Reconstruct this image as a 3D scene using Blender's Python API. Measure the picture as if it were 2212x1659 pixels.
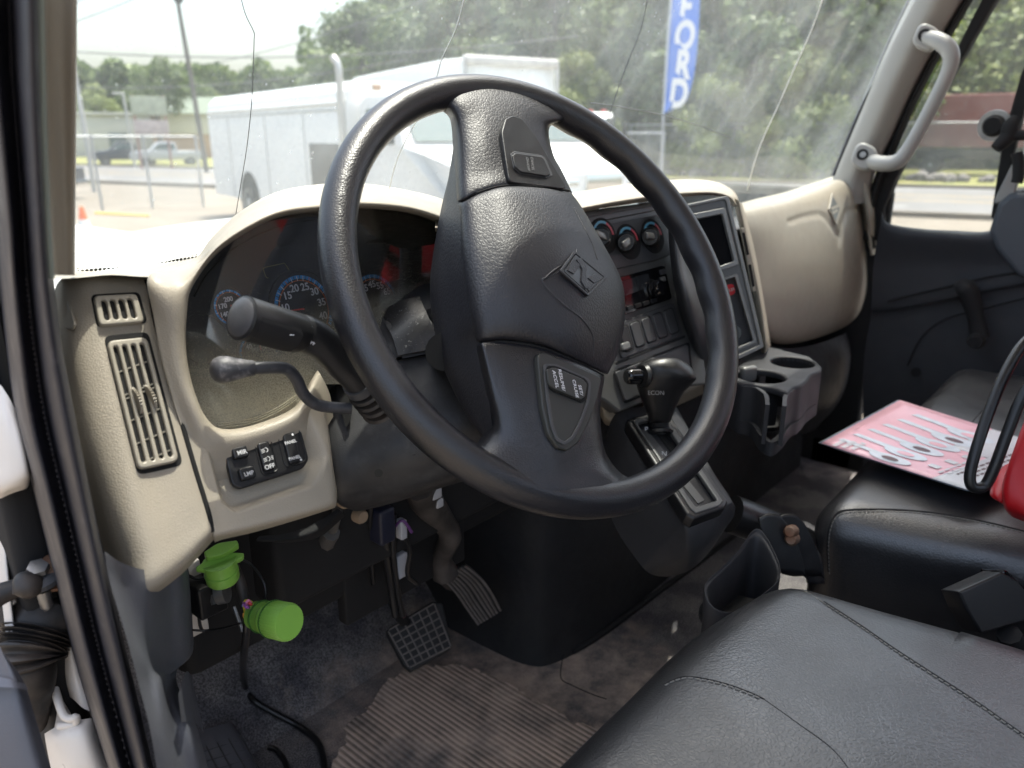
import bpy, bmesh, math, random
from mathutils import Vector, Matrix, noise
from mathutils.bvhtree import BVHTree
rad = math.radians
random.seed(7)
sc = bpy.context.scene
for o in list(bpy.data.objects): bpy.data.objects.remove(o)
COL = sc.collection

# ------------------------------------------------------------------ camera
YAW, PITCH, FOC = rad(49.4), rad(17.8), 27.1
CAM = Vector((0, 0, 2.0))
F0 = Vector((math.sin(YAW), math.cos(YAW), 0)); RT = Vector((math.cos(YAW), -math.sin(YAW), 0)); UZ = Vector((0, 0, 1))
FW = F0*math.cos(PITCH) - UZ*math.sin(PITCH); UP = F0*math.sin(PITCH) + UZ*math.cos(PITCH)
cam = bpy.data.objects.new('camera', bpy.data.cameras.new('camera')); COL.objects.link(cam)
cam.matrix_world = Matrix((( RT.x, UP.x, -FW.x, CAM.x), (RT.y, UP.y, -FW.y, CAM.y), (RT.z, UP.z, -FW.z, CAM.z), (0,0,0,1)))
cam.data.sensor_width = 36; cam.data.lens = FOC; cam.data.clip_start = .02; cam.data.clip_end = 3000
cam.data.dof.use_dof = True; cam.data.dof.focus_distance = .80; cam.data.dof.aperture_fstop = 5.6
sc.camera = cam
# ------------------------------------------------------------------ light
SUN_AZ, SUN_EL = 80.0, 75.0           # azimuth measured from truck forward (+Y) to the right
wd = bpy.data.worlds.new("World"); sc.world = wd; wd.use_nodes = True
nt = wd.node_tree; nt.nodes.clear()
sky = nt.nodes.new('ShaderNodeTexSky'); sky.sky_type = 'NISHITA'; sky.sun_disc = False
sky.sun_elevation = rad(SUN_EL); sky.sun_rotation = rad(SUN_AZ); sky.dust_density = 6; sky.air_density = 1.2; sky.ozone_density = 1.0
hs = nt.nodes.new('ShaderNodeHueSaturation'); hs.inputs['Saturation'].default_value = .8
bgn = nt.nodes.new('ShaderNodeBackground'); bgn.inputs[1].default_value = .15
ow = nt.nodes.new('ShaderNodeOutputWorld')
nt.links.new(sky.outputs[0], hs.inputs['Color']); nt.links.new(hs.outputs[0], bgn.inputs[0]); nt.links.new(bgn.outputs[0], ow.inputs[0])
sd = bpy.data.lights.new('sun', 'SUN'); sd.energy = 2.2; sd.angle = rad(.6); sd.color = (1, .94, .84)
sun = bpy.data.objects.new('sun', sd); COL.objects.link(sun)
sdir = Vector((math.sin(rad(SUN_AZ))*math.cos(rad(SUN_EL)), math.cos(rad(SUN_AZ))*math.cos(rad(SUN_EL)), math.sin(rad(SUN_EL))))
sun.rotation_euler = sdir.to_track_quat('Z', 'Y').to_euler(); sun.location = sdir*30
sc.view_settings.view_transform = 'Standard'; sc.view_settings.look = 'None'; sc.view_settings.gamma = 1
sc.view_settings.use_curve_mapping = False; sc.view_settings.exposure = 1.7
sc.cycles.max_bounces = 10; sc.cycles.transparent_max_bounces = 24

# ------------------------------------------------------------------ view helpers: where a sight line meets a real plane of the truck
S, CX, CY = 1665.0, 1106.0, 829.5
def ray(px, py): return FW + RT*((px-CX)/S) - UP*((py-CY)/S)
def D(px, py, d): return CAM + ray(px, py)*d
def PL(px, py, pl, off=0.0):
    p, n = pl; r = ray(px, py); return CAM + r*((p + n*off - CAM).dot(n)/r.dot(n))
def onX(px, py, x): r = ray(px, py); return CAM + r*(x/r.x)
def onY(px, py, y): r = ray(px, py); return CAM + r*(y/r.y)
def onZ(px, py, z): r = ray(px, py); return CAM + r*((z-CAM.z)/r.z)
def proj(P):
    d = P - CAM; z = d.dot(FW); return CX + S*d.dot(RT)/z, CY - S*d.dot(UP)/z
def V(*a): return Vector(a)
def hit(bvh, px, py, off=0.0):
    r = ray(px, py).normalized(); loc, n, i, d = bvh.ray_cast(CAM, r)
    if loc is None: return None
    if n.dot(r) > 0: n = -n
    return loc + n*off
def tplane(bvh, pts, off=0.0):
    a, b, c = [hit(bvh, *p) for p in pts]
    n = (b-a).cross(c-a).normalized()
    if n.dot(ray(*pts[0])) > 0: n = -n
    return (a + n*off, n)

# ------------------------------------------------------------------ materials
MATS = {}
def mat(name, col, rough=.5, metal=0, spec=.5, var=0, vscale=8, bump=0, bscale=400, btype='noise', coat=0, col2=None, dirt=None, dscale=6, damt=.5, stretch=None, dthr=(.45,.65), bdist=.0006, detail=5):
    m = bpy.data.materials.new(name); m.use_nodes = True; n = m.node_tree.nodes; l = m.node_tree.links
    b = n['Principled BSDF']; b.inputs['Base Color'].default_value = (*col, 1); b.inputs['Roughness'].default_value = rough
    b.inputs['Metallic'].default_value = metal; b.inputs['Specular IOR Level'].default_value = spec; b.inputs['Coat Weight'].default_value = coat; b.inputs['Coat Roughness'].default_value = .32
    tc = n.new('ShaderNodeTexCoord'); src = tc.outputs['Object']
    if stretch:
        mp = n.new('ShaderNodeMapping'); mp.inputs['Scale'].default_value = stretch; l.new(src, mp.inputs[0]); src = mp.outputs[0]
    cs = None
    if var:
        t = n.new('ShaderNodeTexNoise'); t.inputs['Scale'].default_value = vscale; t.inputs['Detail'].default_value = 6; l.new(src, t.inputs['Vector'])
        r = n.new('ShaderNodeMapRange'); r.inputs[1].default_value = .3; r.inputs[2].default_value = .7; l.new(t.outputs[0], r.inputs[0])
        mx = n.new('ShaderNodeMix'); mx.data_type = 'RGBA'; c2 = col2 or tuple(max(0, c*(1-var)) for c in col)
        mx.inputs[6].default_value = (*col, 1); mx.inputs[7].default_value = (*c2, 1); l.new(r.outputs[0], mx.inputs[0]); cs = mx.outputs[2]
        rr = n.new('ShaderNodeMapRange'); rr.inputs[1].default_value = .3; rr.inputs[2].default_value = .7; rr.inputs[3].default_value = max(.05, rough-.08); rr.inputs[4].default_value = min(1, rough+.1)
        t2 = n.new('ShaderNodeTexNoise'); t2.inputs['Scale'].default_value = vscale*2.3; t2.inputs['Detail'].default_value = 7; l.new(src, t2.inputs['Vector']); l.new(t2.outputs[0], rr.inputs[0]); l.new(rr.outputs[0], b.inputs['Roughness'])
    if dirt:
        t = n.new('ShaderNodeTexNoise'); t.inputs['Scale'].default_value = dscale; t.inputs['Detail'].default_value = 9; t.inputs['Roughness'].default_value = .62; l.new(src, t.inputs['Vector'])
        r = n.new('ShaderNodeMapRange'); r.inputs[1].default_value = dthr[0]; r.inputs[2].default_value = dthr[1]; r.inputs[4].default_value = damt; l.new(t.outputs[0], r.inputs[0])
        mx = n.new('ShaderNodeMix'); mx.data_type = 'RGBA'; l.new(r.outputs[0], mx.inputs[0]); mx.inputs[7].default_value = (*dirt, 1)
        if cs: l.new(cs, mx.inputs[6])
        else: mx.inputs[6].default_value = (*col, 1)
        cs = mx.outputs[2]
    if cs: l.new(cs, b.inputs['Base Color'])
    if bump:
        bp = n.new('ShaderNodeBump'); bp.inputs['Strength'].default_value = bump; bp.inputs['Distance'].default_value = bdist
        if btype == 'leather':
            w = n.new('ShaderNodeTexNoise'); w.inputs['Scale'].default_value = bscale*.25; w.inputs['Detail'].default_value = 3; l.new(src, w.inputs['Vector'])
            ad = n.new('ShaderNodeMix'); ad.data_type = 'VECTOR'; ad.inputs[0].default_value = .0035; l.new(src, ad.inputs[4]); l.new(w.outputs[1], ad.inputs[5])
            t = n.new('ShaderNodeTexVoronoi'); t.feature = 'DISTANCE_TO_EDGE'; t.inputs['Scale'].default_value = bscale; l.new(ad.outputs[1], t.inputs['Vector'])
            r = n.new('ShaderNodeMapRange'); r.inputs[1].default_value = 0; r.inputs[2].default_value = .22; l.new(t.outputs[0], r.inputs[0])
            t2 = n.new('ShaderNodeTexNoise'); t2.inputs['Scale'].default_value = bscale*.22; t2.inputs['Detail'].default_value = 3; l.new(src, t2.inputs['Vector'])
            a = n.new('ShaderNodeMath'); a.operation = 'MULTIPLY_ADD'; a.inputs[1].default_value = .55; l.new(t2.outputs[0], a.inputs[0]); l.new(r.outputs[0], a.inputs[2])
            l.new(a.outputs[0], bp.inputs['Height'])
        else:
            t = n.new('ShaderNodeTexNoise'); t.inputs['Scale'].default_value = bscale; t.inputs['Detail'].default_value = detail; l.new(src, t.inputs['Vector']); l.new(t.outputs[0], bp.inputs['Height'])
        l.new(bp.outputs[0], b.inputs['Normal'])
    MATS[name] = m; return m
cream  = mat('cream_plastic', (.345,.305,.243), .48, var=.07, vscale=14, bump=.22, bscale=420, btype='leather', spec=.45)
creamS = mat('cream_smooth_plastic', (.325,.295,.24), .42, var=.05, vscale=20, bump=.15, bscale=600)
pillarm= mat('grey_pillar_trim', (.29,.28,.255), .42, var=.06, vscale=9, bump=.2, bscale=500)
handlem= mat('grey_handle', (.30,.30,.29), .36, bump=.1, bscale=600)
leather= mat('black_leather', (.010,.010,.013), .34, bump=.20, bscale=400, btype='leather', spec=.65)
hubm   = mat('black_hub_leather', (.013,.013,.017), .47, bump=.26, bscale=330, btype='leather', spec=.6, stretch=(1,1,.6))
seatm  = mat('black_seat_vinyl', (.022,.022,.024), .37, var=.2, vscale=5, bump=.24, bscale=240, btype='leather', spec=1.0, coat=.2, bdist=.0007)
seatsd = mat('black_seat_side_vinyl', (.04,.039,.041), .48, var=.2, vscale=12, bump=.15, bscale=260, btype='leather')
thread = mat('grey_thread', (.20,.19,.17), .8)
blackp = mat('black_plastic', (.012,.012,.013), .38, bump=.2, bscale=900, var=.2, vscale=20)
shroud = mat('column_shroud_plastic', (.022,.022,.024), .5, var=.2, vscale=20, bump=.4, bscale=900, dirt=(.10,.10,.10), dscale=60, damt=.25, dthr=(.5,.75))
matblk = mat('matt_black', (.006,.006,.007), .8)
void   = mat('dark_cavity', (.004,.004,.004), .9)
greyp  = mat('dark_grey_plastic', (.055,.056,.06), .45, var=.12, vscale=14, bump=.3, bscale=700)
bezelm = mat('grey_bezel_plastic', (.085,.085,.083), .35, bump=.15, bscale=800)
silverp= mat('silver_grey_plastic', (.17,.17,.165), .33, metal=.2, bump=.1, bscale=800)
consm  = mat('console_grey_plastic', (.036,.036,.039), .55, spec=.3, var=.15, vscale=10, bump=.35, bscale=600)
kickm  = mat('kick_panel_plastic', (.10,.105,.125), .55, var=.25, vscale=7, bump=.4, bscale=500, dirt=(.13,.12,.12), dscale=9, damt=.4, dthr=(.52,.75))
doorm  = mat('door_panel_plastic', (.030,.033,.040), .6, var=.15, vscale=8, bump=.3, bscale=500)
sealm  = mat('black_rubber_seal', (.016,.016,.024), .5, var=.3, vscale=12, bump=.3, bscale=300, dirt=(.11,.10,.11), dscale=70, damt=.35, dthr=(.58,.75))
white  = mat('white_truck_paint', (.72,.72,.70), .3, var=.05, vscale=6, dirt=(.35,.28,.2), dscale=12, damt=.35, dthr=(.6,.8))
whitej = mat('white_jamb_paint', (.66,.62,.57), .35, var=.08, vscale=9, dirt=(.30,.19,.12), dscale=16, damt=.5, dthr=(.58,.8), bump=.15, bscale=60, bdist=.002)
rustm  = mat('rusty_steel', (.20,.15,.11), .65, metal=.5, var=.6, vscale=60, col2=(.16,.06,.025), bump=.5, bscale=200)
steel  = mat('worn_steel', (.35,.35,.35), .4, metal=.9, var=.3, vscale=40)
chrome = mat('chrome', (.7,.7,.7), .12, metal=1)
bellow = mat('black_bellows_rubber', (.018,.016,.015), .55, var=.3, vscale=30, dirt=(.12,.09,.07), dscale=18, damt=.4)
green  = mat('bright_green_plastic', (.23,.47,.075), .38, bump=.1, bscale=500, var=.08, vscale=40)
redm   = mat('red_plastic', (.50,.006,.012), .45, bump=.2, bscale=700, var=.1, vscale=20)
cablem = mat('black_cable', (.010,.010,.011), .35)
creamtx= mat('white_print', (.55,.55,.55), .6)
gaugetx= mat('pale_gauge_print', (.8,.8,.82), .6)
bluep  = mat('blue_gauge_print', (.05,.36,.80), .5)
orangp = mat('orange_gauge_print', (.75,.2,.04), .5)
redp   = mat('red_needle', (.85,.03,.02), .45)
oliv   = mat('olive_print', (.30,.27,.09), .6)
gface  = mat('gauge_face', (.018,.02,.023), .6)
buttm  = mat('button_plastic', (.030,.031,.028), .42, bump=.15, bscale=900)
glossb = mat('gloss_black', (.004,.004,.005), .08, spec=.6)
screenm= mat('dark_screen', (.002,.002,.003), .6, spec=.1)
worn   = mat('worn_knob_plastic', (.06,.06,.066), .5, var=.5, vscale=70, col2=(.025,.025,.028), dirt=(.2,.19,.2), dscale=120, damt=.6, dthr=(.5,.62))
leverm = mat('grey_lever_rubber', (.040,.041,.047), .5, var=.3, vscale=50, dirt=(.14,.14,.15), dscale=60, damt=.5, dthr=(.5,.75))
pedalm = mat('pedal_rubber', (.022,.022,.022), .6, var=.3, vscale=40)
pedalr = mat('pedal_rib_rubber', (.17,.15,.14), .7, var=.3, vscale=60)
capm   = mat('stalk_cap_plastic', (.06,.06,.065), .42, bump=.3, bscale=800)
greytxt= mat('grey_print', (.2,.2,.2), .6)

def mk(name):
    m = bpy.data.materials.new(name); m.use_nodes = True; m.node_tree.nodes.clear(); MATS[name] = m
    o = m.node_tree.nodes.new('ShaderNodeOutputMaterial'); return m, m.node_tree.nodes, m.node_tree.links, o
# dusty glass: clear + reflection + a thin scattering dust film with spatter
def dusty(name, dust=.08, tint=(.95,.98,.97), gl=.06, spots=0.0, sscale=90, dcol=(.75,.78,.74), patch=.5, pscale=3, edge=None, grough=.02, settle=0, arcs=None):
    m, n, l, o = mk(name)
    tr = n.new('ShaderNodeBsdfTransparent'); tr.inputs[0].default_value = (*tint, 1)
    g = n.new('ShaderNodeBsdfGlossy'); g.inputs['Roughness'].default_value = grough
    fr = n.new('ShaderNodeFresnel'); fr.inputs[0].default_value = 1.45
    mu = n.new('ShaderNodeMath'); mu.operation = 'MULTIPLY'; mu.inputs[1].default_value = gl; l.new(fr.outputs[0], mu.inputs[0])
    m1 = n.new('ShaderNodeMixShader'); l.new(mu.outputs[0], m1.inputs[0]); l.new(tr.outputs[0], m1.inputs[1]); l.new(g.outputs[0], m1.inputs[2])
    df = n.new('ShaderNodeBsdfDiffuse'); df.inputs[0].default_value = (*dcol, 1)
    tl = n.new('ShaderNodeBsdfTranslucent'); tl.inputs[0].default_value = (*dcol, 1)
    ds = n.new('ShaderNodeMixShader'); ds.inputs[0].default_value = .5; l.new(df.outputs[0], ds.inputs[1]); l.new(tl.outputs[0], ds.inputs[2])
    tc = n.new('ShaderNodeTexCoord')
    t = n.new('ShaderNodeTexNoise'); t.inputs['Scale'].default_value = pscale; t.inputs['Detail'].default_value = 8; t.inputs['Roughness'].default_value = .65; l.new(tc.outputs['Object'], t.inputs['Vector'])
    r = n.new('ShaderNodeMapRange'); r.inputs[1].default_value = .3; r.inputs[2].default_value = .75; r.inputs[3].default_value = dust*(1-patch); r.inputs[4].default_value = dust*(1+patch); l.new(t.outputs[0], r.inputs[0])
    fac = r.outputs[0]
    if spots:
        v = n.new('ShaderNodeTexVoronoi'); v.inputs['Scale'].default_value = sscale; l.new(tc.outputs['Object'], v.inputs['Vector'])
        r2 = n.new('ShaderNodeMapRange'); r2.inputs[1].default_value = .22; r2.inputs[2].default_value = .10; r2.inputs[3].default_value = 0; r2.inputs[4].default_value = spots; l.new(v.outputs['Distance'], r2.inputs[0])
        sp = n.new('ShaderNodeSeparateColor'); l.new(v.outputs['Color'], sp.inputs[0])
        gt = n.new('ShaderNodeMath'); gt.operation = 'GREATER_THAN'; gt.inputs[1].default_value = .72; l.new(sp.outputs[0], gt.inputs[0])
        mm = n.new('ShaderNodeMath'); mm.operation = 'MULTIPLY'; l.new(r2.outputs[0], mm.inputs[0]); l.new(gt.outputs[0], mm.inputs[1])
        ad = n.new('ShaderNodeMath'); ad.operation = 'ADD'; ad.use_clamp = True; l.new(fac, ad.inputs[0]); l.new(mm.outputs[0], ad.inputs[1]); fac = ad.outputs[0]
    if arcs:        # faint concentric smears left by the wipers
        for cx_, cz_ in arcs:
            vd = n.new('ShaderNodeVectorMath'); vd.operation = 'DISTANCE'; vd.inputs[1].default_value = (cx_, .56, cz_); l.new(tc.outputs['Object'], vd.inputs[0])
            ta = n.new('ShaderNodeTexNoise'); ta.noise_dimensions = '1D'; ta.inputs['Scale'].default_value = 26; ta.inputs['Detail'].default_value = 6; ta.inputs['Roughness'].default_value = .7; l.new(vd.outputs['Value'], ta.inputs['W'])
            ra = n.new('ShaderNodeMapRange'); ra.inputs[1].default_value = .5; ra.inputs[2].default_value = .75; ra.inputs[4].default_value = .07; l.new(ta.outputs[0], ra.inputs[0])
            ma = n.new('ShaderNodeMath'); ma.operation = 'MULTIPLY'; l.new(ra.outputs[0], ma.inputs[0]); l.new(t.outputs[0], ma.inputs[1])
            aa = n.new('ShaderNodeMath'); aa.operation = 'ADD'; l.new(fac, aa.inputs[0]); l.new(ma.outputs[0], aa.inputs[1]); fac = aa.outputs[0]
    if settle:      # dust lies thickest along the bottom of the lens
        s3 = n.new('ShaderNodeSeparateXYZ'); l.new(tc.outputs['Object'], s3.inputs[0])
        r6 = n.new('ShaderNodeMapRange'); r6.inputs[1].default_value = .245; r6.inputs[2].default_value = .175; r6.inputs[3].default_value = 0; r6.inputs[4].default_value = 1.5; l.new(s3.outputs[2], r6.inputs[0])
        t9 = n.new('ShaderNodeTexNoise'); t9.inputs['Scale'].default_value = 900; t9.inputs['Detail'].default_value = 4; l.new(tc.outputs['Object'], t9.inputs['Vector'])
        m9 = n.new('ShaderNodeMath'); m9.operation = 'MULTIPLY'; l.new(r6.outputs[0], m9.inputs[0]); l.new(t9.outputs[0], m9.inputs[1])
        a9 = n.new('ShaderNodeMath'); a9.operation = 'ADD'; a9.use_clamp = True; l.new(fac, a9.inputs[0]); l.new(m9.outputs[0], a9.inputs[1]); fac = a9.outputs[0]
    m2 = n.new('ShaderNodeMixShader'); l.new(fac, m2.inputs[0]); l.new(m1.outputs[0], m2.inputs[1]); l.new(ds.outputs[0], m2.inputs[2]); l.new(m2.outputs[0], o.inputs[0])
    return m
wsglass = dusty('windscreen_glass', .17, tint=(.93,.98,.97), dcol=(.68,.76,.75), spots=.14, sscale=110, gl=.8, arcs=((.75,.72),(-.45,.72)), patch=.75, pscale=4)
sideglass = dusty('door_window_glass', .07, spots=.35, sscale=160, gl=.8)
lensm = dusty('gauge_lens', .02, tint=(.97,.97,.98), spots=.5, sscale=520, gl=2.0, settle=1, dcol=(.55,.52,.42), pscale=14, patch=.9, grough=.03)
crackm = mat('crack_edge', (.10,.11,.10), .3)
crackw = mat('crack_edge_pale', (.75,.77,.72), .4)
cglass = mat('vehicle_glass', (.05,.09,.09), .08, spec=.8)

# floor: heavy dirt over ribbed rubber
def floor_mat(name, ribs):
    m = bpy.data.materials.new(name); m.use_nodes = True; n = m.node_tree.nodes; l = m.node_tree.links; b = n['Principled BSDF']; b.inputs['Roughness'].default_value = .8
    tc = n.new('ShaderNodeTexCoord')
    t = n.new('ShaderNodeTexNoise'); t.inputs['Scale'].default_value = 7; t.inputs['Detail'].default_value = 9; t.inputs['Roughness'].default_value = .6; l.new(tc.outputs['Object'], t.inputs['Vector'])
    sp = n.new('ShaderNodeSeparateXYZ'); l.new(tc.outputs['Object'], sp.inputs[0])
    # worn dusty area stretches rearwards from the pedals
    r = n.new('ShaderNodeMapRange'); r.inputs[1].default_value = .44; r.inputs[2].default_value = .56; l.new(t.outputs[0], r.inputs[0])
    mx = n.new('ShaderNodeMix'); mx.data_type = 'RGBA'; l.new(r.outputs[0], mx.inputs[0])
    if ribs:
        mx.inputs[6].default_value = (.62,.48,.385,1); mx.inputs[7].default_value = (.19,.165,.15,1)
        r.inputs[1].default_value = .47; r.inputs[2].default_value = .64
        w = n.new('ShaderNodeTexWave'); w.wave_type = 'BANDS'; w.bands_direction = 'X'; w.inputs['Scale'].default_value = 33; w.inputs['Distortion'].default_value = .25; l.new(tc.outputs['Object'], w.inputs['Vector'])
        pr = n.new('ShaderNodeMapRange'); pr.inputs[1].default_value = .55; pr.inputs[2].default_value = .35; l.new(t.outputs[0], pr.inputs[0])
        wr = n.new('ShaderNodeMapRange'); wr.inputs[1].default_value = .25; wr.inputs[2].default_value = .6; wr.inputs[3].default_value = .45; l.new(w.outputs[0], wr.inputs[0])
        m3 = n.new('ShaderNodeMix'); m3.data_type = 'RGBA'; m3.blend_type = 'MULTIPLY'
        t3 = n.new('ShaderNodeTexNoise'); t3.inputs['Scale'].default_value = 11; t3.inputs['Detail'].default_value = 5; l.new(tc.outputs['Object'], t3.inputs['Vector'])
        r3 = n.new('ShaderNodeMapRange'); r3.inputs[1].default_value = .38; r3.inputs[2].default_value = .52; r3.inputs[3].default_value = .15; l.new(t3.outputs[0], r3.inputs[0])
        l.new(r3.outputs[0], m3.inputs[0]); l.new(mx.outputs[2], m3.inputs[6]); l.new(wr.outputs[0], m3.inputs[7]); l.new(m3.outputs[2], b.inputs['Base Color'])
        bp = n.new('ShaderNodeBump'); bp.inputs['Distance'].default_value = .0015; bp.inputs['Strength'].default_value = .7; l.new(w.outputs[0], bp.inputs['Height']); l.new(bp.outputs[0], b.inputs['Normal'])
    else:
        mx.inputs[6].default_value = (.065,.062,.07,1); mx.inputs[7].default_value = (.15,.14,.14,1)
        t2 = n.new('ShaderNodeTexNoise'); t2.inputs['Scale'].default_value = 420; t2.inputs['Detail'].default_value = 3; l.new(tc.outputs['Object'], t2.inputs['Vector'])
        r4 = n.new('ShaderNodeMapRange'); r4.inputs[1].default_value = .4; r4.inputs[2].default_value = .62; r4.inputs[3].default_value = .5; r4.inputs[4].default_value = 1.7; l.new(t2.outputs[0], r4.inputs[0])
        m3 = n.new('ShaderNodeMix'); m3.data_type = 'RGBA'; m3.blend_type = 'MULTIPLY'; m3.inputs[0].default_value = 1; l.new(mx.outputs[2], m3.inputs[6]); l.new(r4.outputs[0], m3.inputs[7])
        # tan dust trodden in around the pedals
        di = n.new('ShaderNodeVectorMath'); di.operation = 'DISTANCE'; di.inputs[1].default_value = (-.42,.42,0); l.new(tc.outputs['Object'], di.inputs[0])
        t5 = n.new('ShaderNodeTexNoise'); t5.inputs['Scale'].default_value = 9; t5.inputs['Detail'].default_value = 10; t5.inputs['Roughness'].default_value = .7; l.new(tc.outputs['Object'], t5.inputs['Vector'])
        a5 = n.new('ShaderNodeMath'); a5.operation = 'MULTIPLY_ADD'; a5.inputs[1].default_value = -.5; l.new(t5.outputs[0], a5.inputs[0]); l.new(di.outputs['Value'], a5.inputs[2])
        r5 = n.new('ShaderNodeMapRange'); r5.inputs[1].default_value = .12; r5.inputs[2].default_value = -.04; r5.inputs[3].default_value = 0; r5.inputs[4].default_value = .75; l.new(a5.outputs[0], r5.inputs[0])
        m5 = n.new('ShaderNodeMix'); m5.data_type = 'RGBA'; l.new(r5.outputs[0], m5.inputs[0]); l.new(m3.outputs[2], m5.inputs[6]); t7 = n.new('ShaderNodeTexNoise'); t7.inputs['Scale'].default_value = 16; t7.inputs['Detail'].default_value = 10; t7.inputs['Roughness'].default_value = .72; l.new(tc.outputs['Object'], t7.inputs['Vector'])
        r7 = n.new('ShaderNodeMapRange'); r7.inputs[1].default_value = .40; r7.inputs[2].default_value = .62; l.new(t7.outputs[0], r7.inputs[0])
        m7 = n.new('ShaderNodeMix'); m7.data_type = 'RGBA'; m7.inputs[6].default_value = (.60,.46,.36,1); m7.inputs[7].default_value = (.16,.14,.13,1); l.new(r7.outputs[0], m7.inputs[0]); l.new(m7.outputs[2], m5.inputs[7]); l.new(m5.outputs[2], b.inputs['Base Color'])
        bp = n.new('ShaderNodeBump'); bp.inputs['Distance'].default_value = .002; bp.inputs['Strength'].default_value = .6; l.new(t2.outputs[0], bp.inputs['Height']); l.new(bp.outputs[0], b.inputs['Normal'])
    MATS[name] = m; return m
matm = floor_mat('ribbed_mat', True); carpetm = floor_mat('worn_carpet', False)

# ------------------------------------------------------------------ object helpers
def tag(o, label=None, cat=None, group=None, kind=None):
    if label: o['label'] = label
    if cat: o['category'] = cat
    if group: o['group'] = group
    if kind: o['kind'] = kind
    return o
def thing(name, label, cat, loc=(0,0,0), group=None):
    o = bpy.data.objects.new(name, None); COL.objects.link(o); o.location = loc; o.empty_display_size = .05
    return tag(o, label, cat, group)
def base(o):
    while o.parent: o = o.parent
    return Vector(o.location)
def link(name, me, m, parent=None, smooth=True, label=None):
    o = bpy.data.objects.new(name, me); COL.objects.link(o)
    if m and not me.materials: me.materials.append(m)
    if parent:
        me.transform(Matrix.Translation(-base(parent))); o.parent = parent
    if smooth:
        for p in me.polygons: p.use_smooth = True
    if label: o['label'] = label
    return o
def mesh(vs, fs):
    me = bpy.data.meshes.new('m'); me.from_pydata([tuple(v) for v in vs], [], fs); me.update(); return me
def bm2me(bm):
    me = bpy.data.meshes.new('m'); bm.normal_update(); bm.to_mesh(me); bm.free(); return me
def sharp(me, ang=35):
    bm = bmesh.new(); bm.from_mesh(me); bm.normal_update()
    for e in bm.edges:
        if len(e.link_faces) == 2 and e.calc_face_angle(0) > rad(ang): e.smooth = False
    bm.to_mesh(me); bm.free(); return me
def cr(p0, p1, p2, p3, t):
    return .5*((2*p1) + (p2-p0)*t + (2*p0-5*p1+4*p2-p3)*t*t + (3*p1-p0-3*p2+p3)*t*t*t)
def spline(pts, n, closed=False):
    pts = [Vector(p) for p in pts]; k = len(pts); out = []
    segs = k if closed else k-1
    for i in range(segs):
        if closed: a, b, c, d = pts[i-1], pts[i], pts[(i+1) % k], pts[(i+2) % k]
        else: a, b, c, d = (pts[i-1] if i else pts[0]*2-pts[1]), pts[i], pts[i+1], (pts[i+2] if i+2 < k else pts[-1]*2-pts[-2])
        for j in range(n): out.append(cr(a, b, c, d, j/n))
    if not closed: out.append(pts[-1].copy())
    return out
def surf(name, rows, m, parent, nu=8, nv=8, thick=0, disp=None, closed=False, label=None, flip=None):
    R = [spline(r, nu, closed) for r in rows]
    cols = [spline([R[i][j] for i in range(len(R))], nv) for j in range(len(R[0]))]
    NC, NR = len(cols), len(cols[0])
    vs = [cols[j][i] for i in range(NR) for j in range(NC)]
    fs = []
    for i in range(NR-1):
        for j in range(NC if closed else NC-1):
            j2 = (j+1) % NC; fs.append((i*NC+j, i*NC+j2, (i+1)*NC+j2, (i+1)*NC+j))
    me = mesh(vs, fs)
    # orient towards the camera side
    s = 0
    for p in list(me.polygons)[::7]: s += p.normal.dot(CAM - p.center)*p.area
    if flip is None: flip = s < 0
    if flip: me.flip_normals()
    me.update()
    if disp:
        nrm = [v.normal.copy() for v in me.vertices]
        for v, nn in zip(me.vertices, nrm):
            q = proj(v.co); v.co += nn*disp(q[0], q[1])
    if thick:
        bm = bmesh.new(); bm.from_mesh(me); geom = bm.faces[:]
        bmesh.ops.solidify(bm, geom=geom, thickness=thick); bm.to_mesh(me); bm.free()
    return link(name, me, m, parent, label=label)
def bvh(o):
    b = base(o) if o.parent else Vector((0,0,0))
    return BVHTree.FromPolygons([v.co + b for v in o.data.vertices], [p.vertices[:] for p in o.data.polygons])
def tube(name, pts, r, m, parent, n=6, seg=12, closed=False, label=None, flat=None):
    """swept round section; r number or list per control point"""
    rs = r if isinstance(r, (list, tuple)) else [r]*len(pts)
    P = spline(pts, n, closed); RR = [v.x for v in spline([Vector((a, 0, 0)) for a in rs], n, closed)]
    vs, fs = [], []; N = len(P); up = None
    for i, p in enumerate(P):
        t = (P[(i+1) % N] - P[i-1]) if closed else (P[min(i+1, N-1)] - P[max(i-1, 0)])
        t.normalize()
        if up is None:
            up = Vector((0,0,1)) if abs(t.z) < .9 else Vector((1,0,0))
        a = (up - t*up.dot(t)).normalized(); b = t.cross(a); up = a
        for k in range(seg):
            q = 2*math.pi*k/seg; vs.append(p + (a*math.cos(q) + b*math.sin(q))*max(RR[i], 1e-5))
    for i in range(N if closed else N-1):
        for k in range(seg):
            i2 = (i+1) % N; fs.append((i*seg+k, i*seg+(k+1) % seg, i2*seg+(k+1) % seg, i2*seg+k))
    if not closed:
        fs.append(tuple(range(seg-1, -1, -1))); fs.append(tuple((N-1)*seg+k for k in range(seg)))
    me = mesh(vs, fs); bm = bmesh.new(); bm.from_mesh(me); bmesh.ops.recalc_face_normals(bm, faces=bm.faces); bm.to_mesh(me); bm.free()
    return link(name, sharp(me, 50), m, parent, label=label)
def ends(a, b, f=.999): return [Vector(a), Vector(a).lerp(Vector(b), 1-f), Vector(a).lerp(Vector(b), f), Vector(b)]
def frame_of(pl, updir=Vector((0,0,1))):
    p, n = pl; n = n.normalized(); x = updir.cross(n).normalized(); y = n.cross(x); return x, y, n
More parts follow.
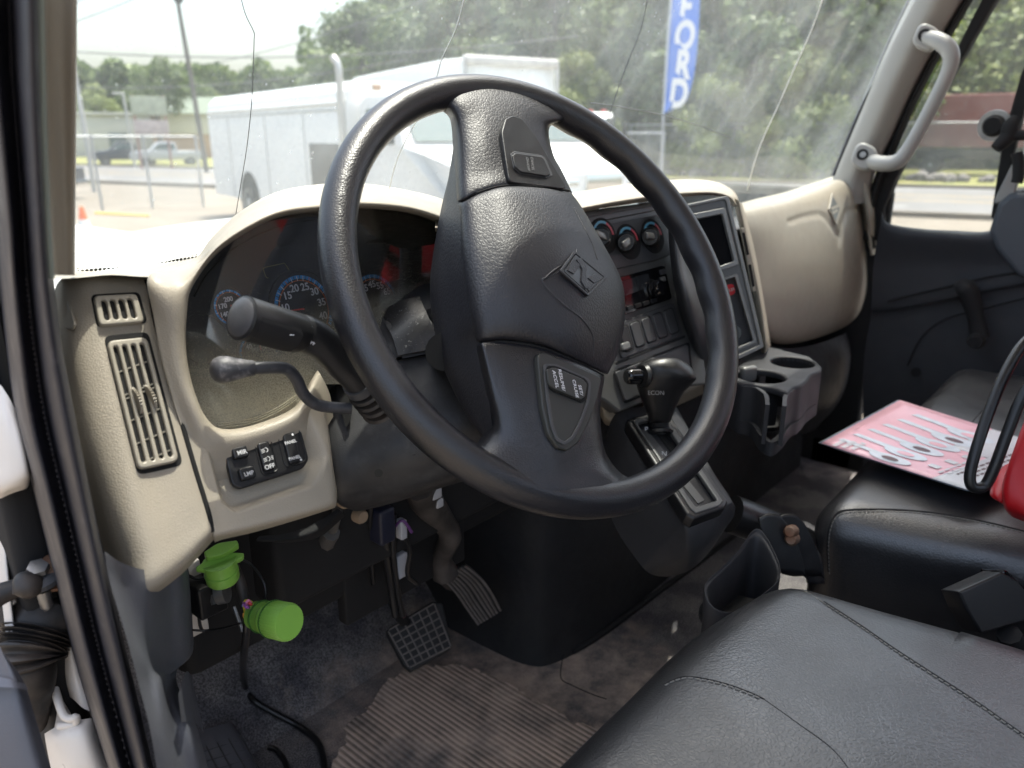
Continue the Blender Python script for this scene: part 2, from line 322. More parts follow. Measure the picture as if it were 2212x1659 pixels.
def plate(name, pl, loops, thick, m, parent, off=0.0, bev=.0008, world=False, smoothloop=0, label=None, bres=2):
    """loops: pixel outlines (first outer, rest holes) laid on a real plane and given thickness; front face at off"""
    x, y, n = frame_of(pl); o0 = pl[0] + n*(off - thick/2)
    cu = bpy.data.curves.new('c', 'CURVE'); cu.dimensions = '2D'; cu.fill_mode = 'BOTH'
    e = max(thick/2 - bev, 1e-5); cu.extrude = e; cu.bevel_depth = bev if thick/2 > bev else thick/2*.8; cu.bevel_resolution = bres
    cu.offset = -cu.bevel_depth
    for lp in loops:
        P = [(q if world else PL(q[0], q[1], (pl[0] + n*off, n))) for q in lp]
        P = [Vector(((p-o0).dot(x), (p-o0).dot(y), 0)) for p in P]
        if smoothloop: P = spline(P, smoothloop, True)
        s = cu.splines.new('POLY'); s.points.add(len(P)-1); s.use_cyclic_u = True
        for i, p in enumerate(P): s.points[i].co = (p.x, p.y, 0, 1)
    ob = bpy.data.objects.new('tmp', cu); COL.objects.link(ob)
    dg = bpy.context.evaluated_depsgraph_get(); me = bpy.data.meshes.new_from_object(ob.evaluated_get(dg)); bpy.data.objects.remove(ob); bpy.data.curves.remove(cu)
    M = Matrix(((x.x, y.x, n.x, o0.x), (x.y, y.y, n.y, o0.y), (x.z, y.z, n.z, o0.z), (0,0,0,1)))
    me.transform(M); me.materials.clear()
    return link(name, sharp(me, 50), m, parent, label=label)
def rrect(cx, cy, w, h, r=.3, ang=0, skew=0, n=5):
    """rounded rectangle in pixels (r as a fraction of the smaller half side)"""
    hw, hh = w/2, h/2; rr = r*min(hw, hh); out = []
    for sx, sy, a0 in ((1,1,0), (-1,1,90), (-1,-1,180), (1,-1,270)):
        for k in range(n+1):
            a = rad(a0 + 90*k/n); out.append((sx*(hw-rr) + rr*math.cos(a), sy*(hh-rr) + rr*math.sin(a)))
    c, s = math.cos(rad(ang)), math.sin(rad(ang))
    return [(cx + (p+q*skew)*c - q*s, cy + (p+q*skew)*s + q*c) for p, q in out]
def quadr(c, r=.15, n=4):
    """rounded version of a pixel polygon"""
    out = []; k = len(c)
    for i in range(k):
        a, b, d = Vector(c[i-1]), Vector(c[i]), Vector(c[(i+1) % k])
        la, ld = (a-b).length, (d-b).length; q = r*min(la, ld)
        p0 = b + (a-b)*q/la; p1 = b + (d-b)*q/ld
        for j in range(n+1):
            t = j/n; out.append(tuple(p0*(1-t)**2 + b*2*t*(1-t) + p1*t*t))
    return out
def text(s, pos, xd, yd, size, m, parent, name='lettering', ext=.0002, align='CENTER', shear=0, bold=0):
    cu = bpy.data.curves.new('t', 'FONT'); cu.body = s; cu.size = size; cu.align_x = align; cu.align_y = 'CENTER'; cu.extrude = ext; cu.shear = shear; cu.offset = bold
    ob = bpy.data.objects.new('tmp', cu); COL.objects.link(ob)
    dg = bpy.context.evaluated_depsgraph_get(); me = bpy.data.meshes.new_from_object(ob.evaluated_get(dg)); bpy.data.objects.remove(ob); bpy.data.curves.remove(cu)
    xd = xd.normalized(); n = xd.cross(yd).normalized(); yd = n.cross(xd)
    me.transform(Matrix(((xd.x, yd.x, n.x, pos.x), (xd.y, yd.y, n.y, pos.y), (xd.z, yd.z, n.z, pos.z), (0,0,0,1))))
    me.materials.clear()
    return link(name, me, m, parent, smooth=False)
def box(name, c, s, m, parent, bev=.003, rot=None, seg=3, label=None):
    bm = bmesh.new(); bmesh.ops.create_cube(bm, size=1); bmesh.ops.scale(bm, vec=s, verts=bm.verts)
    if bev: bmesh.ops.bevel(bm, geom=bm.edges[:], offset=bev, segments=seg, profile=.5, affect='EDGES')
    if rot: bmesh.ops.transform(bm, matrix=rot, verts=bm.verts)
    bmesh.ops.translate(bm, vec=c, verts=bm.verts)
    return link(name, sharp(bm2me(bm), 40), m, parent, label=label)
def disc(name, pl, cpx, cpy, r, m, parent, off=0, thick=.001, r0=0, a0=0, a1=360, n=40, label=None):
    """flat ring or disc on a plane round the point seen at a pixel"""
    c = PL(cpx, cpy, pl); x, y, nn = frame_of(pl); vs, fs = [], []
    steps = n
    for i in range(steps+1):
        a = rad(a0 + (a1-a0)*i/steps); d = x*math.cos(a) + y*math.sin(a)
        for rr, h in ((r0, off), (r, off), (r, off-thick), (r0, off-thick)): vs.append(c + d*rr + nn*h)
    for i in range(steps):
        for k in range(4): fs.append((i*4+k, i*4+(k+1) % 4, (i+1)*4+(k+1) % 4, (i+1)*4+k))
    me = mesh(vs, fs); bm = bmesh.new(); bm.from_mesh(me); bmesh.ops.remove_doubles(bm, verts=bm.verts, dist=1e-6); bmesh.ops.recalc_face_normals(bm, faces=bm.faces); bm.to_mesh(me); bm.free()
    return link(name, me, m, parent, smooth=False, label=label)
def lathe(name, a, b, prof, m, parent, seg=32, label=None, ridges=0, rdepth=0):
    """profile [(t along a->b, radius)]"""
    a, b = Vector(a), Vector(b); t = (b-a).normalized(); u = t.orthogonal().normalized(); v = t.cross(u); vs, fs = [], []
    for s, r in prof:
        p = a.lerp(b, s)
        for k in range(seg):
            q = 2*math.pi*k/seg; r2 = r - (rdepth if ridges and k % 2 else 0)
            vs.append(p + (u*math.cos(q) + v*math.sin(q))*max(r2, 1e-5))
    for i in range(len(prof)-1):
        for k in range(seg): fs.append((i*seg+k, i*seg+(k+1) % seg, (i+1)*seg+(k+1) % seg, (i+1)*seg+k))
    fs.append(tuple(range(seg-1, -1, -1))); fs.append(tuple((len(prof)-1)*seg+k for k in range(seg)))
    me = mesh(vs, fs); bm = bmesh.new(); bm.from_mesh(me); bmesh.ops.recalc_face_normals(bm, faces=bm.faces); bm.to_mesh(me); bm.free()
    return link(name, sharp(me, 35), m, parent, label=label)
def tpn(B, px, py, off=0.0, r=8):
    P = []; 
    for dx_, dy_ in ((0,0),(r,0),(-r,0),(0,r),(0,-r),(r,r),(-r,-r)):
        d = ray(px+dx_, py+dy_).normalized(); loc, n, i, q = B.ray_cast(CAM, d)
        if loc is not None: P.append((loc, n if n.dot(d) < 0 else -n))
    n = sum((p[1] for p in P), Vector((0,0,0))).normalized(); return (P[0][0] + n*off, n)
def sstep(a, b, x):
    t = max(0, min(1, (x-a)/(b-a))); return t*t*(3-2*t)
def sdpoly(px, py, poly):
    """signed pixel distance to polygon (negative inside)"""
    d = 1e9; ins = False; n = len(poly)
    for i in range(n):
        x1, y1 = poly[i]; x2, y2 = poly[(i+1) % n]; dx, dy = x2-x1, y2-y1
        t = max(0, min(1, ((px-x1)*dx + (py-y1)*dy)/(dx*dx+dy*dy+1e-9)))
        d = min(d, math.hypot(px-x1-t*dx, py-y1-t*dy))
        if (y1 > py) != (y2 > py) and px < (x2-x1)*(py-y1)/(y2-y1)+x1: ins = not ins
    return -d if ins else d
# ================================================================== the place outside
def ground_mat():
    m = mat('lot_concrete', (.20,.17,.135), .9, var=.18, vscale=.35, dirt=(.13,.11,.085), dscale=.9, damt=.6, bump=.3, bscale=8, bdist=.02); return m
lotm = ground_mat()
asph = mat('asphalt', (.16,.155,.155), .9, var=.2, vscale=.6)
grassm = mat('grass_green', (.15,.18,.035), .9, var=.5, vscale=1.2, col2=(.24,.21,.08), bump=1, bscale=6, bdist=.1)
leafms = []
def leaf_mat(name, a, b):
    m = bpy.data.materials.new(name); m.use_nodes = True; n = m.node_tree.nodes; l = m.node_tree.links; p = n['Principled BSDF']; p.inputs['Roughness'].default_value = .55
    g = n.new('ShaderNodeNewGeometry'); mx = n.new('ShaderNodeMix'); mx.data_type = 'RGBA'; mx.inputs[6].default_value = (*a,1); mx.inputs[7].default_value = (*b,1)
    l.new(g.outputs['Random Per Island'], mx.inputs[0]); l.new(mx.outputs[2], p.inputs['Base Color'])
    t = n.new('ShaderNodeBsdfTranslucent'); l.new(mx.outputs[2], t.inputs[0]); ms = n.new('ShaderNodeMixShader'); ms.inputs[0].default_value = .35
    o = n['Material Output']; l.new(p.outputs[0], ms.inputs[1]); l.new(t.outputs[0], ms.inputs[2]); l.new(ms.outputs[0], o.inputs[0]); return m
leafA = leaf_mat('leaf_dark', (.06,.10,.028), (.15,.20,.06))
leafB = leaf_mat('leaf_light', (.11,.16,.035), (.24,.27,.07))
barkm = mat('bark', (.13,.11,.09), .9, var=.4, vscale=8)
def rect_sheet(name, pts, z, m, kind='structure', label=None):
    o = link(name, mesh([V(x, y, z) for x, y in pts], [tuple(range(len(pts)))]), m, None, smooth=False)
    if o.data.polygons[0].normal.z < 0: o.data.flip_normals()
    return tag(o, kind=kind)
rect_sheet('ground', [(-900,-900),(1500,-900),(1500,1500),(-900,1500)], 0, lotm)
RD = V(-.225,.974,0).normalized(); RN = V(RD.y,-RD.x,0); RC = V(27.6,13,0)
def rp(s, t): p = RC + RD*s + RN*t; return (p.x, p.y)
rect_sheet('road', [rp(-200,-6.5),rp(-200,6.5),rp(260,6.5),rp(260,-6.5)], .012, asph)
ylm = mat('yellow_road_paint', (.55,.36,.06), .8); wlm = mat('white_road_paint', (.6,.6,.58), .8)
for t in (-.9, 1.6): o = rect_sheet('road_marking', [rp(-200,t),rp(-200,t+.14),rp(260,t+.14),rp(260,t)], .018, ylm)
for t in (-6.2, 6.1): o = rect_sheet('road_marking', [rp(-200,t),rp(-200,t+.12),rp(260,t+.12),rp(260,t)], .018, wlm)
ms = []; fs = []
for k in range(-30, 40):
    for t in (-3.6, 4.1):
        i = len(ms); ms += [V(*rp(k*6,t), .018), V(*rp(k*6,t+.13), .018), V(*rp(k*6+2.6,t+.13), .018), V(*rp(k*6+2.6,t), .018)]; fs.append((i,i+1,i+2,i+3))
tag(link('road_marking', mesh(ms, fs), wlm, None, smooth=False), kind='structure')
for t0, t1, z, nm, m in ((6.6,6.9,.14,'kerb',lotm),(-6.9,-6.6,.14,'kerb',lotm)):
    a, b, c, d = rp(-200,t0), rp(-200,t1), rp(260,t1), rp(260,t0)
    vs = [V(*q, h) for h in (0,z) for q in (a,b,c,d)]
    tag(link(nm, mesh(vs, [(4,5,6,7),(0,1,5,4),(1,2,6,5),(2,3,7,6),(3,0,4,7)]), m, None, smooth=False), kind='structure')
rect_sheet('grass_verge', [rp(-200,6.9),rp(-200,60),rp(260,60),rp(260,6.9)], .10, grassm)
rect_sheet('grass_verge', [rp(26,-10.5),rp(26,-7),rp(260,-7),rp(260,-10.5)], .02, grassm)
# rubble bank beyond the verge
rng = random.Random(3); bm = bmesh.new()
for k in range(260):
    s, t = rng.uniform(-60, 30), rng.gauss(10.4, .35); p = RC + RD*s + RN*t; q = rng.uniform(.12,.34)
    r = bmesh.ops.create_icosphere(bm, subdivisions=1, radius=q); 
    for v in r['verts']: v.co = v.co*(1+rng.uniform(-.2,.2)) + V(p.x, p.y, .1+q*.4)
tag(link('rubble_bank', bm2me(bm), mat('rubble', (.22,.20,.19), .95, var=.4, vscale=3), None, smooth=False), kind='stuff', label='low line of grey rubble stones behind the grass verge', cat='rubble')

def tree_meshes(seed, H, R, nclump, nleaf, ls, lean=0, droop=0, flat=1.0, base_f=.25):
    r = random.Random(seed); vs = []; fs = []
    cl = []
    for k in range(nclump):
        u = r.random(); z = H*(base_f + (1-base_f)*u)*(.98)
        prof = math.sin(math.pi*min(1, (.12+.88*u)**.8))**.6 if u < .97 else .25
        a = r.uniform(0, 2*math.pi); d = R*prof*math.sqrt(r.random())
        cl.append((V(d*math.cos(a), d*math.sin(a), z), R*r.uniform(.16,.34)))
    for c, cr_ in cl:
        for k in range(nleaf//nclump):
            d = V(r.gauss(0,1), r.gauss(0,1), r.gauss(0,.7)*flat); d.normalize(); p = c + d*cr_*(r.random()**.45)
            if droop: p.z -= droop*r.random()**2
            n = (d + V(r.uniform(-.8,.8), r.uniform(-.8,.8), r.uniform(-.2,1))).normalized(); x = n.orthogonal().normalized(); x.rotate(Matrix.Rotation(r.uniform(0,6.28), 3, n)); y = n.cross(x)
            s = ls*r.uniform(.6,1.3); i = len(vs)
            vs += [p-x*s, p-y*s*.55, p+x*s, p+y*s*.55]; fs.append((i,i+1,i+2,i+3))
    crown = mesh(vs, fs)
    # trunk with limbs
    tv, tf = [], []
    def limb(pts, rs, sg=8):
        i0 = len(tv)
        for p, q in zip(pts, rs):
            for k in range(sg): a = 2*math.pi*k/sg; tv.append(p + V(math.cos(a), math.sin(a), 0)*q)
        for i in range(len(pts)-1):
            for k in range(sg): tf.append((i0+i*sg+k, i0+i*sg+(k+1)%sg, i0+(i+1)*sg+(k+1)%sg, i0+(i+1)*sg+k))
    b = H*.02+.1
    limb([V(0,0,0), V(.1,0,H*.25), V(-.1,.1,H*.55), V(0,0,H*.85)], [b*1.4,b,b*.7,b*.25])
    for k in range(7):
        c, q = r.choice(cl); z = c.z*.6; limb([V(0,0,z), (V(0,0,z)+c)/2+V(0,0,.3), c], [b*.5,b*.3,b*.1])
    return crown, mesh(tv, tf)
TP = [tree_meshes(1, 15, 5.0, 70, 15000, .26), tree_meshes(2, 18, 5.5, 80, 17000, .26, droop=1.6), tree_meshes(5, 12, 5.2, 60, 13000, .22, base_f=.08), tree_meshes(9, 14, 5.0, 26, 6000, .25, base_f=.55)]
for k, (c, t) in enumerate(TP):
    c.materials.append(leafA if k in (0,1,3) else leafB); t.materials.append(barkm)
    for p in t.polygons: p.use_smooth = True
def tree(k, p, s, rz, label, group='trees beyond the road', sz=1.0):
    o = thing('tree', label, 'tree', p, group)
    o.scale = (s, s, s*sz); o.rotation_euler = (0, 0, rz)
    for nm, me in (('crown', TP[k][0]), ('trunk', TP[k][1])):
        c = bpy.data.objects.new(nm, me); COL.objects.link(c); c.parent = o
def azp(px, dist, z=0):
    r = ray(px, 294); v = V(r.x, r.y, 0).normalized(); return V(v.x*dist, v.y*dist, z)
TL = [  # px, distance, kind, scale, label
 (-30,96,2,0.66,'broad green tree at the far left beside the pillar'),(215,100,2,0.59,'low green tree just right of the pillar'),(300,108,0,0.50,'green tree behind the roadside sign'),(345,78,3,0.62,'open crowned tall tree left of the utility pole'),
 (425,90,3,0.57,'open crowned tree right behind the utility pole'),(395,112,2,0.63,'dense low tree behind the utility pole'),(470,98,2,0.56,'green tree rising behind the rear corner of the box truck'),(560,112,2,0.43,'small hazy tree above the box truck roof'),(650,104,2,0.50,'small tree above the box truck roof beside the exhaust'),
 (790,52,0,0.80,'dark tree with thin top left of the steering wheel top'),(885,56,1,0.86,'tall drooping tree above the steering wheel rim'),(985,50,1,0.90,'tall drooping tree directly above the wheel'),(1090,58,1,1.05,'tall dark tree behind the bent trailer top'),
 (1190,50,0,1.08,'dark tree above the right end of the white box'),(1290,70,1,1.25,'tall dark tree over the small red roof'),(1390,49,0,1.10,'dark tree left of the blue banner'),(1500,55,1,1.10,'tall tree right behind the blue banner'),(1600,47,0,1.12,'tree right of the blue banner'),
 (1700,50,2,1.25,'light green tree in the right part of the windscreen'),(1800,45,0,1.10,'tree left of the right hand pillar'),(1900,60,2,1.45,'tree behind the right hand pillar'),(2010,66,2,1.60,'light green tree in the door window beside the grab handle'),(2110,66,2,1.60,'light green tree above the dark red trailer'),(2230,64,0,1.10,'tree at the right edge of the door window'),(2350,60,2,1.40,'tree beyond the right edge of the door window'),
 (1240,44,2,0.62,'low light green bush tree right of the white box'),(1560,42,2,0.55,'low bush under the trees right of the banner'),(1740,41,2,0.60,'low bush above the grass verge'),(1130,64,1,1.25,'tallest drooping tree behind the row over the wheel'),(1440,63,1,1.30,'tallest tree behind the row over the banner'),(1660,62,1,1.30,'tall tree behind the row at the right of the windscreen'),(960,66,0,1.20,'tall tree behind the row left of the wheel top'),(1350,60,2,1.50,'broad tree filling the row between banner and trailer')]
for i, (px, d, k, s, lb) in enumerate(TL): tree(k, azp(px, d), s*(1 if px < 700 else .9), i*1.7, lb, sz=1 if px < 700 else .88)
# understorey mass far behind the trees
rng = random.Random(11); vs = []; fs = []
for k in range(26000):
    px = rng.uniform(660, 2500); d = rng.uniform(58, 72); h = rng.uniform(0, 10)**1.0*(rng.random()**.3)
    p = azp(px, d, h*.95+.2); n = V(rng.gauss(0,1), rng.gauss(0,1), rng.gauss(0,1)).normalized(); x = n.orthogonal().normalized(); y = n.cross(x); s = rng.uniform(.3,.6); i = len(vs)
    vs += [p-x*s, p-y*s*.6, p+x*s, p+y*s*.6]; fs.append((i,i+1,i+2,i+3))
tag(link('woodland', mesh(vs, fs), leafA, None, smooth=False), kind='stuff', label='dark dense woodland undergrowth behind the single trees', cat='woodland')
vs = []; fs = []
for k in range(22000):
    px = rng.uniform(-200, 760); d = rng.uniform(118, 135); h = (11+2.5*noise.noise(V(px*.02,0,0)))*(rng.random()**.5)
    p = azp(px, d, h+.1); n = V(rng.gauss(0,1), rng.gauss(0,1), rng.gauss(0,1)).normalized(); x = n.orthogonal().normalized(); y = n.cross(x); s = rng.uniform(.4,.8); i = len(vs)
    vs += [p-x*s, p-y*s*.6, p+x*s, p+y*s*.6]; fs.append((i,i+1,i+2,i+3))
tag(link('far_woodland', mesh(vs, fs), leafA, None, smooth=False), kind='stuff', label='far low tree line on the left behind the long white building', cat='woodland')

# ---- wheels shared by the vehicles
tyrem = mat('tyre', (.02,.02,.02), .8); rimm = mat('grey_rim', (.45,.45,.45), .4, metal=.3); darkm = mat('under_dark', (.02,.02,.02), .9)
def wheel(parent, x, y, R, w):
    t = lathe('wheel', (x-w/2, y, R), (x+w/2, y, R), [(0,R*.62),(.04,R*.9),(.2,R),(.8,R),(.96,R*.9),(1,R*.62)], tyrem, parent, 24)
    lathe('rim', (x-w/2-.01, y, R), (x+w/2+.01, y, R), [(0,.06*R),(.02,.2*R),(.12,.3*R),(.1,.5*R),(0,.6*R),(1,.6*R),(.9,.5*R),(1,.1*R)], rimm, t, 20)
def place(o, p, ang, s=1.0): o.location = p; o.rotation_euler = (0,0,ang); o.scale = (s,s,s)
def cabhood(par, y0, w, col, label=None, hood=1.5):
    """conventional truck cab with sloping hood, front towards -y from y0 (local)"""
    prof = [(0,.75),(0,2.55),(-.25,2.72),(-1.1,2.70),(-1.35,2.55),(-1.85,1.85),(-2.1,1.72),(-2.1-hood,1.5),(-2.25-hood,1.3),(-2.3-hood,.62),(-1.9,.55)]
    bm = bmesh.new(); A = []
    for sx in (-1, 1):
        A.append([bm.verts.new(V(sx*(w/2)*(1 if z < 2 else .93)*(1 if y > -2 else .88), y0+y, z)) for y, z in prof])
    n = len(prof)
    for i in range(n): bm.faces.new((A[0][i], A[0][(i+1)%n], A[1][(i+1)%n], A[1][i]))
    bm.faces.new(A[0][::-1]); bm.faces.new(A[1])
    bmesh.ops.recalc_face_normals(bm, faces=bm.faces)
    bmesh.ops.bevel(bm, geom=bm.edges[:], offset=.09, segments=3, profile=.6, affect='EDGES')
    link('cab', sharp(bm2me(bm), 60), col, par)
    # windscreen, side windows
    link('windscreen', mesh([V(-w*.42,y0-1.37,2.52),V(w*.42,y0-1.37,2.52),V(w*.44,y0-1.86,1.93),V(-w*.44,y0-1.86,1.93)], [(0,1,2,3)]), cglass, par, smooth=False)
    for s in (-1, 1):
        x = s*(w/2+.006)
        link('side_window', mesh([V(x*.96,y0-.35,2.45),V(x*.96,y0-1.2,2.45),V(x*.99,y0-1.6,1.95),V(x*.99,y0-.35,1.95)], [(0,1,2,3)]), cglass, par, smooth=False)
        link('headlight', bm_box((s*w*.36, y0-2.22-hood+.02, 1.05), (.45,.14,.24)), chrome, par)
        mir = link('mirror', bm_box((s*(w/2+.28), y0-1.75, 2.15), (.16,.12,.55)), darkm, par)
    link('grille', bm_box((0, y0-2.27-hood, 1.05), (w*.4,.1,.5)), chrome, par)
    link('bumper', bm_box((0, y0-2.34-hood, .55), (w*.98,.25,.3)), chrome, par)
def bm_box(c, s, bev=.03):
    bm = bmesh.new(); bmesh.ops.create_cube(bm, size=1); bmesh.ops.scale(bm, vec=s, verts=bm.verts); bmesh.ops.bevel(bm, geom=bm.edges[:], offset=min(bev, min(s)*.3), segments=2, profile=.5, affect='EDGES'); bmesh.ops.translate(bm, vec=c, verts=bm.verts); return bm2me(bm)
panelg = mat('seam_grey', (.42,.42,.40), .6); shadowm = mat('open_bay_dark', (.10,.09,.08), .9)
# ---- beverage truck, left
t1 = thing('box_truck', 'white side bay delivery truck with an open dark bay, left of the steering wheel', 'truck')
L, W_, H1 = 8.2, 2.4, 2.95
bm = bmesh.new(); pr = [(-W_/2,.55),(-W_/2,H1-.42),(-W_/2+.06,H1-.18),(-W_/2+.24,H1),(W_/2-.24,H1),(W_/2-.06,H1-.18),(W_/2,H1-.42),(W_/2,.55)]
A = [[bm.verts.new(V(x, y, z)) for x, z in pr] for y in (0, L)]
for i in range(8): bm.faces.new((A[0][i], A[0][(i+1)%8], A[1][(i+1)%8], A[1][i]))
bm.faces.new(A[0]); bm.faces.new(A[1][::-1]); bmesh.ops.recalc_face_normals(bm, faces=bm.faces)
link('cargo_body', sharp(bm2me(bm), 25), white, t1)
for y in (.15, 1.95, 4.1, 6.6): link('bay_seam', bm_box((-W_/2-.004, y, 1.5), (.02,.025,1.85), .004), panelg, t1)
link('bay_seam', bm_box((-W_/2-.004, 4.1, 2.46), (.02,8.0,.03), .004), panelg, t1)
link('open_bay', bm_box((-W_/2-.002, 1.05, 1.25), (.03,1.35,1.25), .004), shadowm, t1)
link('roof_trim', bm_box((-W_/2-.01, 4.1, 2.58), (.05,8.1,.05), .01), white, t1)
link('chassis', bm_box((0, 2.5, .5), (1.6, 10, .25)), darkm, t1)
bm = bmesh.new()
lathe('wheel_arch', (-W_/2-.006,5.5,.55), (-W_/2+.3,5.5,.55), [(0,.66),(1,.66)], darkm, t1, 32)
wheel(t1, -1.10, 5.5, .50, .3); wheel(t1, 1.05, 5.5, .5, .3); wheel(t1, -1.05, -2.6, .5, .3); wheel(t1, 1.05, -2.6, .5, .3)
cabhood(t1, -.15, 2.2, white, hood=1.2)
for s in (-1,):
    tube('exhaust_pipe', [V(-1.28,.02,.9),V(-1.28,.02,2.6),V(-1.28,.02,3.15),V(-1.33,.12,3.32)], .065, mat('exhaust_steel',(.5,.48,.45),.35,metal=.6), t1, 4, 10)
link('work_lamp', bm_box((-.75,-.35,2.82), (.16,.08,.10)), mat('lamp_housing',(.25,.15,.08),.5), t1)
a0 = onZ(456, 470, 0); dirv = V(-1.9,-8.5,0).normalized(); ang1 = math.atan2(dirv.x*-1, dirv.y*-1)*-1
place(t1, V(9.9,11.4,0)+V(.35,0,0), -math.atan2(1.9, 8.5)*1.0)
# ---- moving van box with crumpled top
t2 = thing('moving_truck', 'tall white box truck with a crumpled front roof edge behind the wheel top', 'truck')
bm = bmesh.new(); bmesh.ops.create_cube(bm, size=1); bmesh.ops.scale(bm, vec=(2.6, 8.5, 2.75), verts=bm.verts); bmesh.ops.translate(bm, vec=(0, 4.25, 2.45), verts=bm.verts)
bmesh.ops.bevel(bm, geom=bm.edges[:], offset=.1, segments=2, profile=.5, affect='EDGES'); bmesh.ops.subdivide_edges(bm, edges=bm.edges[:], cuts=5, use_grid_fill=True)
for v in bm.verts:
    if v.co.y < 1.0 and v.co.z > 3.2: v.co += V(0,1,.8)*(.16*noise.noise(v.co*2.2)) + V(0,.05,-.05)
link('cargo_body', bm2me(bm), white, t2)
for s in (-1,1): link('corner_trim', bm_box((s*1.27, -.01, 2.4), (.1,.05,2.7), .01), panelg, t2)
link('roof_cap', bm_box((0,.02,3.72), (2.62,.2,.22), .06), mat('worn_white_cap',(.55,.53,.5),.5,var=.4,vscale=3), t2)
link('chassis', bm_box((0, 3.5, .8), (1.2, 9, .3)), darkm, t2)
for y in (6.5,-2.6):
    for s in (-1,1): wheel(t2, s*1.1, y, .5, .3)
cabhood(t2, -.4, 2.3, white, hood=1.3)
place(t2, V(15.3,13.1,0), -math.atan2(3.0, 8.0))
# ---- conventional tractor right of it
t3 = thing('day_cab_truck', 'white truck with red roof marker lamps seen through the right of the steering wheel', 'truck')
cabhood(t3, 0, 2.3, white, hood=1.6)
for s in (-.8,-.4,0,.4,.8): link('marker_lamp', bm_box((s,-.95,2.74), (.14,.1,.07), .02), mat('marker_red',(.5,.03,.02),.3) if s == -.8 else MATS['marker_red'], t3)
link('chassis', bm_box((0,1.5,.75), (1.1,5,.3)), darkm, t3)
for y in (3.2,-2.9):
    for s in (-1,1): wheel(t3, s*1.0, y, .5, .3)
p = azp(1248, 26); place(t3, p, rad(-56))
# ---- pickups
def pickup(label, p, ang, body, tone=1):
    t = thing('pickup_truck', label, 'pickup truck', (0,0,0), 'pickup trucks parked across the road')
    prof = [(0,.5),(0,1.15),(1.9,1.18),(2.0,1.8),(2.5,1.9),(3.3,1.86),(3.9,1.25),(5.2,1.1),(5.35,.9),(5.35,.5)]
    bm = bmesh.new(); A = [[bm.verts.new(V(s*.95*(.86 if z > 1.5 else 1), y, z)) for y, z in prof] for s in (-1,1)]; n = len(prof)
    for i in range(n): bm.faces.new((A[0][i], A[0][(i+1)%n], A[1][(i+1)%n], A[1][i]))
    bm.faces.new(A[0][::-1]); bm.faces.new(A[1]); bmesh.ops.recalc_face_normals(bm, faces=bm.faces); bmesh.ops.bevel(bm, geom=bm.edges[:], offset=.05, segments=2, profile=.6, affect='EDGES')
    link('body', sharp(bm2me(bm), 50), body, t)
    for s in (-1,1):
        link('side_window', mesh([V(s*.93,2.1,1.72),V(s*.93,3.2,1.72),V(s*.965,3.65,1.3),V(s*.965,2.1,1.3)], [(0,1,2,3)]), cglass, t, smooth=False)
        for y in (1.0, 4.3): wheel(t, s*.85, y, .38, .24)
    link('bumper', bm_box((0,-.08,.6),(1.8,.15,.2)), chrome, t)
    place(t, p, ang, .88); return t
silv = mat('silver_paint', (.45,.46,.48), .3, metal=.3); drk = mat('dark_paint', (.03,.035,.045), .3)
pickup('silver pickup parked by the far sign across the road', azp(432, 62), rad(68), silv)
pickup('dark pickup just right of the left pillar beyond the fence', azp(140, 30), rad(40), drk)
pickup('dark pickup parked left of the silver pickup', azp(345, 64), rad(70), drk)
cr_ = thing('parked_car', 'white car nose at the lower left of the windscreen beside a traffic cone', 'car')
bm = bmesh.new(); prof = [(-.2,.35),(-.25,.75),(.1,.95),(1.3,1.05),(2.1,1.5),(3.3,1.5),(4.2,1.05),(4.4,.9),(4.4,.35)]
A = [[bm.verts.new(V(s*.88*(.82 if z > 1.3 else 1), y, z)) for y, z in prof] for s in (-1,1)]; n = len(prof)
for i in range(n): bm.faces.new((A[0][i], A[0][(i+1)%n], A[1][(i+1)%n], A[1][i]))
bm.faces.new(A[0][::-1]); bm.faces.new(A[1]); bmesh.ops.recalc_face_normals(bm, faces=bm.faces); bmesh.ops.bevel(bm, geom=bm.edges[:], offset=.08, segments=3, profile=.6, affect='EDGES')
link('body', sharp(bm2me(bm), 50), white, cr_)
for s in (-1,1):
    link('headlight', bm_box((s*.6,-.2,.72),(.35,.14,.14)), cglass, cr_)
    for y in (.75, 3.5): wheel(cr_, s*.8, y, .33, .22)
link('grille', bm_box((0,-.27,.6),(.8,.06,.2)), darkm, cr_)
place(cr_, azp(148, 9.2), rad(25))
cone = thing('traffic_cone', 'orange and white traffic cone beside the left pillar', 'traffic cone')
lathe('cone_body', (0,0,.04), (0,0,.75), [(0,.17),(.3,.13),(.3001,.13),(.98,.035),(1,.02)], mat('cone_orange',(.75,.14,.03),.5), cone, 20)
lathe('white_band', (0,0,.32), (0,0,.5), [(0,.124),(1,.088)], white, cone, 20)
link('base_plate', bm_box((0,0,.03),(.42,.42,.05)), darkm, cone); cone.location = azp(150, 17)
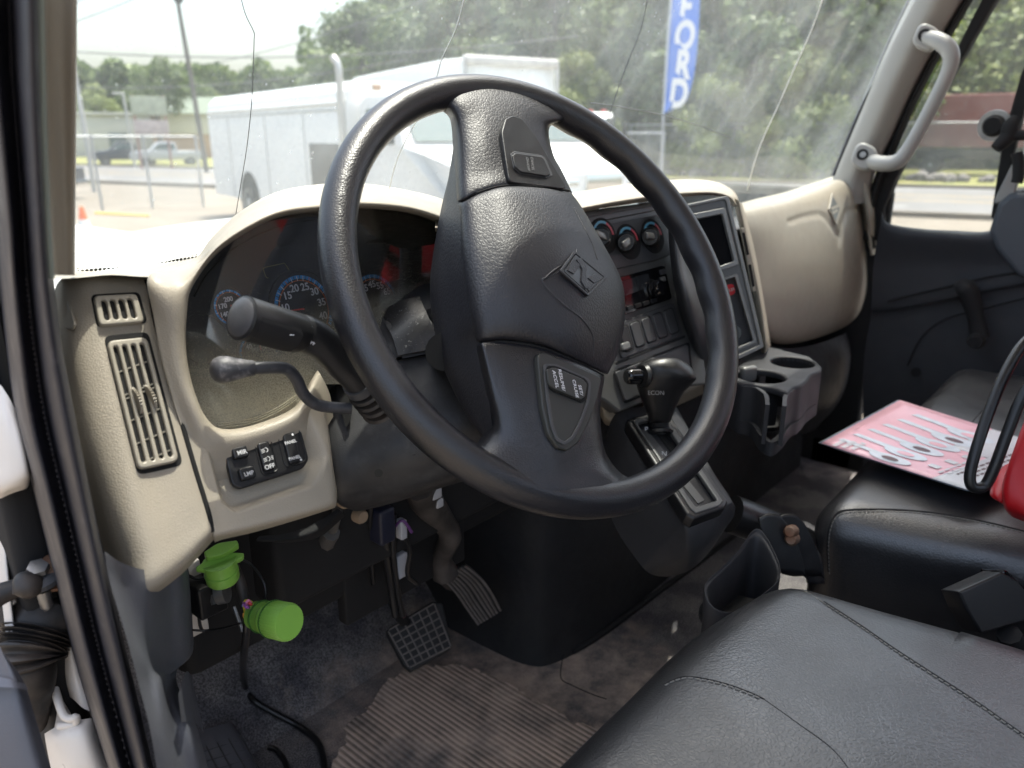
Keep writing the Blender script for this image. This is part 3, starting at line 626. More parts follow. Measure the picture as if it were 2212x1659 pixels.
# ---- long white building, roadside signs, red roof, red trailer
b1 = thing('warehouse', 'long low white building with a flat roof on the far left', 'building')
box('wall', (0,0,2.0), (55,12,4.0), mat('pale_wall',(.5,.5,.47),.8,var=.1,vscale=.3), b1, .05)
box('roof', (0,0,4.12), (55.6,12.6,.25), panelg, b1, .05)
for k in range(7): box('window', (-24+8*k,-6.02,1.6), (1.6,.1,1.4), cglass, b1, .01)
b1.location = azp(250, 96); b1.rotation_euler = (0,0,rad(-22))
b2 = thing('small_building', 'orange trimmed pale shop with a green roof peeking behind the box truck rear', 'building')
box('wall', (0,0,2), (9,7,4), mat('orange_wall',(.5,.33,.22),.8), b2, .05)
box('fascia', (-.5,-3.6,3.1), (7,.2,1.8), mat('cream_wall',(.6,.57,.5),.8), b2, .02)
rf = link('roof', mesh([V(-5,-4,4),V(5,-4,4),V(5,4,4),V(-5,4,4),V(-5,0,5.6),V(5,0,5.6)], [(0,1,5,4),(2,3,4,5),(0,4,3),(1,2,5)]), mat('green_roof',(.10,.13,.09),.7), b2, smooth=False)
b2.location = azp(440, 84); b2.rotation_euler = (0,0,rad(-25))
b3 = thing('shed', 'small shed with a red gable roof behind the parked white truck', 'building')
box('wall', (0,0,1.5), (8,6,3), mat('shed_wall',(.3,.3,.3),.8), b3, .03)
link('roof', mesh([V(-4.3,-3.4,2.9),V(4.3,-3.4,2.9),V(4.3,3.4,2.9),V(-4.3,3.4,2.9),V(-4.3,0,4.4),V(4.3,0,4.4)], [(0,1,5,4),(2,3,4,5),(0,4,3),(1,2,5)]), mat('red_roof',(.45,.09,.07),.6), b3, smooth=False)
b3.scale = (.7,.7,1.05); b3.location = azp(1300, 60); b3.rotation_euler = (0,0,rad(-45))
sg = thing('roadside_sign', 'tall panel sign with two boards beside the far road', 'sign')
for s in (-1,1): tube('post', [V(s*1.1,0,0),V(s*1.1,0,2),V(s*1.1,0,4),V(s*1.1,0,5.2)], .09, mat('sign_post',(.3,.16,.14),.6) if s < 0 else MATS['sign_post'], sg, 2, 8)
box('board', (0,0,4.5), (2.6,.2,1.3), mat('sign_board',(.42,.45,.33),.6,var=.3,vscale=2), sg, .02); box('board', (0,0,3.0), (2.5,.2,1.0), mat('sign_board_b',(.5,.42,.4),.6,var=.3,vscale=3), sg, .02)
sg.scale = (.8,.8,.85); sg.location = azp(330, 56); sg.rotation_euler = (0,0,rad(-28))
tr = thing('red_trailer', 'dark red box trailer behind the fence in the door window', 'trailer')
box('box_body', (0,0,2.4), (2.5,6.5,2.3), mat('maroon_paint',(.23,.055,.05),.7,var=.2,vscale=2), tr, .05)
box('undercarriage', (0,0,.95), (1.8,6.2,.4), darkm, tr, .03)
for y in (-2,-1,2.4): 
    for s in (-1,1): wheel(tr, s*1.0, y, .45, .3)
tr.location = azp(2150, 48, .1); tr.rotation_euler = (0,0,rad(8))
tr.scale = (1.1,1.1,1.1)
# ---- utility pole + wires
woodp = mat('weathered_pole', (.16,.15,.13), .9)
up_ = thing('utility_pole', 'leaning wooden utility pole with a transformer left of centre', 'utility pole')
pb = azp(437, 50); tube('pole_shaft', [pb, pb+V(-.2,.1,5), pb+V(-.45,.2,10), pb+V(-.6,.3,17)], [.15,.13,.11,.09], woodp, up_, 4, 10)
q = pb + V(-.45,.2,9.3); box('transformer', q+V(.05,-.1,0), (.42,.36,.7), greyp, up_, .08)
q = pb + V(-.52,.25,13.6); box('cross_arm', q, (2.6,.14,.14), woodp, up_, .01, rot=Matrix.Rotation(rad(-30),4,'Z'))
for s in (-1.1,-.4,.5,1.1): lathe('insulator', q+V(s*.86,-s*.5,.08), q+V(s*.86,-s*.5,.32), [(0,.05),(.5,.08),(1,.03)], greyp, up_, 8)
wirem = mat('overhead_wire', (.10,.10,.10), .6)
for i, (a, b, sag, r, lb) in enumerate([((-60,92,44),(1250,78,40),.9,.035,'horizontal cable low across the sky left of the wheel'),((-40,95,46),(330,-20,30),.3,.026,'rising wire left of the utility pole, lowest'),((-40,62,46),(260,-40,30),.3,.026,'rising wire left of the utility pole, middle'),((-40,40,46),(200,-50,30),.3,.026,'rising wire left of the utility pole, topmost'),((440,140,52),(1000,-30,30),.3,.026,'wire rising right from the utility pole'),((150,188,44),(880,128,40),.5,.026,'lower wire passing above the box truck roof')]):
    p0, p1 = D(*a), D(*b); pts = [p0.lerp(p1, k/8) - V(0,0,sag*4*(k/8)*(1-k/8)) for k in range(9)]
    tag(tube('overhead_wire', pts, r, wirem, None, 2, 6), lb, 'cable', 'overhead wires')
# light poles
for px, py0, py1, d, lb in ((262,222,300,60,'pale lamp post behind the fence near the pillar'),(165,200,330,34,'grey leaning post beside the left pillar')):
    l_ = thing('lamp_post', lb, 'lamp post'); b_ = azp(px+20, d); h = 2 + d*.045*(1 if d > 50 else 2.2)
    tube('post', [b_, b_+V(0,0,h*.5), b_+V(-.1,0,h)], .09, panelg, l_, 3, 8); box('lamp_head', b_+V(-.35,.1,h), (.7,.25,.12), panelg, l_, .03)
# ---- chain link fences
def fence_mat():
    m, n, l, o = mk('chain_link'); tc = n.new('ShaderNodeTexCoord'); sp = n.new('ShaderNodeSeparateXYZ'); l.new(tc.outputs['UV'], sp.inputs[0])
    def M(op, a, b=None):
        q = n.new('ShaderNodeMath'); q.operation = op
        for i, v in enumerate((a, b)):
            if v is None: continue
            if isinstance(v, (int, float)): q.inputs[i].default_value = v
            else: l.new(v, q.inputs[i])
        return q.outputs[0]
    u, v = sp.outputs[0], sp.outputs[1]; k = 11
    def band(e): return M('LESS_THAN', M('ABSOLUTE', M('SUBTRACT', M('FRACT', M('MULTIPLY', e, k)), .5)), .055)
    f = M('MAXIMUM', band(M('ADD', u, v)), band(M('SUBTRACT', u, v)))
    d = n.new('ShaderNodeBsdfPrincipled'); d.inputs['Base Color'].default_value = (.33,.34,.34,1); d.inputs['Metallic'].default_value = .5
    t = n.new('ShaderNodeBsdfTransparent'); x = n.new('ShaderNodeMixShader'); l.new(f, x.inputs[0]); l.new(t.outputs[0], x.inputs[1]); l.new(d.outputs[0], x.inputs[2]); l.new(x.outputs[0], o.inputs[0]); return m
clm = fence_mat(); galv = mat('galvanised', (.40,.41,.42), .45, metal=.5)
def fence(pts, h, label):
    f = thing('chain_link_fence', label, 'fence')
    for i, p in enumerate(pts): tube('post', [V(*p,0), V(*p,h*.5), V(*p,h+.05)], .04, galv, f, 2, 8)
    for a, b in zip(pts, pts[1:]):
        a, b = V(*a,0), V(*b,0); L_ = (b-a).length
        me = mesh([a+V(0,0,.05), b+V(0,0,.05), b+V(0,0,h), a+V(0,0,h)], [(0,1,2,3)]); uv = me.uv_layers.new(name='UVMap')
        for i, c in enumerate(((0,0),(L_,0),(L_,h),(0,h))): uv.data[i].uv = c
        link('mesh_panel', me, clm, f, smooth=False)
        tube('top_rail', [a+V(0,0,h), (a+b)/2+V(0,0,h), b+V(0,0,h)], .028, galv, f, 2, 8)
def gp(px, py): p = onZ(px, py, 0); return (p.x, p.y)
fence([gp(120,462), gp(222,455), gp(330,450), gp(440,446)], 2.0, 'grey chain link fence behind the hood between pillar and box truck')
fence([(azp(x, d).x, azp(x, d).y) for x, d in ((1200,30),(1310,27),(1434,24.5))], 2.1, 'chain link fence between the parked white truck and the blue banner')
fence([rp(s, 11.6) for s in (-40,-34,-28,-22,-16,-10,-4,2,8,14,20)], 2.6, 'long chain link fence in front of the dark red trailer across the road')
wr_ = tag(link('low_barrier', bm_box((0,0,0),(1,1,1)), None), 'x', 'x'); bpy.data.objects.remove(wr_)
# coloured pipe lying by the fence
a, b = onZ(205,460,.04), onZ(322,466,.04)
tag(tube('plastic_strip', [a, a.lerp(b,.4), b], .028, mat('yellow_pipe',(.75,.55,.08),.5), None, 3, 8), 'yellow plastic strip lying at the foot of the left fence', 'strip')
# ---- blue banner
bn = thing('feather_banner', 'tall blue banner with white letters right of the steering wheel', 'banner')
bd = 19.0; blue = mat('banner_blue', (.035,.13,.48), .7); bwh = mat('banner_white', (.75,.75,.75), .7)
rows = []
for py, x0, x1 in ((-120,1478,1520),(0,1452,1512),(80,1446,1508),(150,1441,1501),(205,1437,1488),(225,1436,1474),(245,1434,1437)):
    rows.append([D(x0, py, bd), D((x0*2+x1)/3, py, bd-.06), D((x0+2*x1)/3, py, bd+.02), D(x1, py, bd+.05)])
fl = surf('cloth', rows, blue, bn, 4, 4, thick=.004)
pb = azp(1432, 21); pb2 = D(1434, 245, bd); pbz = V(pb2.x, pb2.y, 0)
tube('pole', [pbz, V(pb2.x,pb2.y,2), D(1434,230,bd), D(1450,0,bd), D(1476,-120,bd)], .03, galv, bn, 4, 8)
for ch, cx_, cy_ in (('F',1484,18),('O',1482,80),('R',1478,143),('D',1469,205)):
    P0 = D(cx_-3, cy_, bd-.10); o_ = text(ch, V(0,0,0), V(1,0,0), V(0,1,0), .90, bwh, bn, ext=.004, bold=.035); o_.data.transform(Matrix.Diagonal((.66,1,1,1)))
    xx = RT.normalized(); yy = (UZ + RT*.08).normalized(); zz = xx.cross(yy).normalized(); o_.data.transform(Matrix(((xx.x,yy.x,zz.x,P0.x),(xx.y,yy.y,zz.y,P0.y),(xx.z,yy.z,zz.z,P0.z),(0,0,0,1))))

# ================================================================== the truck cab we look into
cab = thing('truck_cab', 'interior shell of a white medium truck with grey trim and cracked windscreen', 'truck cab', (1.2,.2,1.1))
WS = (V(1,.76,1.85), V(0,-1,-.44).normalized())
# windscreen and its cracks
g = link('windscreen', mesh([PL(60,720,WS), V(2.35,.76+.022,1.80), V(2.35,.76-.44*.85,2.70), V(.17,.76-.44*.85,2.70), V(.17,.76+.022,1.80)][1:], [(0,1,2,3)]), wsglass, cab, smooth=False)
for pts, r, m in (([(517,-20),(530,30),(548,68),(549,85),(547,150),(543,230),(533,320),(520,400),(507,478)], .0004, crackm),
                  ([(1006,-20),(985,60),(955,125),(940,175),(905,250),(868,320),(850,370),(836,432)], .0006, crackw),
                  ([(1783,-20),(1755,60),(1715,150),(1680,230),(1650,295),(1630,350),(1614,410)], .0013, crackw),
                  ([(1402,-20),(1385,60),(1350,150),(1322,230),(1290,330)], .0006, crackm),
                  ([(1275,222),(1350,232),(1430,248),(1500,268),(1580,298)], .0007, crackm)):
    tube('crack', [PL(x, y, WS, .003) for x, y in pts], r, m, cab, 4, 6)
# wiper swept pale smears are in the glass dust; frit band at the lower edge
fm, n, l, o = mk('frit_dots'); tc = n.new('ShaderNodeTexCoord'); v = n.new('ShaderNodeTexVoronoi'); v.inputs['Scale'].default_value = 260; v.inputs['Randomness'].default_value = 0
l.new(tc.outputs['Object'], v.inputs['Vector']); lt = n.new('ShaderNodeMath'); lt.operation = 'LESS_THAN'; lt.inputs[1].default_value = .42; l.new(v.outputs['Distance'], lt.inputs[0])
bk = n.new('ShaderNodeBsdfDiffuse'); bk.inputs[0].default_value = (.03,.03,.03,1); tp = n.new('ShaderNodeBsdfTransparent'); mx = n.new('ShaderNodeMixShader'); l.new(lt.outputs[0], mx.inputs[0]); l.new(tp.outputs[0], mx.inputs[1]); l.new(bk.outputs[0], mx.inputs[2]); l.new(mx.outputs[0], o.inputs[0])
surf('frit_band', [[PL(*q, WS, .002) for q in r] for r in ([(165,580),(260,577),(340,568),(430,548)],[(165,592),(260,592),(340,582),(430,562)])], fm, cab, 4, 3)
# roof, rear wall, floor pan, firewall
headl = mat('headliner', (.60,.59,.56), .9)
box('roof', (1.2,-.15,2.72), (2.15,1.15,.05), headl, cab, .02)
box('rear_wall', (1.2,-.72,1.35), (2.1,.05,.74), headl, cab, .02); box('rear_header', (1.2,-.72,2.62), (2.1,.05,.18), headl, cab, .02)
box('rear_glare_blocker', (1.72,-.715,2.12), (.95,.04,.82), headl, cab, .02)  # added out of view to keep bright outdoors out of the lens reflection
for x_ in (.2, 2.2): box('rear_corner', (x_,-.72,2.1), (.16,.06,.80), headl, cab, .02)
box('door_sill', (.14,.12,1.02), (.06,1.1,.16), whitej, cab, .02)
fl = link('floor', mesh([V(.15,-.75,1.1),V(2.2,-.75,1.1),V(2.2,.92,1.1),V(.15,.92,1.1),V(.15,1.18,1.36),V(2.2,1.18,1.36)], [(0,1,2,3),(3,2,5,4)]), carpetm, cab, smooth=False)
box('firewall', (1.2,1.2,1.48), (2.2,.04,.40), matblk, cab, .01)
box('side_cowl', (.175,.93,1.5), (.03,.5,.9), matblk, cab, .01)
box('cowl', (1.2,.86,1.76), (2.1,.22,.05), matblk, cab, .01)
# hood outside
surf('hood', [[onZ(x, y, 1.60) for x, y in ((60,560),(165,537),(290,502),(400,484),(520,470),(700,458),(960,447),(1300,440))],
              [onZ(x, y, 1.70) for x, y in ((60,590),(165,560),(290,530),(400,505),(520,490),(700,475),(960,470),(1300,470))],
              [onY(x, y, 1.0) for x, y in ((40,640),(165,585),(290,570),(400,560),(520,540),(700,520),(960,510),(1300,510))],
              [onY(x, y, .92) for x, y in ((40,700),(165,640),(290,620),(400,610),(520,600),(700,580),(960,560),(1300,540))]], white, cab, 6, 6, thick=.01)
# left A pillar
surf('left_pillar_trim', [[onX(a, y, .178), onX(b, y, .190), onX((b+c)/2, y, .200), onX(c-3, y, .205), onX(c, y, .212), onX(c+1, y, .235)] for y, a, b, c in
   ((-80,70,86,170),(0,84,96,166),(150,88,100,165),(300,94,106,164),(420,100,112,163),(520,104,116,162),(588,109,118,161),(594,112,119,160))], cream, cab, 5, 5)
# rubber door seal with ribs and stitched seam
SL = [(-80,-60,84),(0,-50,90),(150,-40,93),(300,-22,97),(480,-2,105),(600,6,113),(750,20,132),(900,38,160),(1050,76,190),(1220,118,226),(1360,152,258),(1500,190,292),(1700,250,338),(1800,275,362)]
surf('door_seal', [[onX(a-12, y, .20), onX(a, y, .168), onX(a+(b-a)*.18, y, .150), onX(a+(b-a)*.38, y, .158), onX(a+(b-a)*.5, y, .166), onX(a+(b-a)*.62, y, .158), onX(a+(b-a)*.82, y, .156), onX(b-4, y, .165), onX(b+3, y, .19)] for y, a, b in SL], sealm, cab, 4, 5)
tube('seal_edge', [onX(b-2, y, .1635) for y, a, b in SL[:6]], .0018, mat('flange_highlight',(.20,.23,.20),.4), cab, 4, 8)  # metal flange edge, its highlight put into the pale colour
import itertools
st = [onX(a+(b-a)*.47, y, .1625) for y, a, b in SL[5:]]; sp_ = spline(st, 26); bm = bmesh.new()
for i in range(0, len(sp_)-1, 2):
    p, q2 = sp_[i], sp_[i+1]; d = (q2-p)*.55; mid = (p+q2)/2; s_ = RT*.0006; s2 = FW*.0006
    vv = [bm.verts.new(mid+e) for e in (-d*.5-s_, -d*.5+s_, d*.5+s_, d*.5-s_)]; bm.faces.new(vv)
link('seal_stitching', bm2me(bm), mat('dusty_thread',(.12,.11,.12),.8), cab, smooth=False)
# right A pillar trim with rubber and window frame
surf('right_pillar_trim', [[onX(a-6, y, 2.15), onX(a, y, 2.08), onX(a+(b-a)*.3, y, 2.055), onX(a+(b-a)*.6, y, 2.06), onX(b-4, y, 2.10), onX(b, y, 2.14)] for y, a, b in
   ((-80,2008,2122),(0,1970,2080),(100,1922,2022),(200,1880,1970),(300,1838,1925),(380,1806,1888),(440,1790,1878))], pillarm, cab, 6, 6)
surf('windscreen_seal', [[onX(a-9, y, 2.11), onX(a-5, y, 2.095), onX(a, y, 2.10)] for y, a in ((-80,2006),(0,1968),(100,1920),(200,1878),(300,1836),(380,1804))], sealm, cab, 3, 5)
surf('door_seal_strip', [[onX(b-3, y, 2.13), onX(b+8, y, 2.10), onX(b+22, y, 2.14)] for y, b in ((-80,2122),(0,2080),(100,2022),(200,1970),(300,1925),(400,1885),(450,1872))], matblk, cab, 4, 5)
# grab handle on the right pillar
gh = [(1996,80,2.0),(2030,90,1.985),(2052,112,1.98),(2050,150,1.98),(2010,235,1.98),(1962,322,1.98),(1935,350,1.98),(1895,352,1.99),(1860,336,2.03)]
tube('grab_handle', [onX(*q) for q in gh], [.017,.018,.0175,.0155,.015,.0155,.0175,.018,.017], handlem, cab, 6, 14)
for cx_, cy_, a_ in ((2000,80,22),(1866,338,22)):
    pl = (onX(cx_, cy_, 1.985), (CAM - onX(cx_, cy_, 2.03) + V(-.6,0,.2)).normalized())
    q = plate('handle_pad', pl, [rrect(cx_, cy_, 50, 56, .75, a_)], .055, handlem, cab, bev=.006)
    disc('screw_recess', pl, cx_-3, cy_-4, .013, matblk, q, off=.0012); disc('screw', pl, cx_-2, cy_-4, .007, steel, q, off=.0022, n=12)
# ================================================================== dashboard
dash = thing('dashboard', 'cream and grey dashboard with round instrument binnacle and dark centre stack', 'dashboard', (.9,.7,1.6))
def tilted(px, py, y, beta, nx=0.0):
    b = rad(beta); return (onY(px, py, y), V(nx, -math.cos(b), math.sin(b)).normalized())
D1 = tilted(400, 800, .60, 33)
def d1(px, py, off=0): return PL(px, py, D1, off)
# ---- left end pod with the air vents
PODR = [([150,163,196,255,316,318],[594,588,586,587,592,594],[-.05,-.03,-.02,-.02,-.02,-.03]),
        ([119,138,188,250,318,322],[625,612,606,611,606,608],[-.045,-.018,-.002,-.002,-.002,-.02]),
        ([128,152,205,262,338,342],[740,740,740,720,700,702],[-.05,-.014,0,.001,0,-.02]),
        ([150,180,238,300,382,386],[900,905,905,890,870,872],[-.055,-.016,0,.001,0,-.02]),
        ([185,220,278,345,422,426],[1050,1060,1065,1040,1010,1012],[-.06,-.018,0,.001,0,-.02]),
        ([222,262,315,385,452,456],[1180,1195,1195,1150,1108,1110],[-.065,-.02,0,.001,0,-.02]),
        ([232,285,326,395,460,464],[1208,1262,1266,1215,1150,1152],[-.065,-.02,-.004,-.002,-.002,-.02]),
        ([245,292,328,398,462,466],[1215,1278,1286,1235,1166,1168],[-.075,-.05,-.03,-.025,-.025,-.03])]
pod = surf('end_pod', [[d1(x, y, o) for x, y, o in zip(*r)] for r in PODR], cream, dash, 7, 6)
PB = bvh(pod)
tube('panel_gap', [hit(PB, x, y, .0) or d1(x, y) for x, y in ((316,606),(336,700),(380,870),(420,1010),(450,1108),(459,1150))], .0022, void, pod, 5, 8)
# cover plug on the pod side
plug = tplane(PB, [(135,700),(152,650),(150,710)], .0012)
plate('blank_plug', plug, [quadr([(127,655),(146,648),(160,700),(155,712),(140,709)], .3)], .002, creamS, pod, bev=.0006)
# vents: frame with slots, deep dark box behind, slats and thumb wheels
vp = tplane(PB, [(215,700),(290,690),(330,960)], .0)
vp = (vp[0], vp[1])
def slot(cx, cy, w, h, ang, n=6):
    out = []
    for k in range(n+1): a = rad(180+180*k/n); out.append((w/2*math.cos(a), -h/2 + w/2 + w/2*math.sin(a)))
    for k in range(n+1): a = rad(180*k/n); out.append((w/2*math.cos(a), h/2 - w/2 + w/2*math.sin(a)))
    c, s = math.cos(rad(ang)), math.sin(rad(ang)); return [(cx+x*c-y*s, cy+x*s+y*c) for x, y in out]
# small vent: corner quad in pixels and bilinear helper
def bil(q, u, v): 
    a, b, c, d = [Vector(p) for p in q]; return a*(1-u)*(1-v) + b*u*(1-v) + c*u*v + d*(1-u)*v
def bslot(q, u, hw, v0, v1, n=6):
    """rounded slot in the (u,v) square of quad q"""
    out = []; asp = (Vector(q[1])-Vector(q[0])).length/(Vector(q[3])-Vector(q[0])).length; hv = hw*asp
    for k in range(n+1): a = rad(180+180*k/n); out.append(tuple(bil(q, u+hw*math.cos(a), v0+hv+hv*math.sin(a))))
    for k in range(n+1): a = rad(180*k/n); out.append(tuple(bil(q, u+hw*math.cos(a), v1-hv+hv*math.sin(a))))
    return out
def vent(q, us, hw, v0, v1, slats, label):
    e = [tuple(bil(q, a, b)) for a, b in ((-.06,-.04),(1.06,-.04),(1.06,1.04),(-.06,1.04))]
    plate('vent_gap', vp, [quadr(e, .16)], .004, void, pod, off=.0012, bev=.0004)
    f = plate('air_vent', vp, [quadr(q, .17)] + [bslot(q, u, hw, v0, v1) for u in us], .0060, creamS, pod, off=.0052, bev=.0013, label=label)
    # dark well is visible through the slots
    ins = [tuple(bil(q, a, b)) for a, b in ((.06,.04),(.94,.04),(.94,.96),(.06,.96))]
    plate('vent_well', vp, [quadr(ins, .1)], .0006, void, f, off=.0020, bev=.0001)
    for v in slats:
        a, b = bil(q, .1, v+.02), bil(q, .9, v-.02)
        box_ = plate('slat', vp, [[(a.x, a.y), (b.x, b.y-5), (b.x, b.y-1), (a.x, a.y+4)]], .0012, MATS.get('slat_tan') or mat('slat_tan',(.14,.13,.105),.5), f, off=.0030, bev=.0003)
    return f
small = vent([(203,638),(296,633),(313,695),(216,703)], (.2,.4,.6,.8), .062, .16, .84, (), 'small demister vent with four slots')
big = vent([(232,736),(318,727),(388,995),(300,1014)], (.17,.39,.61,.83), .060, .045, .955, (.22,.40,.43,.78,.93,.60), 'tall vent grille with four slots')
for cx_, cy_ in ((292,868),(322,862)):
    c = PL(cx_, cy_, vp, .000); ax = PL(cx_+12, cy_-3, vp, .000) - c
    lathe('thumb_wheel', c - ax*.28, c + ax*.28, [(0,.010),(.05,.0115),(.95,.0115),(1,.010)], MATS.get('wheel_tan') or mat('wheel_tan',(.26,.23,.18),.5), big, 60, ridges=1, rdepth=.0011)
# ---- binnacle surround ring: outer/back, crest, lip, inner edge
RING = [((1010,470,.70),(1005,478,.655),(1000,505,.60),(1000,520,.66)),
        ((965,434,.72),(962,442,.66),(958,474,.60),(956,486,.66)),
        ((880,411,.74),(878,419,.68),(884,450,.615),(882,462,.68)),
        ((780,396,.75),(779,405,.69),(780,441,.62),(779,452,.69)),
        ((690,398,.75),(691,408,.69),(694,448,.62),(694,458,.69)),
        ((600,414,.74),(603,424,.68),(610,458,.612),(612,468,.68)),
        ((520,456,.72),(525,466,.665),(546,484,.608),(550,493,.67)),
        ((458,512,.70),(466,522,.65),(482,524,.604),(488,533,.66)),
        ((424,556,.69),(434,564,.64),(441,566,.60),(448,572,.65)),
        ((370,578,.66),(375,588,.62),(408,622,.595),(413,626,.64)),
        ((322,597,.635),(326,606,.605),(398,668,.592),(402,671,.64)),
        ((330,670,.605),(338,690,.598),(396,740,.588),(401,741,.635)),
        ((352,790,.592),(360,800,.588),(407,815,.582),(412,814,.63)),
        ((390,915,.575),(400,915,.574),(428,882,.572),(433,877,.62)),
        ((420,1000,.566),(428,980,.566),(447,916,.568),(452,908,.615)),
        ((440,1040,.562),(455,1000,.562),(470,934,.566),(474,924,.612)),
        ((500,1030,.562),(505,990,.562),(515,934,.566),(516,924,.612)),
        ((560,1010,.562),(565,975,.562),(575,918,.566),(574,908,.612)),
        ((620,985,.562),(622,950,.562),(632,893,.566),(628,884,.612)),
        ((670,955,.565),(668,920,.565),(660,862,.570),(655,856,.615)),
        ((700,930,.575),(695,890,.575),(676,830,.580),(668,826,.62)),
        ((720,900,.60),(712,850,.60),(690,805,.60),(682,800,.64))]
ring = surf('binnacle_surround', [[onY(*p) for p in r] for r in RING], cream, dash, 5, 5)
# ---- lower panel with the recessed switch pocket
RCQ = quadr([(446,958),(630,884),(668,890),(712,985),(680,1050),(510,1108),(478,1085)], .2)
def pocket(x, y): return -.016*sstep(2, -24, sdpoly(x, y, RCQ))
LP = [[(398,925,-.02),(400,928,-.001),(440,960,.0),(520,940,.0),(600,915,0),(655,880,0),(694,862,-.004),(698,860,-.02)],
      [(416,1000,-.02),(418,1000,-.001),(450,1010,.0),(520,1000,0),(600,975,0),(670,940,0),(706,930,-.004),(710,930,-.02)],
      [(438,1080,-.02),(440,1080,-.001),(470,1080,.0),(530,1075,0),(610,1050,0),(680,1010,0),(716,1010,-.004),(720,1010,-.02)],
      [(455,1140,-.02),(457,1140,-.001),(480,1130,.0),(540,1118,0),(620,1095,0),(690,1070,0),(723,1065,-.004),(728,1065,-.02)],
      [(460,1162,-.02),(463,1160,-.004),(485,1154,-.002),(545,1140,-.002),(620,1120,-.002),(690,1100,-.002),(722,1090,-.006),(727,1088,-.02)],
      [(464,1172,-.03),(468,1170,-.02),(487,1164,-.02),(548,1150,-.02),(622,1129,-.02),(690,1108,-.02),(720,1098,-.02),(724,1095,-.03)]]
D2 = (d1(470,960), D1[1])
low = surf('lower_panel', [[PL(x, y, D2, o) for x, y, o in r] for r in LP], cream, dash, 12, 12, disp=pocket)
SWP = (D2[0] - D2[1]*.0095, D2[1])
swq = quadr([(484,972),(500,962),(636,922),(652,932),(668,992),(655,1012),(520,1056),(502,1046)], .35)
swb = plate('switch_bezel', SWP, [swq], .005, blackp, dash, off=.0035, bev=.0012, label='black switch bezel with four switches')
sxd = (PL(620,975,SWP) - PL(520,1003,SWP)).normalized(); syd = (PL(565,950,SWP) - PL(580,1010,SWP)).normalized()
def button(q, off, txt, sub=None):
    b = plate('switch', SWP, [quadr(q, .25)], .007, blackp, swb, off=off, bev=.0014)
    for t, px, py, s in txt: text(t, PL(px, py, SWP, off+.0004), sxd, syd, s, creamtx, b, ext=.0001, bold=.0001)
    return b
for q in ([(548,950),(583,940),(604,1018),(567,1028)], [(597,932),(646,920),(666,998),(616,1012)]):
    plate('switch_frame', SWP, [quadr(q, .3), quadr([tuple(Vector(p).lerp(sum((Vector(k) for k in q), Vector((0,0)))/4, .09)) for p in q], .3)], .003, blackp, swb, off=.0045, bev=.0008)
button([(500,968),(532,960),(540,985),(508,992)], .0078, [('MIR',523,977,.0052)])
button([(515,1012),(547,1004),(556,1030),(523,1038)], .0078, [('LMP',538,1023,.0048)])
b_ = button([(556,957),(580,951),(597,1012),(572,1018)], .0066, [('OFF',583,1008,.0054)])
for k, (px, py) in enumerate(((574,972),(579,991))):
    c = PL(px, py, SWP, .0071)
    disc('lamp_symbol', (c, SWP[1]), *proj(c), .0022, creamtx, b_, thick=.0001, r0=.0016, a0=-90, a1=90, n=12)
    for j in (-1, 0, 1):
        p0 = c - sxd*.001 + syd*.0013*j; tube('lamp_symbol', ends(p0, p0 - sxd*.0032 - syd*.0006), .00028, creamtx, b_, 1, 5)
        if k: p0 = c + sxd*.003 + syd*.0013*j; tube('lamp_symbol', ends(p0, p0 + sxd*.002), .00028, creamtx, b_, 1, 5)
button([(611,938),(636,932),(652,996),(627,1003)], .0066, [('PANEL',628,955,.0040),('PANEL',637,989,.0040)])
for px, py in ((623,945),(641,999)): disc('dimmer_dot', SWP, px, py, .0011, creamtx, swb, off=.0086, thick=.0002, n=12)
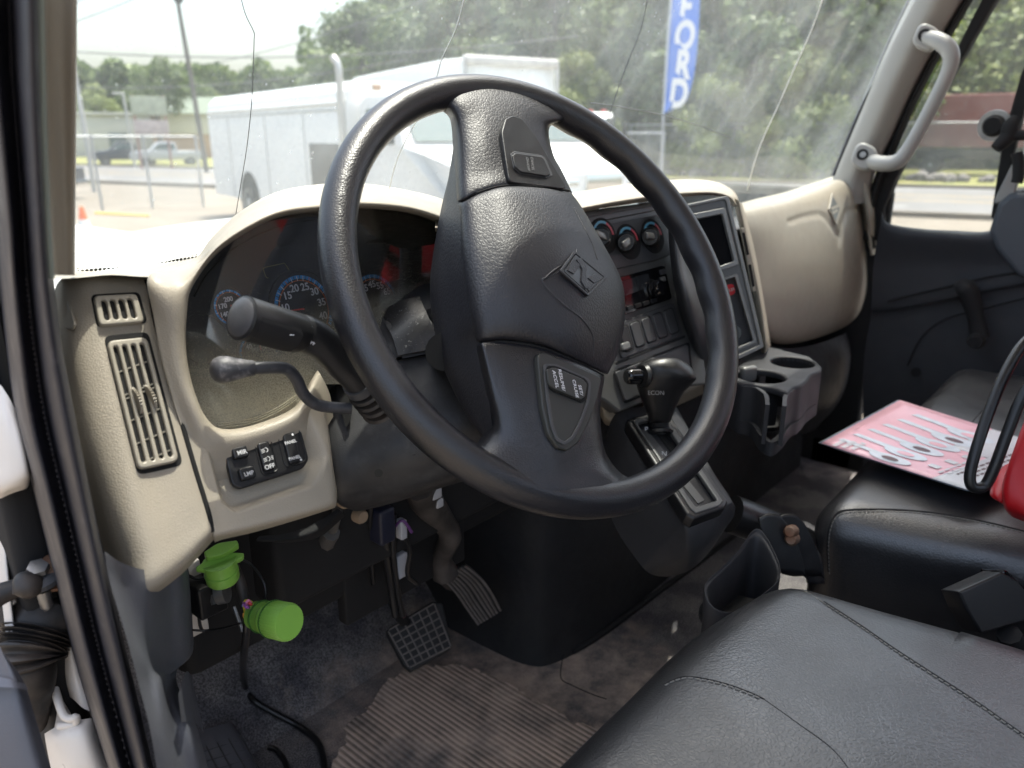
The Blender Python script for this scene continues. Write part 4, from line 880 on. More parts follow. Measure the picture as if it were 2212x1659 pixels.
# ---- instrument face and lens
GF = tilted(600, 700, .655, 16, .05)
face = plate('instrument_face', GF, [[(392,650),(408,610),(440,570),(482,526),(545,488),(608,464),(694,454),(780,448),(882,458),(958,480),(1010,500),(1050,700),(800,900),(640,930),(470,945),(400,800)]], .004, gface, dash, bev=.0003)
gx, gy, gn = frame_of(GF)
def gpnt(px, py, off=.001): return PL(px, py, GF, off)
def ringarc(cx_, cy_, r, w, a0, a1, m, par, off=.001, th=.0006): return disc('dial_ring', GF, cx_, cy_, r, m, par, off=off, thick=th, r0=r-w, a0=a0, a1=a1, n=48)
def gauge(cx_, cy_, r, label, nums, needle, arc=(-40,220), minor=40, sub=None, tsz=.0105):
    c = gpnt(cx_, cy_, 0)
    g_ = disc('gauge', GF, cx_, cy_, r*1.18, mat('gauge_well',(.012,.013,.015),.5) if 'gauge_well' not in MATS else MATS['gauge_well'], dash, off=.0006, thick=.0005, label=label)
    ringarc(cx_, cy_, r*1.2, r*.05, 0, 360, blackp, g_, .0022, .002)
    ringarc(cx_, cy_, r, r*.10, arc[0], arc[1], bluep, g_); ringarc(cx_, cy_, r*.86, r*.025, arc[0], arc[1], orangp, g_)
    for k in range(minor+1):
        a = rad(arc[0] + (arc[1]-arc[0])*k/minor); d = gx*math.cos(a) + gy*math.sin(a)
        tube('tick_mark', ends(c + d*r*.89 + gn*.0012, c + d*r*1.0 + gn*.0012), .00035, gface, g_, 1, 4) if k % 2 else tube('tick_mark', ends(c + d*r*.84 + gn*.0014, c + d*r*.98 + gn*.0014), .0004, orangp if k % 8 == 0 else gaugetx, g_, 1, 4)
    for s, a, f in nums:
        d = gx*math.cos(rad(a)) + gy*math.sin(rad(a)); text(s, c + d*r*f + gn*.0012, gx, gy, tsz, gaugetx, g_, ext=.0001, bold=.0002)
    if sub: text(sub[0], gpnt(sub[1], sub[2], .0012), gx, gy, sub[3], gaugetx, g_, ext=.0001, bold=.0001)
    a = rad(needle[0]); d = gx*math.cos(a) + gy*math.sin(a); s_ = gy*math.cos(a) - gx*math.sin(a); L_ = r*needle[1]
    vs = [c + gn*.004 - s_*.0009 - d*.002, c + gn*.004 + s_*.0009 - d*.002, c + gn*.004 + s_*.0003 + d*L_, c + gn*.004 - s_*.0003 + d*L_]
    vs = [v + gn*h for h in (0, .001) for v in vs]
    link('needle', mesh(vs, [(3,2,1,0),(4,5,6,7),(0,1,5,4),(1,2,6,5),(2,3,7,6),(3,0,4,7)]), redp, g_, smooth=False)
    disc('needle_hub', GF, cx_, cy_, r*.09, blackp, g_, off=.0055, thick=.004)
    return g_
gauge(657, 668, .0345, 'large rev counter with the needle pointing left', [('5',212,.66),('10',168,.66),('15',135,.66),('20',105,.66),('25',72,.66),('30',42,.66),('35',8,.66),('40',-28,.66)], (176,.80))
gauge(812, 660, .0345, 'speedometer behind the steering wheel rim', [('15',200,.68),('25',165,.68),('35',118,.68),('45',88,.68),('55',60,.68),('65',32,.68),('75',2,.68)], (232,.8), sub=('MPH',812,690,.005))
gauge(497, 664, .0165, 'small temperature gauge at the upper left', [('200',92,.45),('170',165,.5),('140',215,.6)], (-40,.6), (20,250), 16, tsz=.0062)
gauge(559, 765, .0205, 'small pressure gauge marked PSI', [('20',190,.58),('40',135,.60),('60',92,.62),('80',28,.58),('100',-25,.60)], (82,.62), (-40,215), 20, sub=('PSI',551,757,.006), tsz=.0066)
gauge(925, 605, .0165, 'small gauge at the far right of the binnacle', [('E',160,.6),('F',30,.6)], (110,.7), (20,200), 16, tsz=.006)
for cx_, cy_, r in ((441,732,.0225),):
    g_ = disc('blank_gauge', GF, cx_, cy_, r, MATS['gauge_well'], dash, off=.0008, thick=.0006); ringarc(cx_, cy_, r*1.05, r*.06, 0, 360, blackp, g_, .0022, .002)
wl = [gpnt(x, y) for x, y in ((568,580),(575,599),(580,600))]; tube('warning_outline', wl, .00035, oliv, face, 2, 5)
tube('warning_outline', [gpnt(x, y) for x, y in ((568,580),(575,577),(607,570),(614,568),(625,584))], .00035, oliv, face, 1, 5)
tube('visor_rib', [gpnt(x, y, .004) for x, y in ((420,640),(450,590),(510,535),(600,490),(700,470))], .0012, blackp, face, 5, 6)
LN = (GF[0] + V(0,-.030,0), V(.06,-math.cos(rad(13)),math.sin(rad(13))).normalized())
plate('instrument_lens', LN, [[(392,640),(430,560),(480,515),(550,480),(640,450),(780,435),(900,450),(1010,480),(1010,640),(800,830),(690,830),(655,872),(570,925),(505,940),(450,935),(425,880),(405,800)]], .0012, lensm, dash, bev=.0002)
for o_ in (0, 1, 2): tube('lens_rib', [PL(x, y+o_*5, LN, .001) for x, y in ((470,915),(540,905),(600,880),(640,853))], .0006, lensm, dash, 3, 5)
# ---- dash top, left strip and centre
surf('dash_top', [[onY(x, y, .80) for x, y in ((100,580),(170,578),(240,583),(330,572),(400,553),(430,548))],
                  [onY(x, y, .72) for x, y in ((100,590),(170,588),(240,589),(322,582),(395,566),(436,556))],
                  [onY(x, y, .63) for x, y in ((100,604),(170,600),(240,594),(318,598),(372,590),(436,570))]], creamS, dash, 5, 4)
CT = [[(940,452,.84),(1080,440,.84),(1230,418,.84),(1340,400,.82),(1450,389,.82),(1530,390,.82),(1572,404,.82),(1584,425,.80)],
      [(940,458,.76),(1080,446,.76),(1232,424,.76),(1340,404,.75),(1450,394,.74),(1535,396,.74),(1580,409,.73),(1590,432,.72)],
      [(940,470,.66),(1080,462,.66),(1240,436,.66),(1345,414,.65),(1450,402,.64),(1540,405,.63),(1586,418,.62),(1598,440,.60)],
      [(940,490,.60),(1080,482,.60),(1262,446,.60),(1350,430,.59),(1450,417,.58),(1535,414,.57),(1576,424,.56),(1592,444,.55)],
      [(940,500,.61),(1080,492,.61),(1266,456,.61),(1352,442,.60),(1450,428,.59),(1532,422,.58),(1570,430,.58),(1584,448,.58)]]
surf('centre_hood', [[onY(*p) for p in r] for r in CT], cream, dash, 6, 5)
# cream flank right of the stack and the cream trough under it
surf('centre_flank', [[onY(x, y, d) for x, y, d in r] for r in
   [[(1582,428,.58),(1590,430,.555),(1600,438,.56),(1606,445,.66)],[(1604,520,.56),(1610,520,.54),(1621,520,.55),(1630,520,.66)],[(1620,600,.55),(1627,600,.53),(1638,600,.54),(1645,600,.66)],
    [(1634,680,.54),(1642,682,.52),(1652,680,.53),(1658,680,.66)],[(1644,740,.53),(1650,745,.51),(1660,742,.52),(1666,740,.66)],[(1642,752,.53),(1647,762,.52),(1656,762,.53),(1664,755,.66)]]], cream, dash, 5, 6)
surf('centre_trough', [[onY(x, y, d) for x, y, d in r] for r in
   [[(1270,800,.60),(1300,835,.575),(1312,880,.57),(1345,896,.565),(1400,872,.56),(1450,845,.56),(1520,815,.56)],
    [(1268,830,.60),(1296,868,.58),(1308,905,.575),(1345,910,.57),(1405,886,.56),(1455,860,.56),(1520,832,.56)],
    [(1266,880,.64),(1296,900,.62),(1310,918,.62),(1345,920,.62),(1405,900,.62),(1455,880,.62),(1520,850,.62)]]], cream, dash, 6, 5)
# ---- centre stack
P1 = tilted(1360, 620, .585, 20, -.10)
stack = plate('centre_stack', P1, [quadr([(1200,462),(1440,432),(1470,440),(1530,830),(1480,835),(1338,890),(1310,868),(1230,820)], .06)], .02, bezelm, dash, bev=.003)
def sp(name, q, th, m, par, off, r=.12, bev=.001, label=None): return plate(name, P1, [quadr(q, r)], th, m, par, off=off, bev=bev, label=label)
sp('stack_rail', [(1262,470),(1445,438),(1448,448),(1265,484)], .004, bezelm, stack, .004, .3)
cl = sp('climate_panel', [(1268,492),(1432,462),(1455,548),(1418,562),(1290,590),(1284,560)], .006, greyp, stack, .005, .15, label='heater control panel with three round knobs')
for cx_, cy_, kk in ((1298,512,0),(1352,524,1),(1404,512,2)):
    disc('knob_recess', P1, cx_, cy_, .026, matblk, cl, off=.0058, thick=.001)
    disc('knob_arc', P1, cx_, cy_, .0215, mat('cold_blue',(.12,.35,.5),.5) if 'cold_blue' not in MATS else MATS['cold_blue'], cl, off=.0064, thick=.001, r0=.018, a0=60, a1=200)
    disc('knob_arc', P1, cx_, cy_, .0215, mat('hot_red',(.5,.08,.1),.5) if 'hot_red' not in MATS else MATS['hot_red'], cl, off=.0064, thick=.001, r0=.018, a0=0, a1=60)
    c = PL(cx_, cy_, P1, .006); c2 = PL(cx_, cy_, P1, .022)
    kn = lathe('knob', c, c2, [(0,.015),(.6,.0135),(1,.011)], blackp, cl, 28)
    box('knob_grip', c2 + P1[1]*.003, (.030,.006,.010), MATS.get('knob_silver') or mat('knob_silver',(.07,.07,.07),.3), kn, .002, rot=Matrix.Rotation(rad(-20),4,'X') @ Matrix.Rotation(rad((20,-15,10)[kk]),4,'Y'))
sp('climate_seam', [(1282,588),(1440,548),(1442,553),(1284,594)], .002, matblk, stack, .0035, .2)
rd = sp('radio', [(1290,612),(1436,572),(1452,645),(1320,690)], .012, glossb, stack, .006, .08, label='gloss black car radio with round volume knob')
sp('radio_display', [(1296,622),(1400,590),(1408,618),(1310,655)], .002, mat('radio_glass',(.05,.055,.065),.06,metal=.6), rd, .0075, .08, .0003)
c = PL(1409, 626, P1, .006); lathe('volume_knob', c, c + P1[1]*.018, [(0,.0125),(.1,.013),(.8,.012),(1,.010)], glossb, rd, 40, ridges=1, rdepth=.0008)
disc('knob_ring', (c + P1[1]*.0005, P1[1]), 1409, 626, .016, chrome, rd, off=.001, thick=.001, r0=.0145)
for k in range(6): sp('radio_button', [(1322+k*17,672-k*5),(1334+k*17,668-k*5),(1336+k*17,676-k*5),(1324+k*17,681-k*5)], .003, blackp, rd, .0085, .2, .0004)
for k in range(3): sp('radio_button', [(1426,583+k*16),(1437,580+k*16),(1440,591+k*16),(1429,594+k*16)], .003, greyp, rd, .0085, .2, .0004)
sw = sp('switch_row', [(1325,702),(1456,652),(1476,722),(1345,775)], .006, greyp, stack, .004, .08)
for k in range(5):
    a = bil([(1334,706),(1455,661),(1472,716),(1350,764)], .02+k*.2, .06); b = bil([(1334,706),(1455,661),(1472,716),(1350,764)], .17+k*.2, .06); c = bil([(1334,706),(1455,661),(1472,716),(1350,764)], .17+k*.2, .95); d = bil([(1334,706),(1455,661),(1472,716),(1350,764)], .02+k*.2, .95)
    q = [(p.x, p.y) for p in (a, b, c, d)]
    sp('blank_gap', [tuple(Vector(p)+(Vector(p)-sum((Vector(z) for z in q),Vector((0,0)))/4)*.10) for p in q], .002, matblk, sw, .0048, .3, .0003)
    if k: sp('switch_blank', q, .004, greyp, sw, .0062, .3, .0012)
    else: sp('rocker_switch', q, .008, blackp, sw, .012, .3, .002); sp('rocker_tip', [(1343,742),(1360,736),(1364,752),(1347,758)], .006, silverp, sw, .014, .3, .002)
sp('stack_seam', [(1330,782),(1480,724),(1481,729),(1332,788)], .002, matblk, stack, .0035, .2)
lp = sp('lower_bin_gap', [(1326,800),(1490,738),(1498,815),(1350,872)], .002, matblk, stack, .0035, .08)
sp('lower_bin_door', [(1330,804),(1486,744),(1493,812),(1352,866)], .006, greyp, stack, .006, .08)
# curved column between the two panels
surf('stack_column', [[onY(x, y, d) for x, y, d in r] for r in
   [[(1440,440,.575),(1450,438,.56),(1462,436,.56),(1475,436,.575)],[(1448,560,.57),(1462,558,.54),(1485,556,.54),(1500,556,.56)],[(1462,650,.56),(1480,645,.52),(1510,640,.52),(1530,640,.545)],
    [(1480,730,.56),(1500,725,.52),(1530,718,.515),(1552,715,.54)],[(1500,800,.56),(1520,790,.53),(1550,780,.525),(1570,775,.54)],[(1510,840,.57),(1528,825,.55),(1555,810,.55),(1580,800,.56)]]], greyp, dash, 6, 6)
# right wing: angled to the driver
P2 = (onY(1560, 600, .515), V(-.62,-.76,.22).normalized())
wing = plate('side_bezel', P2, [quadr([(1430,452),(1572,424),(1648,748),(1572,784),(1500,600)], .06),
      quadr([(1456,472),(1564,450),(1593,570),(1500,600)], .06), quadr([(1524,616),(1590,594),(1632,738),(1572,764)], .06)], .012, bezelm, dash, off=.002, bev=.002, label='grey bezel angled to the driver with a screen and an open pocket')
plate('screen_frame', P2, [quadr([(1452,470),(1567,448),(1597,572),(1500,604)], .05), quadr([(1466,482),(1561,462),(1587,564),(1510,590)], .05)], .008, silverp, wing, off=.0075, bev=.0015)
plate('screen', P2, [quadr([(1455,474),(1566,452),(1594,570),(1502,600)], .04)], .004, screenm, wing, off=.001, bev=.0003)
plate('bezel_edge', P2, [quadr([(1432,452),(1574,422),(1651,750),(1574,787),(1500,602)], .06), quadr([(1436,458),(1568,430),(1642,745),(1572,777),(1506,598)], .06)], .004, silverp, wing, off=.0055, bev=.0012)
plate('pocket_edge', P2, [quadr([(1522,614),(1593,591),(1636,740),(1572,767)], .06), quadr([(1527,619),(1588,598),(1628,736),(1572,759)], .06)], .003, silverp, wing, off=.005, bev=.001)
plate('pocket_back', P2, [quadr([(1520,612),(1596,590),(1638,742),(1572,768)], .04)], .004, greyp, wing, off=-.014, bev=.0003)
plate('pocket_side', P2, [[(1597,592),(1606,590),(1645,738),(1633,744)]], .012, matblk, wing, off=-.006, bev=.0003)
q = plate('sticker', P2, [quadr([(1536,626),(1584,612),(1590,634),(1542,650)], .35, 6)], .0008, mat('sticker_red',(.60,.03,.04),.5), wing, off=-.0108, bev=.0002)
plate('sticker_white', P2, [quadr([(1537,630),(1552,625),(1557,644),(1542,648)], .3)], .0005, white, q, off=-.0103, bev=.0001)
text('DETAILER', PL(1570,629,P2,-.0098), (PL(1584,624,P2)-PL(1552,633,P2)), UZ, .0062, white, q, ext=.0001)
c = PL(1574, 718, P2, -.012); lathe('socket_knob', c, c + P2[1]*.02, [(0,.010),(.5,.010),(.55,.012),(1,.011)], glossb, wing, 24)
# ---- glove box side
GB = [[(1596,440,.72),(1640,428,.74),(1700,414,.76),(1760,394,.78),(1810,380,.78),(1838,384,.78),(1848,396,.78),(1854,412,.78)],
      [(1598,446,.66),(1640,436,.68),(1700,422,.70),(1760,400,.72),(1810,385,.72),(1840,388,.72),(1850,400,.72),(1856,416,.74)],
      [(1602,452,.62),(1640,446,.625),(1700,434,.64),(1760,412,.66),(1810,397,.66),(1840,398,.66),(1852,410,.67),(1858,424,.70)],
      [(1606,480,.60),(1645,480,.60),(1705,474,.61),(1765,460,.62),(1812,450,.625),(1846,450,.63),(1862,456,.645),(1868,462,.69)],
      [(1618,560,.59),(1655,565,.585),(1710,565,.585),(1768,560,.59),(1815,552,.60),(1852,548,.61),(1877,546,.625),(1883,548,.68)],
      [(1632,650,.58),(1668,655,.575),(1718,655,.575),(1772,648,.58),(1820,634,.59),(1862,622,.60),(1888,614,.615),(1894,614,.68)],
      [(1642,706,.59),(1674,716,.58),(1722,714,.58),(1775,704,.585),(1822,688,.595),(1862,668,.61),(1884,650,.62),(1890,646,.68)],
      [(1648,726,.62),(1678,740,.61),(1724,738,.61),(1776,724,.615),(1824,704,.625),(1862,680,.64),(1880,662,.65),(1888,654,.70)],
      [(1650,728,.68),(1680,742,.68),(1726,740,.68),(1778,726,.68),(1824,706,.69),(1860,684,.69),(1878,668,.69),(1886,658,.72)]]
def wings(x, y):
    d = 0
    # embossed winged ridge under the diamond
    for P in ([(1706,478),(1730,470),(1750,465),(1771,462),(1784,470),(1800,492),(1813,510)], [(1813,526),(1818,490),(1829,455),(1856,451)]):
        best = 1e9
        for a, b in zip(P, P[1:]):
            dx, dy = b[0]-a[0], b[1]-a[1]; t = max(0, min(1, ((x-a[0])*dx+(y-a[1])*dy)/(dx*dx+dy*dy))); best = min(best, math.hypot(x-a[0]-t*dx, y-a[1]-t*dy))
        d -= .004*max(0, 1-best/9)**1.5
    return d
gb = surf('glove_box', [[onY(*p) for p in r] for r in GB], creamS, dash, 16, 14, disp=wings, label='cream padded glove box cover with a diamond emblem')
GBB = bvh(gb)
gpn = tpn(GBB, 1802, 452, .0008, 5)
e = plate('diamond_emblem', gpn, [[(1798,416),(1818,450),(1808,486),(1790,452)]], .003, creamS, gb, off=.002, bev=.0012)
plate('emblem_inlay', gpn, [[(1799,424),(1814,450),(1806,478),(1793,452)]], .0016, MATS.get('emblem_silver') or mat('emblem_silver',(.11,.11,.105),.35,metal=.3), e, off=.0026, bev=.0006)
for q in ([(1796,448),(1810,442),(1812,447),(1797,454)],[(1797,458),(1809,452),(1810,457),(1799,464)]): plate('emblem_bar', gpn, [q], .0014, creamS, e, off=.0042, bev=.0005)
# end strip with the passenger vents
surf('right_end_strip', [[onY(x, y, d) for x, y, d in r] for r in
   [[(1852,396,.66),(1866,394,.625),(1882,398,.63),(1888,402,.70)],[(1862,470,.64),(1876,468,.605),(1896,470,.61),(1901,472,.70)],[(1872,560,.63),(1886,558,.60),(1906,560,.605),(1912,562,.70)],[(1878,630,.63),(1890,632,.60),(1914,632,.605),(1919,628,.70)],[(1880,652,.64),(1892,656,.62),(1912,652,.62),(1918,645,.70)]]], creamS, dash, 5, 6)
EP = (onY(1885, 500, .602), V(-.15,-1,.2).normalized())
for q in ([(1868,418),(1877,416),(1880,438),(1871,440)], [(1874,456),(1886,454),(1896,548),(1885,552)]):
    f = plate('end_vent', EP, [quadr(q, .2), quadr([tuple(Vector(p).lerp(sum((Vector(z) for z in q), Vector((0,0)))/4, .28)) for p in q], .2)], .006, creamS, dash, off=.003, bev=.001)
    plate('vent_well', EP, [quadr([tuple(Vector(p).lerp(sum((Vector(z) for z in q), Vector((0,0)))/4, .1)) for p in q], .2)], .003, void, f, off=.002, bev=.0002)
# slim vent in the flank beside the stack
FP = (onY(1616, 560, .528), V(-.5,-.85,.15).normalized())
for q, nm in (([(1600,492),(1608,492),(1622,560),(1614,562)],0), ([(1614,562),(1622,560),(1634,628),(1626,630)],1)):
    f = plate('flank_vent', FP, [quadr(q, .15)], .004, creamS, dash, off=.004, bev=.0008)
    plate('flank_slot', FP, [quadr([tuple(Vector(p).lerp(sum((Vector(z) for z in q), Vector((0,0)))/4, .3)) for p in q], .2)], .002, void, f, off=.0048, bev=.0002)
# dark lower dash under the glove box
surf('lower_dash', [[onY(x, y, d) for x, y, d in r] for r in
   [[(1640,742,.66),(1700,752,.64),(1760,744,.64),(1820,722,.64),(1856,696,.65),(1872,690,.70)],
    [(1640,790,.63),(1700,800,.62),(1760,798,.61),(1815,790,.61),(1850,770,.63),(1866,760,.70)],
    [(1640,870,.64),(1700,880,.63),(1750,880,.62),(1800,870,.62),(1835,840,.64),(1852,830,.70)],
    [(1640,930,.70),(1690,940,.69),(1740,935,.69),(1780,915,.69),(1815,880,.70),(1835,860,.72)]]], greyp, dash, 6, 6)
box('dash_filler', (1.25,.80,1.60), (1.9,.16,.34), matblk, dash, .02)
box('dash_filler', (1.22,.715,1.63), (1.66,.09,.27), matblk, dash, .01)  # hidden filler added to catch sun falling through the dash gap
box('dash_filler', (1.36,.665,1.70), (.16,.07,.26), matblk, dash, .01)  # another hidden box, added to block a sun sliver on the floor
# ---- cup holder in front of the stack
ch = thing('cup_holder', 'dark grey double cup holder jutting out below the centre stack', 'cup holder', (1.2,.5,1.55))
ZC = onY(1660, 800, .47).z
def cz(px, py, dz=0): return onZ(px, py, ZC+dz)
TOPQ = [(1574,808),(1590,790),(1648,756),(1700,758),(1758,772),(1774,784),(1775,792),(1752,803),(1742,818),(1730,828),(1715,834),(1700,850),(1688,880),(1655,878),(1648,850),(1620,838),(1596,830),(1576,820)]
h1 = [(1650+52*math.cos(a)+5*math.sin(a), 818+24*math.sin(a)) for a in [2*math.pi*k/28 for k in range(28)]]
h2 = [(1708+40*math.cos(a), 778+13*math.sin(a)) for a in [2*math.pi*k/28 for k in range(28)]]
TZ = (cz(1660, 800), V(0,0,1))
TO = [(1574,812),(1580,798),(1600,786),(1645,756),(1660,753),(1700,758),(1750,770),(1762,780),(1776,792),(1774,800),(1752,808),(1742,822),(1728,832),(1712,836),(1702,848),(1668,836),(1630,830),(1596,828)]
hA = [cz(1644,812) + V(.038*math.cos(2*math.pi*k/28), .038*math.sin(2*math.pi*k/28), 0) for k in range(28)]
hB = [cz(1712,782) + V(.036*math.cos(2*math.pi*k/28), .036*math.sin(2*math.pi*k/28), 0) for k in range(28)]
def plate_w(name, outline_px, holes_w, z, th, m, par, bev):
    lo = [[onZ(x, y, z) for x, y in outline_px]] + holes_w
    cu = bpy.data.curves.new('c', 'CURVE'); cu.dimensions = '2D'; cu.fill_mode = 'BOTH'; cu.extrude = th/2-bev; cu.bevel_depth = bev; cu.bevel_resolution = 3; cu.offset = -bev
    for lp_ in lo:
        s = cu.splines.new('POLY'); s.points.add(len(lp_)-1); s.use_cyclic_u = True
        for i, p in enumerate(lp_): s.points[i].co = (p.x, p.y, 0, 1)
    ob = bpy.data.objects.new('tmp', cu); COL.objects.link(ob); dg = bpy.context.evaluated_depsgraph_get(); me = bpy.data.meshes.new_from_object(ob.evaluated_get(dg)); bpy.data.objects.remove(ob)
    me.transform(Matrix.Translation((0,0,z-th/2))); me.materials.clear(); return link(name, sharp(me, 50), m, par)
plate_w('top_plate', quadr(TO, .3, 3), [[V(p.x,p.y,0) for p in hA],[V(p.x,p.y,0) for p in hB]], ZC, .012, consm, ch, .004)
# wall that drops from the rim, with the U notch towards the driver
cA, cB = cz(1644,812), cz(1712,782)
def wallring(c, r, z0, z1, a0, a1, nm, m, th=.005, n=40):
    vs, fs = [], []
    for i in range(n+1):
        a = rad(a0+(a1-a0)*i/n); d = V(math.cos(a), math.sin(a), 0)
        for rr, z in ((r, z1), (r+th, z1), (r+th, z0), (r, z0)): vs.append(V(c.x, c.y, z) + d*rr)
    for i in range(n):
        for k in range(4): fs.append((i*4+k, i*4+(k+1)%4, (i+1)*4+(k+1)%4, (i+1)*4+k))
    fs += [(0,1,2,3), (n*4+3,n*4+2,n*4+1,n*4)]
    me = mesh(vs, fs); bm = bmesh.new(); bm.from_mesh(me); bmesh.ops.recalc_face_normals(bm, faces=bm.faces); bm.to_mesh(me); bm.free(); return link(nm, sharp(me, 40), m, ch)
outl = [(1574,812),(1600,828),(1630,832),(1650,846),(1654,868)], [(1700,872),(1702,850),(1716,836),(1732,830),(1744,820),(1754,808),(1776,796)]
def skirt(pts, z0, z1, nm, th=.006):
    P = spline([cz(x, y) for x, y in pts], 6); vs, fs = [], []
    for i, p in enumerate(P):
        t = (P[min(i+1,len(P)-1)] - P[max(i-1,0)]).normalized(); nrm = t.cross(UZ)
        for o_, z in ((0,z1),(th,z1),(th,z0),(0,z0)): vs.append(V(p.x,p.y,z) - nrm*o_)
    for i in range(len(P)-1):
        for k in range(4): fs.append((i*4+k, i*4+(k+1)%4, (i+1)*4+(k+1)%4, (i+1)*4+k))
    n = len(P)-1; fs += [(0,1,2,3), (n*4+3,n*4+2,n*4+1,n*4)]
    me = mesh(vs, fs); bm = bmesh.new(); bm.from_mesh(me); bmesh.ops.recalc_face_normals(bm, faces=bm.faces); bm.to_mesh(me); bm.free(); return link(nm, sharp(me, 40), m_, ch)
m_ = consm
full = [(1574,812),(1600,828),(1630,836),(1654,862),(1678,872),(1700,860),(1716,840),(1732,832),(1744,822),(1754,810),(1776,796)]
zb = onY(1650, 930, cz(1660,860).y).z
skirt(outl[0], ZC-.066, ZC-.004, 'front_wall'); skirt(outl[1], ZC-.066, ZC-.004, 'front_wall')
skirt(full, ZC-.082, ZC-.060, 'lower_rim', .008)
wallring(cA, .038, ZC-.07, ZC-.002, 60, 245, 'cup_well', consm); wallring(cB, .036, ZC-.07, ZC-.002, 0, 360, 'cup_well', matblk)
lathe('cup_floor', (cA.x,cA.y,ZC-.08), (cA.x,cA.y,ZC-.074), [(0,.042),(1,.042)], matblk, ch, 30)
c = cz(1632, 800, .004); box('spring_tab', c + V(0,.012,-.008), (.030,.014,.026), silverp, ch, .005, rot=Matrix.Rotation(rad(-25),4,'Z'))
box('mount_arm', (cz(1690,770).x, cz(1690,770).y+.07, ZC-.02), (.14,.10,.03), consm, ch, .008)

# ================================================================== passenger door
pd = thing('passenger_door', 'dark passenger door with window, crank handle and grey trim on the far side', 'door', (2.15,.2,1.1))
dr = mat('door_upper_plastic', (.065,.075,.09), .5, bump=.3, bscale=500)
def dx(px, py, x=2.16): return onX(px, py, x)
rows = [[onX(x, y, 2.14) for x, y in ((1902,455),(1918,482),(1990,494),(2060,498),(2130,500),(2160,480),(2170,425),(2230,405),(2330,400),(2500,395))],
        [onX(x, y, 2.10) for x, y in ((1904,470),(1922,494),(1990,505),(2060,510),(2135,512),(2172,492),(2184,440),(2236,420),(2330,415),(2500,410))],
        [onX(x, y, 2.12) for x, y in ((1888,560),(1930,570),(1990,570),(2060,570),(2140,570),(2180,560),(2200,540),(2250,530),(2330,530),(2500,530))],
        [onX(x, y, 2.12) for x, y in ((1882,660),(1936,662),(1990,655),(2060,642),(2140,625),(2180,618),(2210,612),(2260,605),(2340,600),(2500,600))],
        [onX(x, y, 2.135) for x, y in ((1880,690),(1934,680),(1990,667),(2060,654),(2140,637),(2180,630),(2210,624),(2262,617),(2342,612),(2500,612))],
        [onX(x, y, 2.13) for x, y in ((1865,800),(1935,800),(2000,800),(2070,800),(2150,800),(2190,800),(2220,800),(2280,800),(2360,800),(2500,800))],
        [onX(x, y, 2.14) for x, y in ((1865,1050),(1940,1050),(2010,1050),(2080,1050),(2160,1050),(2200,1050),(2230,1050),(2300,1050),(2380,1050),(2500,1050))]]
surf('door_panel', rows, doorm, pd, 5, 6)
PW = (V(2.17,0,1.9), V(-1,0,0))
plate('window_glass', PW, [[(1868,500),(1905,380),(2150,-90),(2700,-140),(2700,560),(1900,530)]], .003, sideglass, pd, bev=.0003)
plate('window_frame', PW, [quadr([(1862,520),(1888,430),(1905,385),(2010,215),(2150,-60),(2200,-150),(2240,-150),(2150,0),(2020,225),(1935,385),(1908,450),(1912,520)], .05)], .04, matblk, pd, off=.04, bev=.004)
plate('vent_post', PW, [[(2140,470),(2166,300),(2205,160),(2230,100),(2250,100),(2222,200),(2190,330),(2172,420),(2168,490)]], .03, matblk, pd, off=.03, bev=.003)
plate('inner_post', PW, [quadr([(2148,430),(2190,345),(2212,345),(2190,425),(2178,440),(2148,440)], .2)], .02, MATS['grey_handle'], pd, off=.055, bev=.004)
plate('upper_corner', PW, [quadr([(2135,500),(2155,440),(2180,418),(2500,400),(2500,640),(2200,600),(2150,540)], .15)], .05, dr, pd, off=.075, bev=.012)
tube('seam_line', [onX(x, y, 2.114) for x, y in ((1918,652),(1960,640),(2020,626),(2100,606),(2160,594),(2230,584))], .0025, matblk, pd, 4, 6)
hd = tube('crank_handle', [onX(x, y, 2.07) for x, y in ((2070,630),(2085,626),(2098,650),(2108,690),(2116,730))], [.020,.026,.022,.018,.022], matblk, pd, 5, 12, label='black window crank handle')
lathe('crank_knob', onX(2112,732,2.08), onX(2106,740,2.03), [(0,.014),(.5,.02),(1,.014)], matblk, hd, 18)
disc('door_screw', (V(2.12,0,0)+V(0,0,1.9), V(-1,0,0)), 1980, 803, .012, matblk, pd, off=.006)
tube('seam_line', [onX(x, y, 2.125) for x, y in ((1960,790),(1990,730),(2040,690),(2120,668),(2230,640))], .002, matblk, pd, 4, 6)
# suction mount on the window
sm = thing('suction_mount', 'black round suction mount with a lobed knob on the door window', 'suction mount', (2.1,.1,2.0))
c = onX(2152, 272, 2.15); lathe('suction_cup', c, c + V(-.025,0,0), [(0,.034),(.4,.034),(.6,.028),(1,.022)], matblk, sm, 28)
lathe('cup_ring', c + V(-.02,0,0), c + V(-.024,0,0), [(0,.035),(1,.034)], steel, sm, 28)
c2 = onX(2152, 272, 2.10); lathe('cup_cap', c + V(-.03,0,0), c + V(-.05,0,0), [(0,.024),(1,.018)], matblk, sm, 20)
k = onX(2178, 292, 2.06); tube('clamp_knob', [k + V(0,.0,.0) + (UZ*.036+RT*.012), k + UZ*.018+RT*.002, k - UZ*.002, k - UZ*.028-RT*.022], [.012,.017,.017,.012], matblk, sm, 5, 14)
tube('mount_arm', [k, k + V(0,-.03,0), k + V(0,-.08,.005), k+V(0,-.14,-.0)], [.012,.011,.011,.012], matblk, sm, 4, 12)
tube('mount_plate', [onX(2196,330,2.05), onX(2200,350,2.05), onX(2200,380,2.05), onX(2196,395,2.05)], .012, matblk, sm, 3, 10)
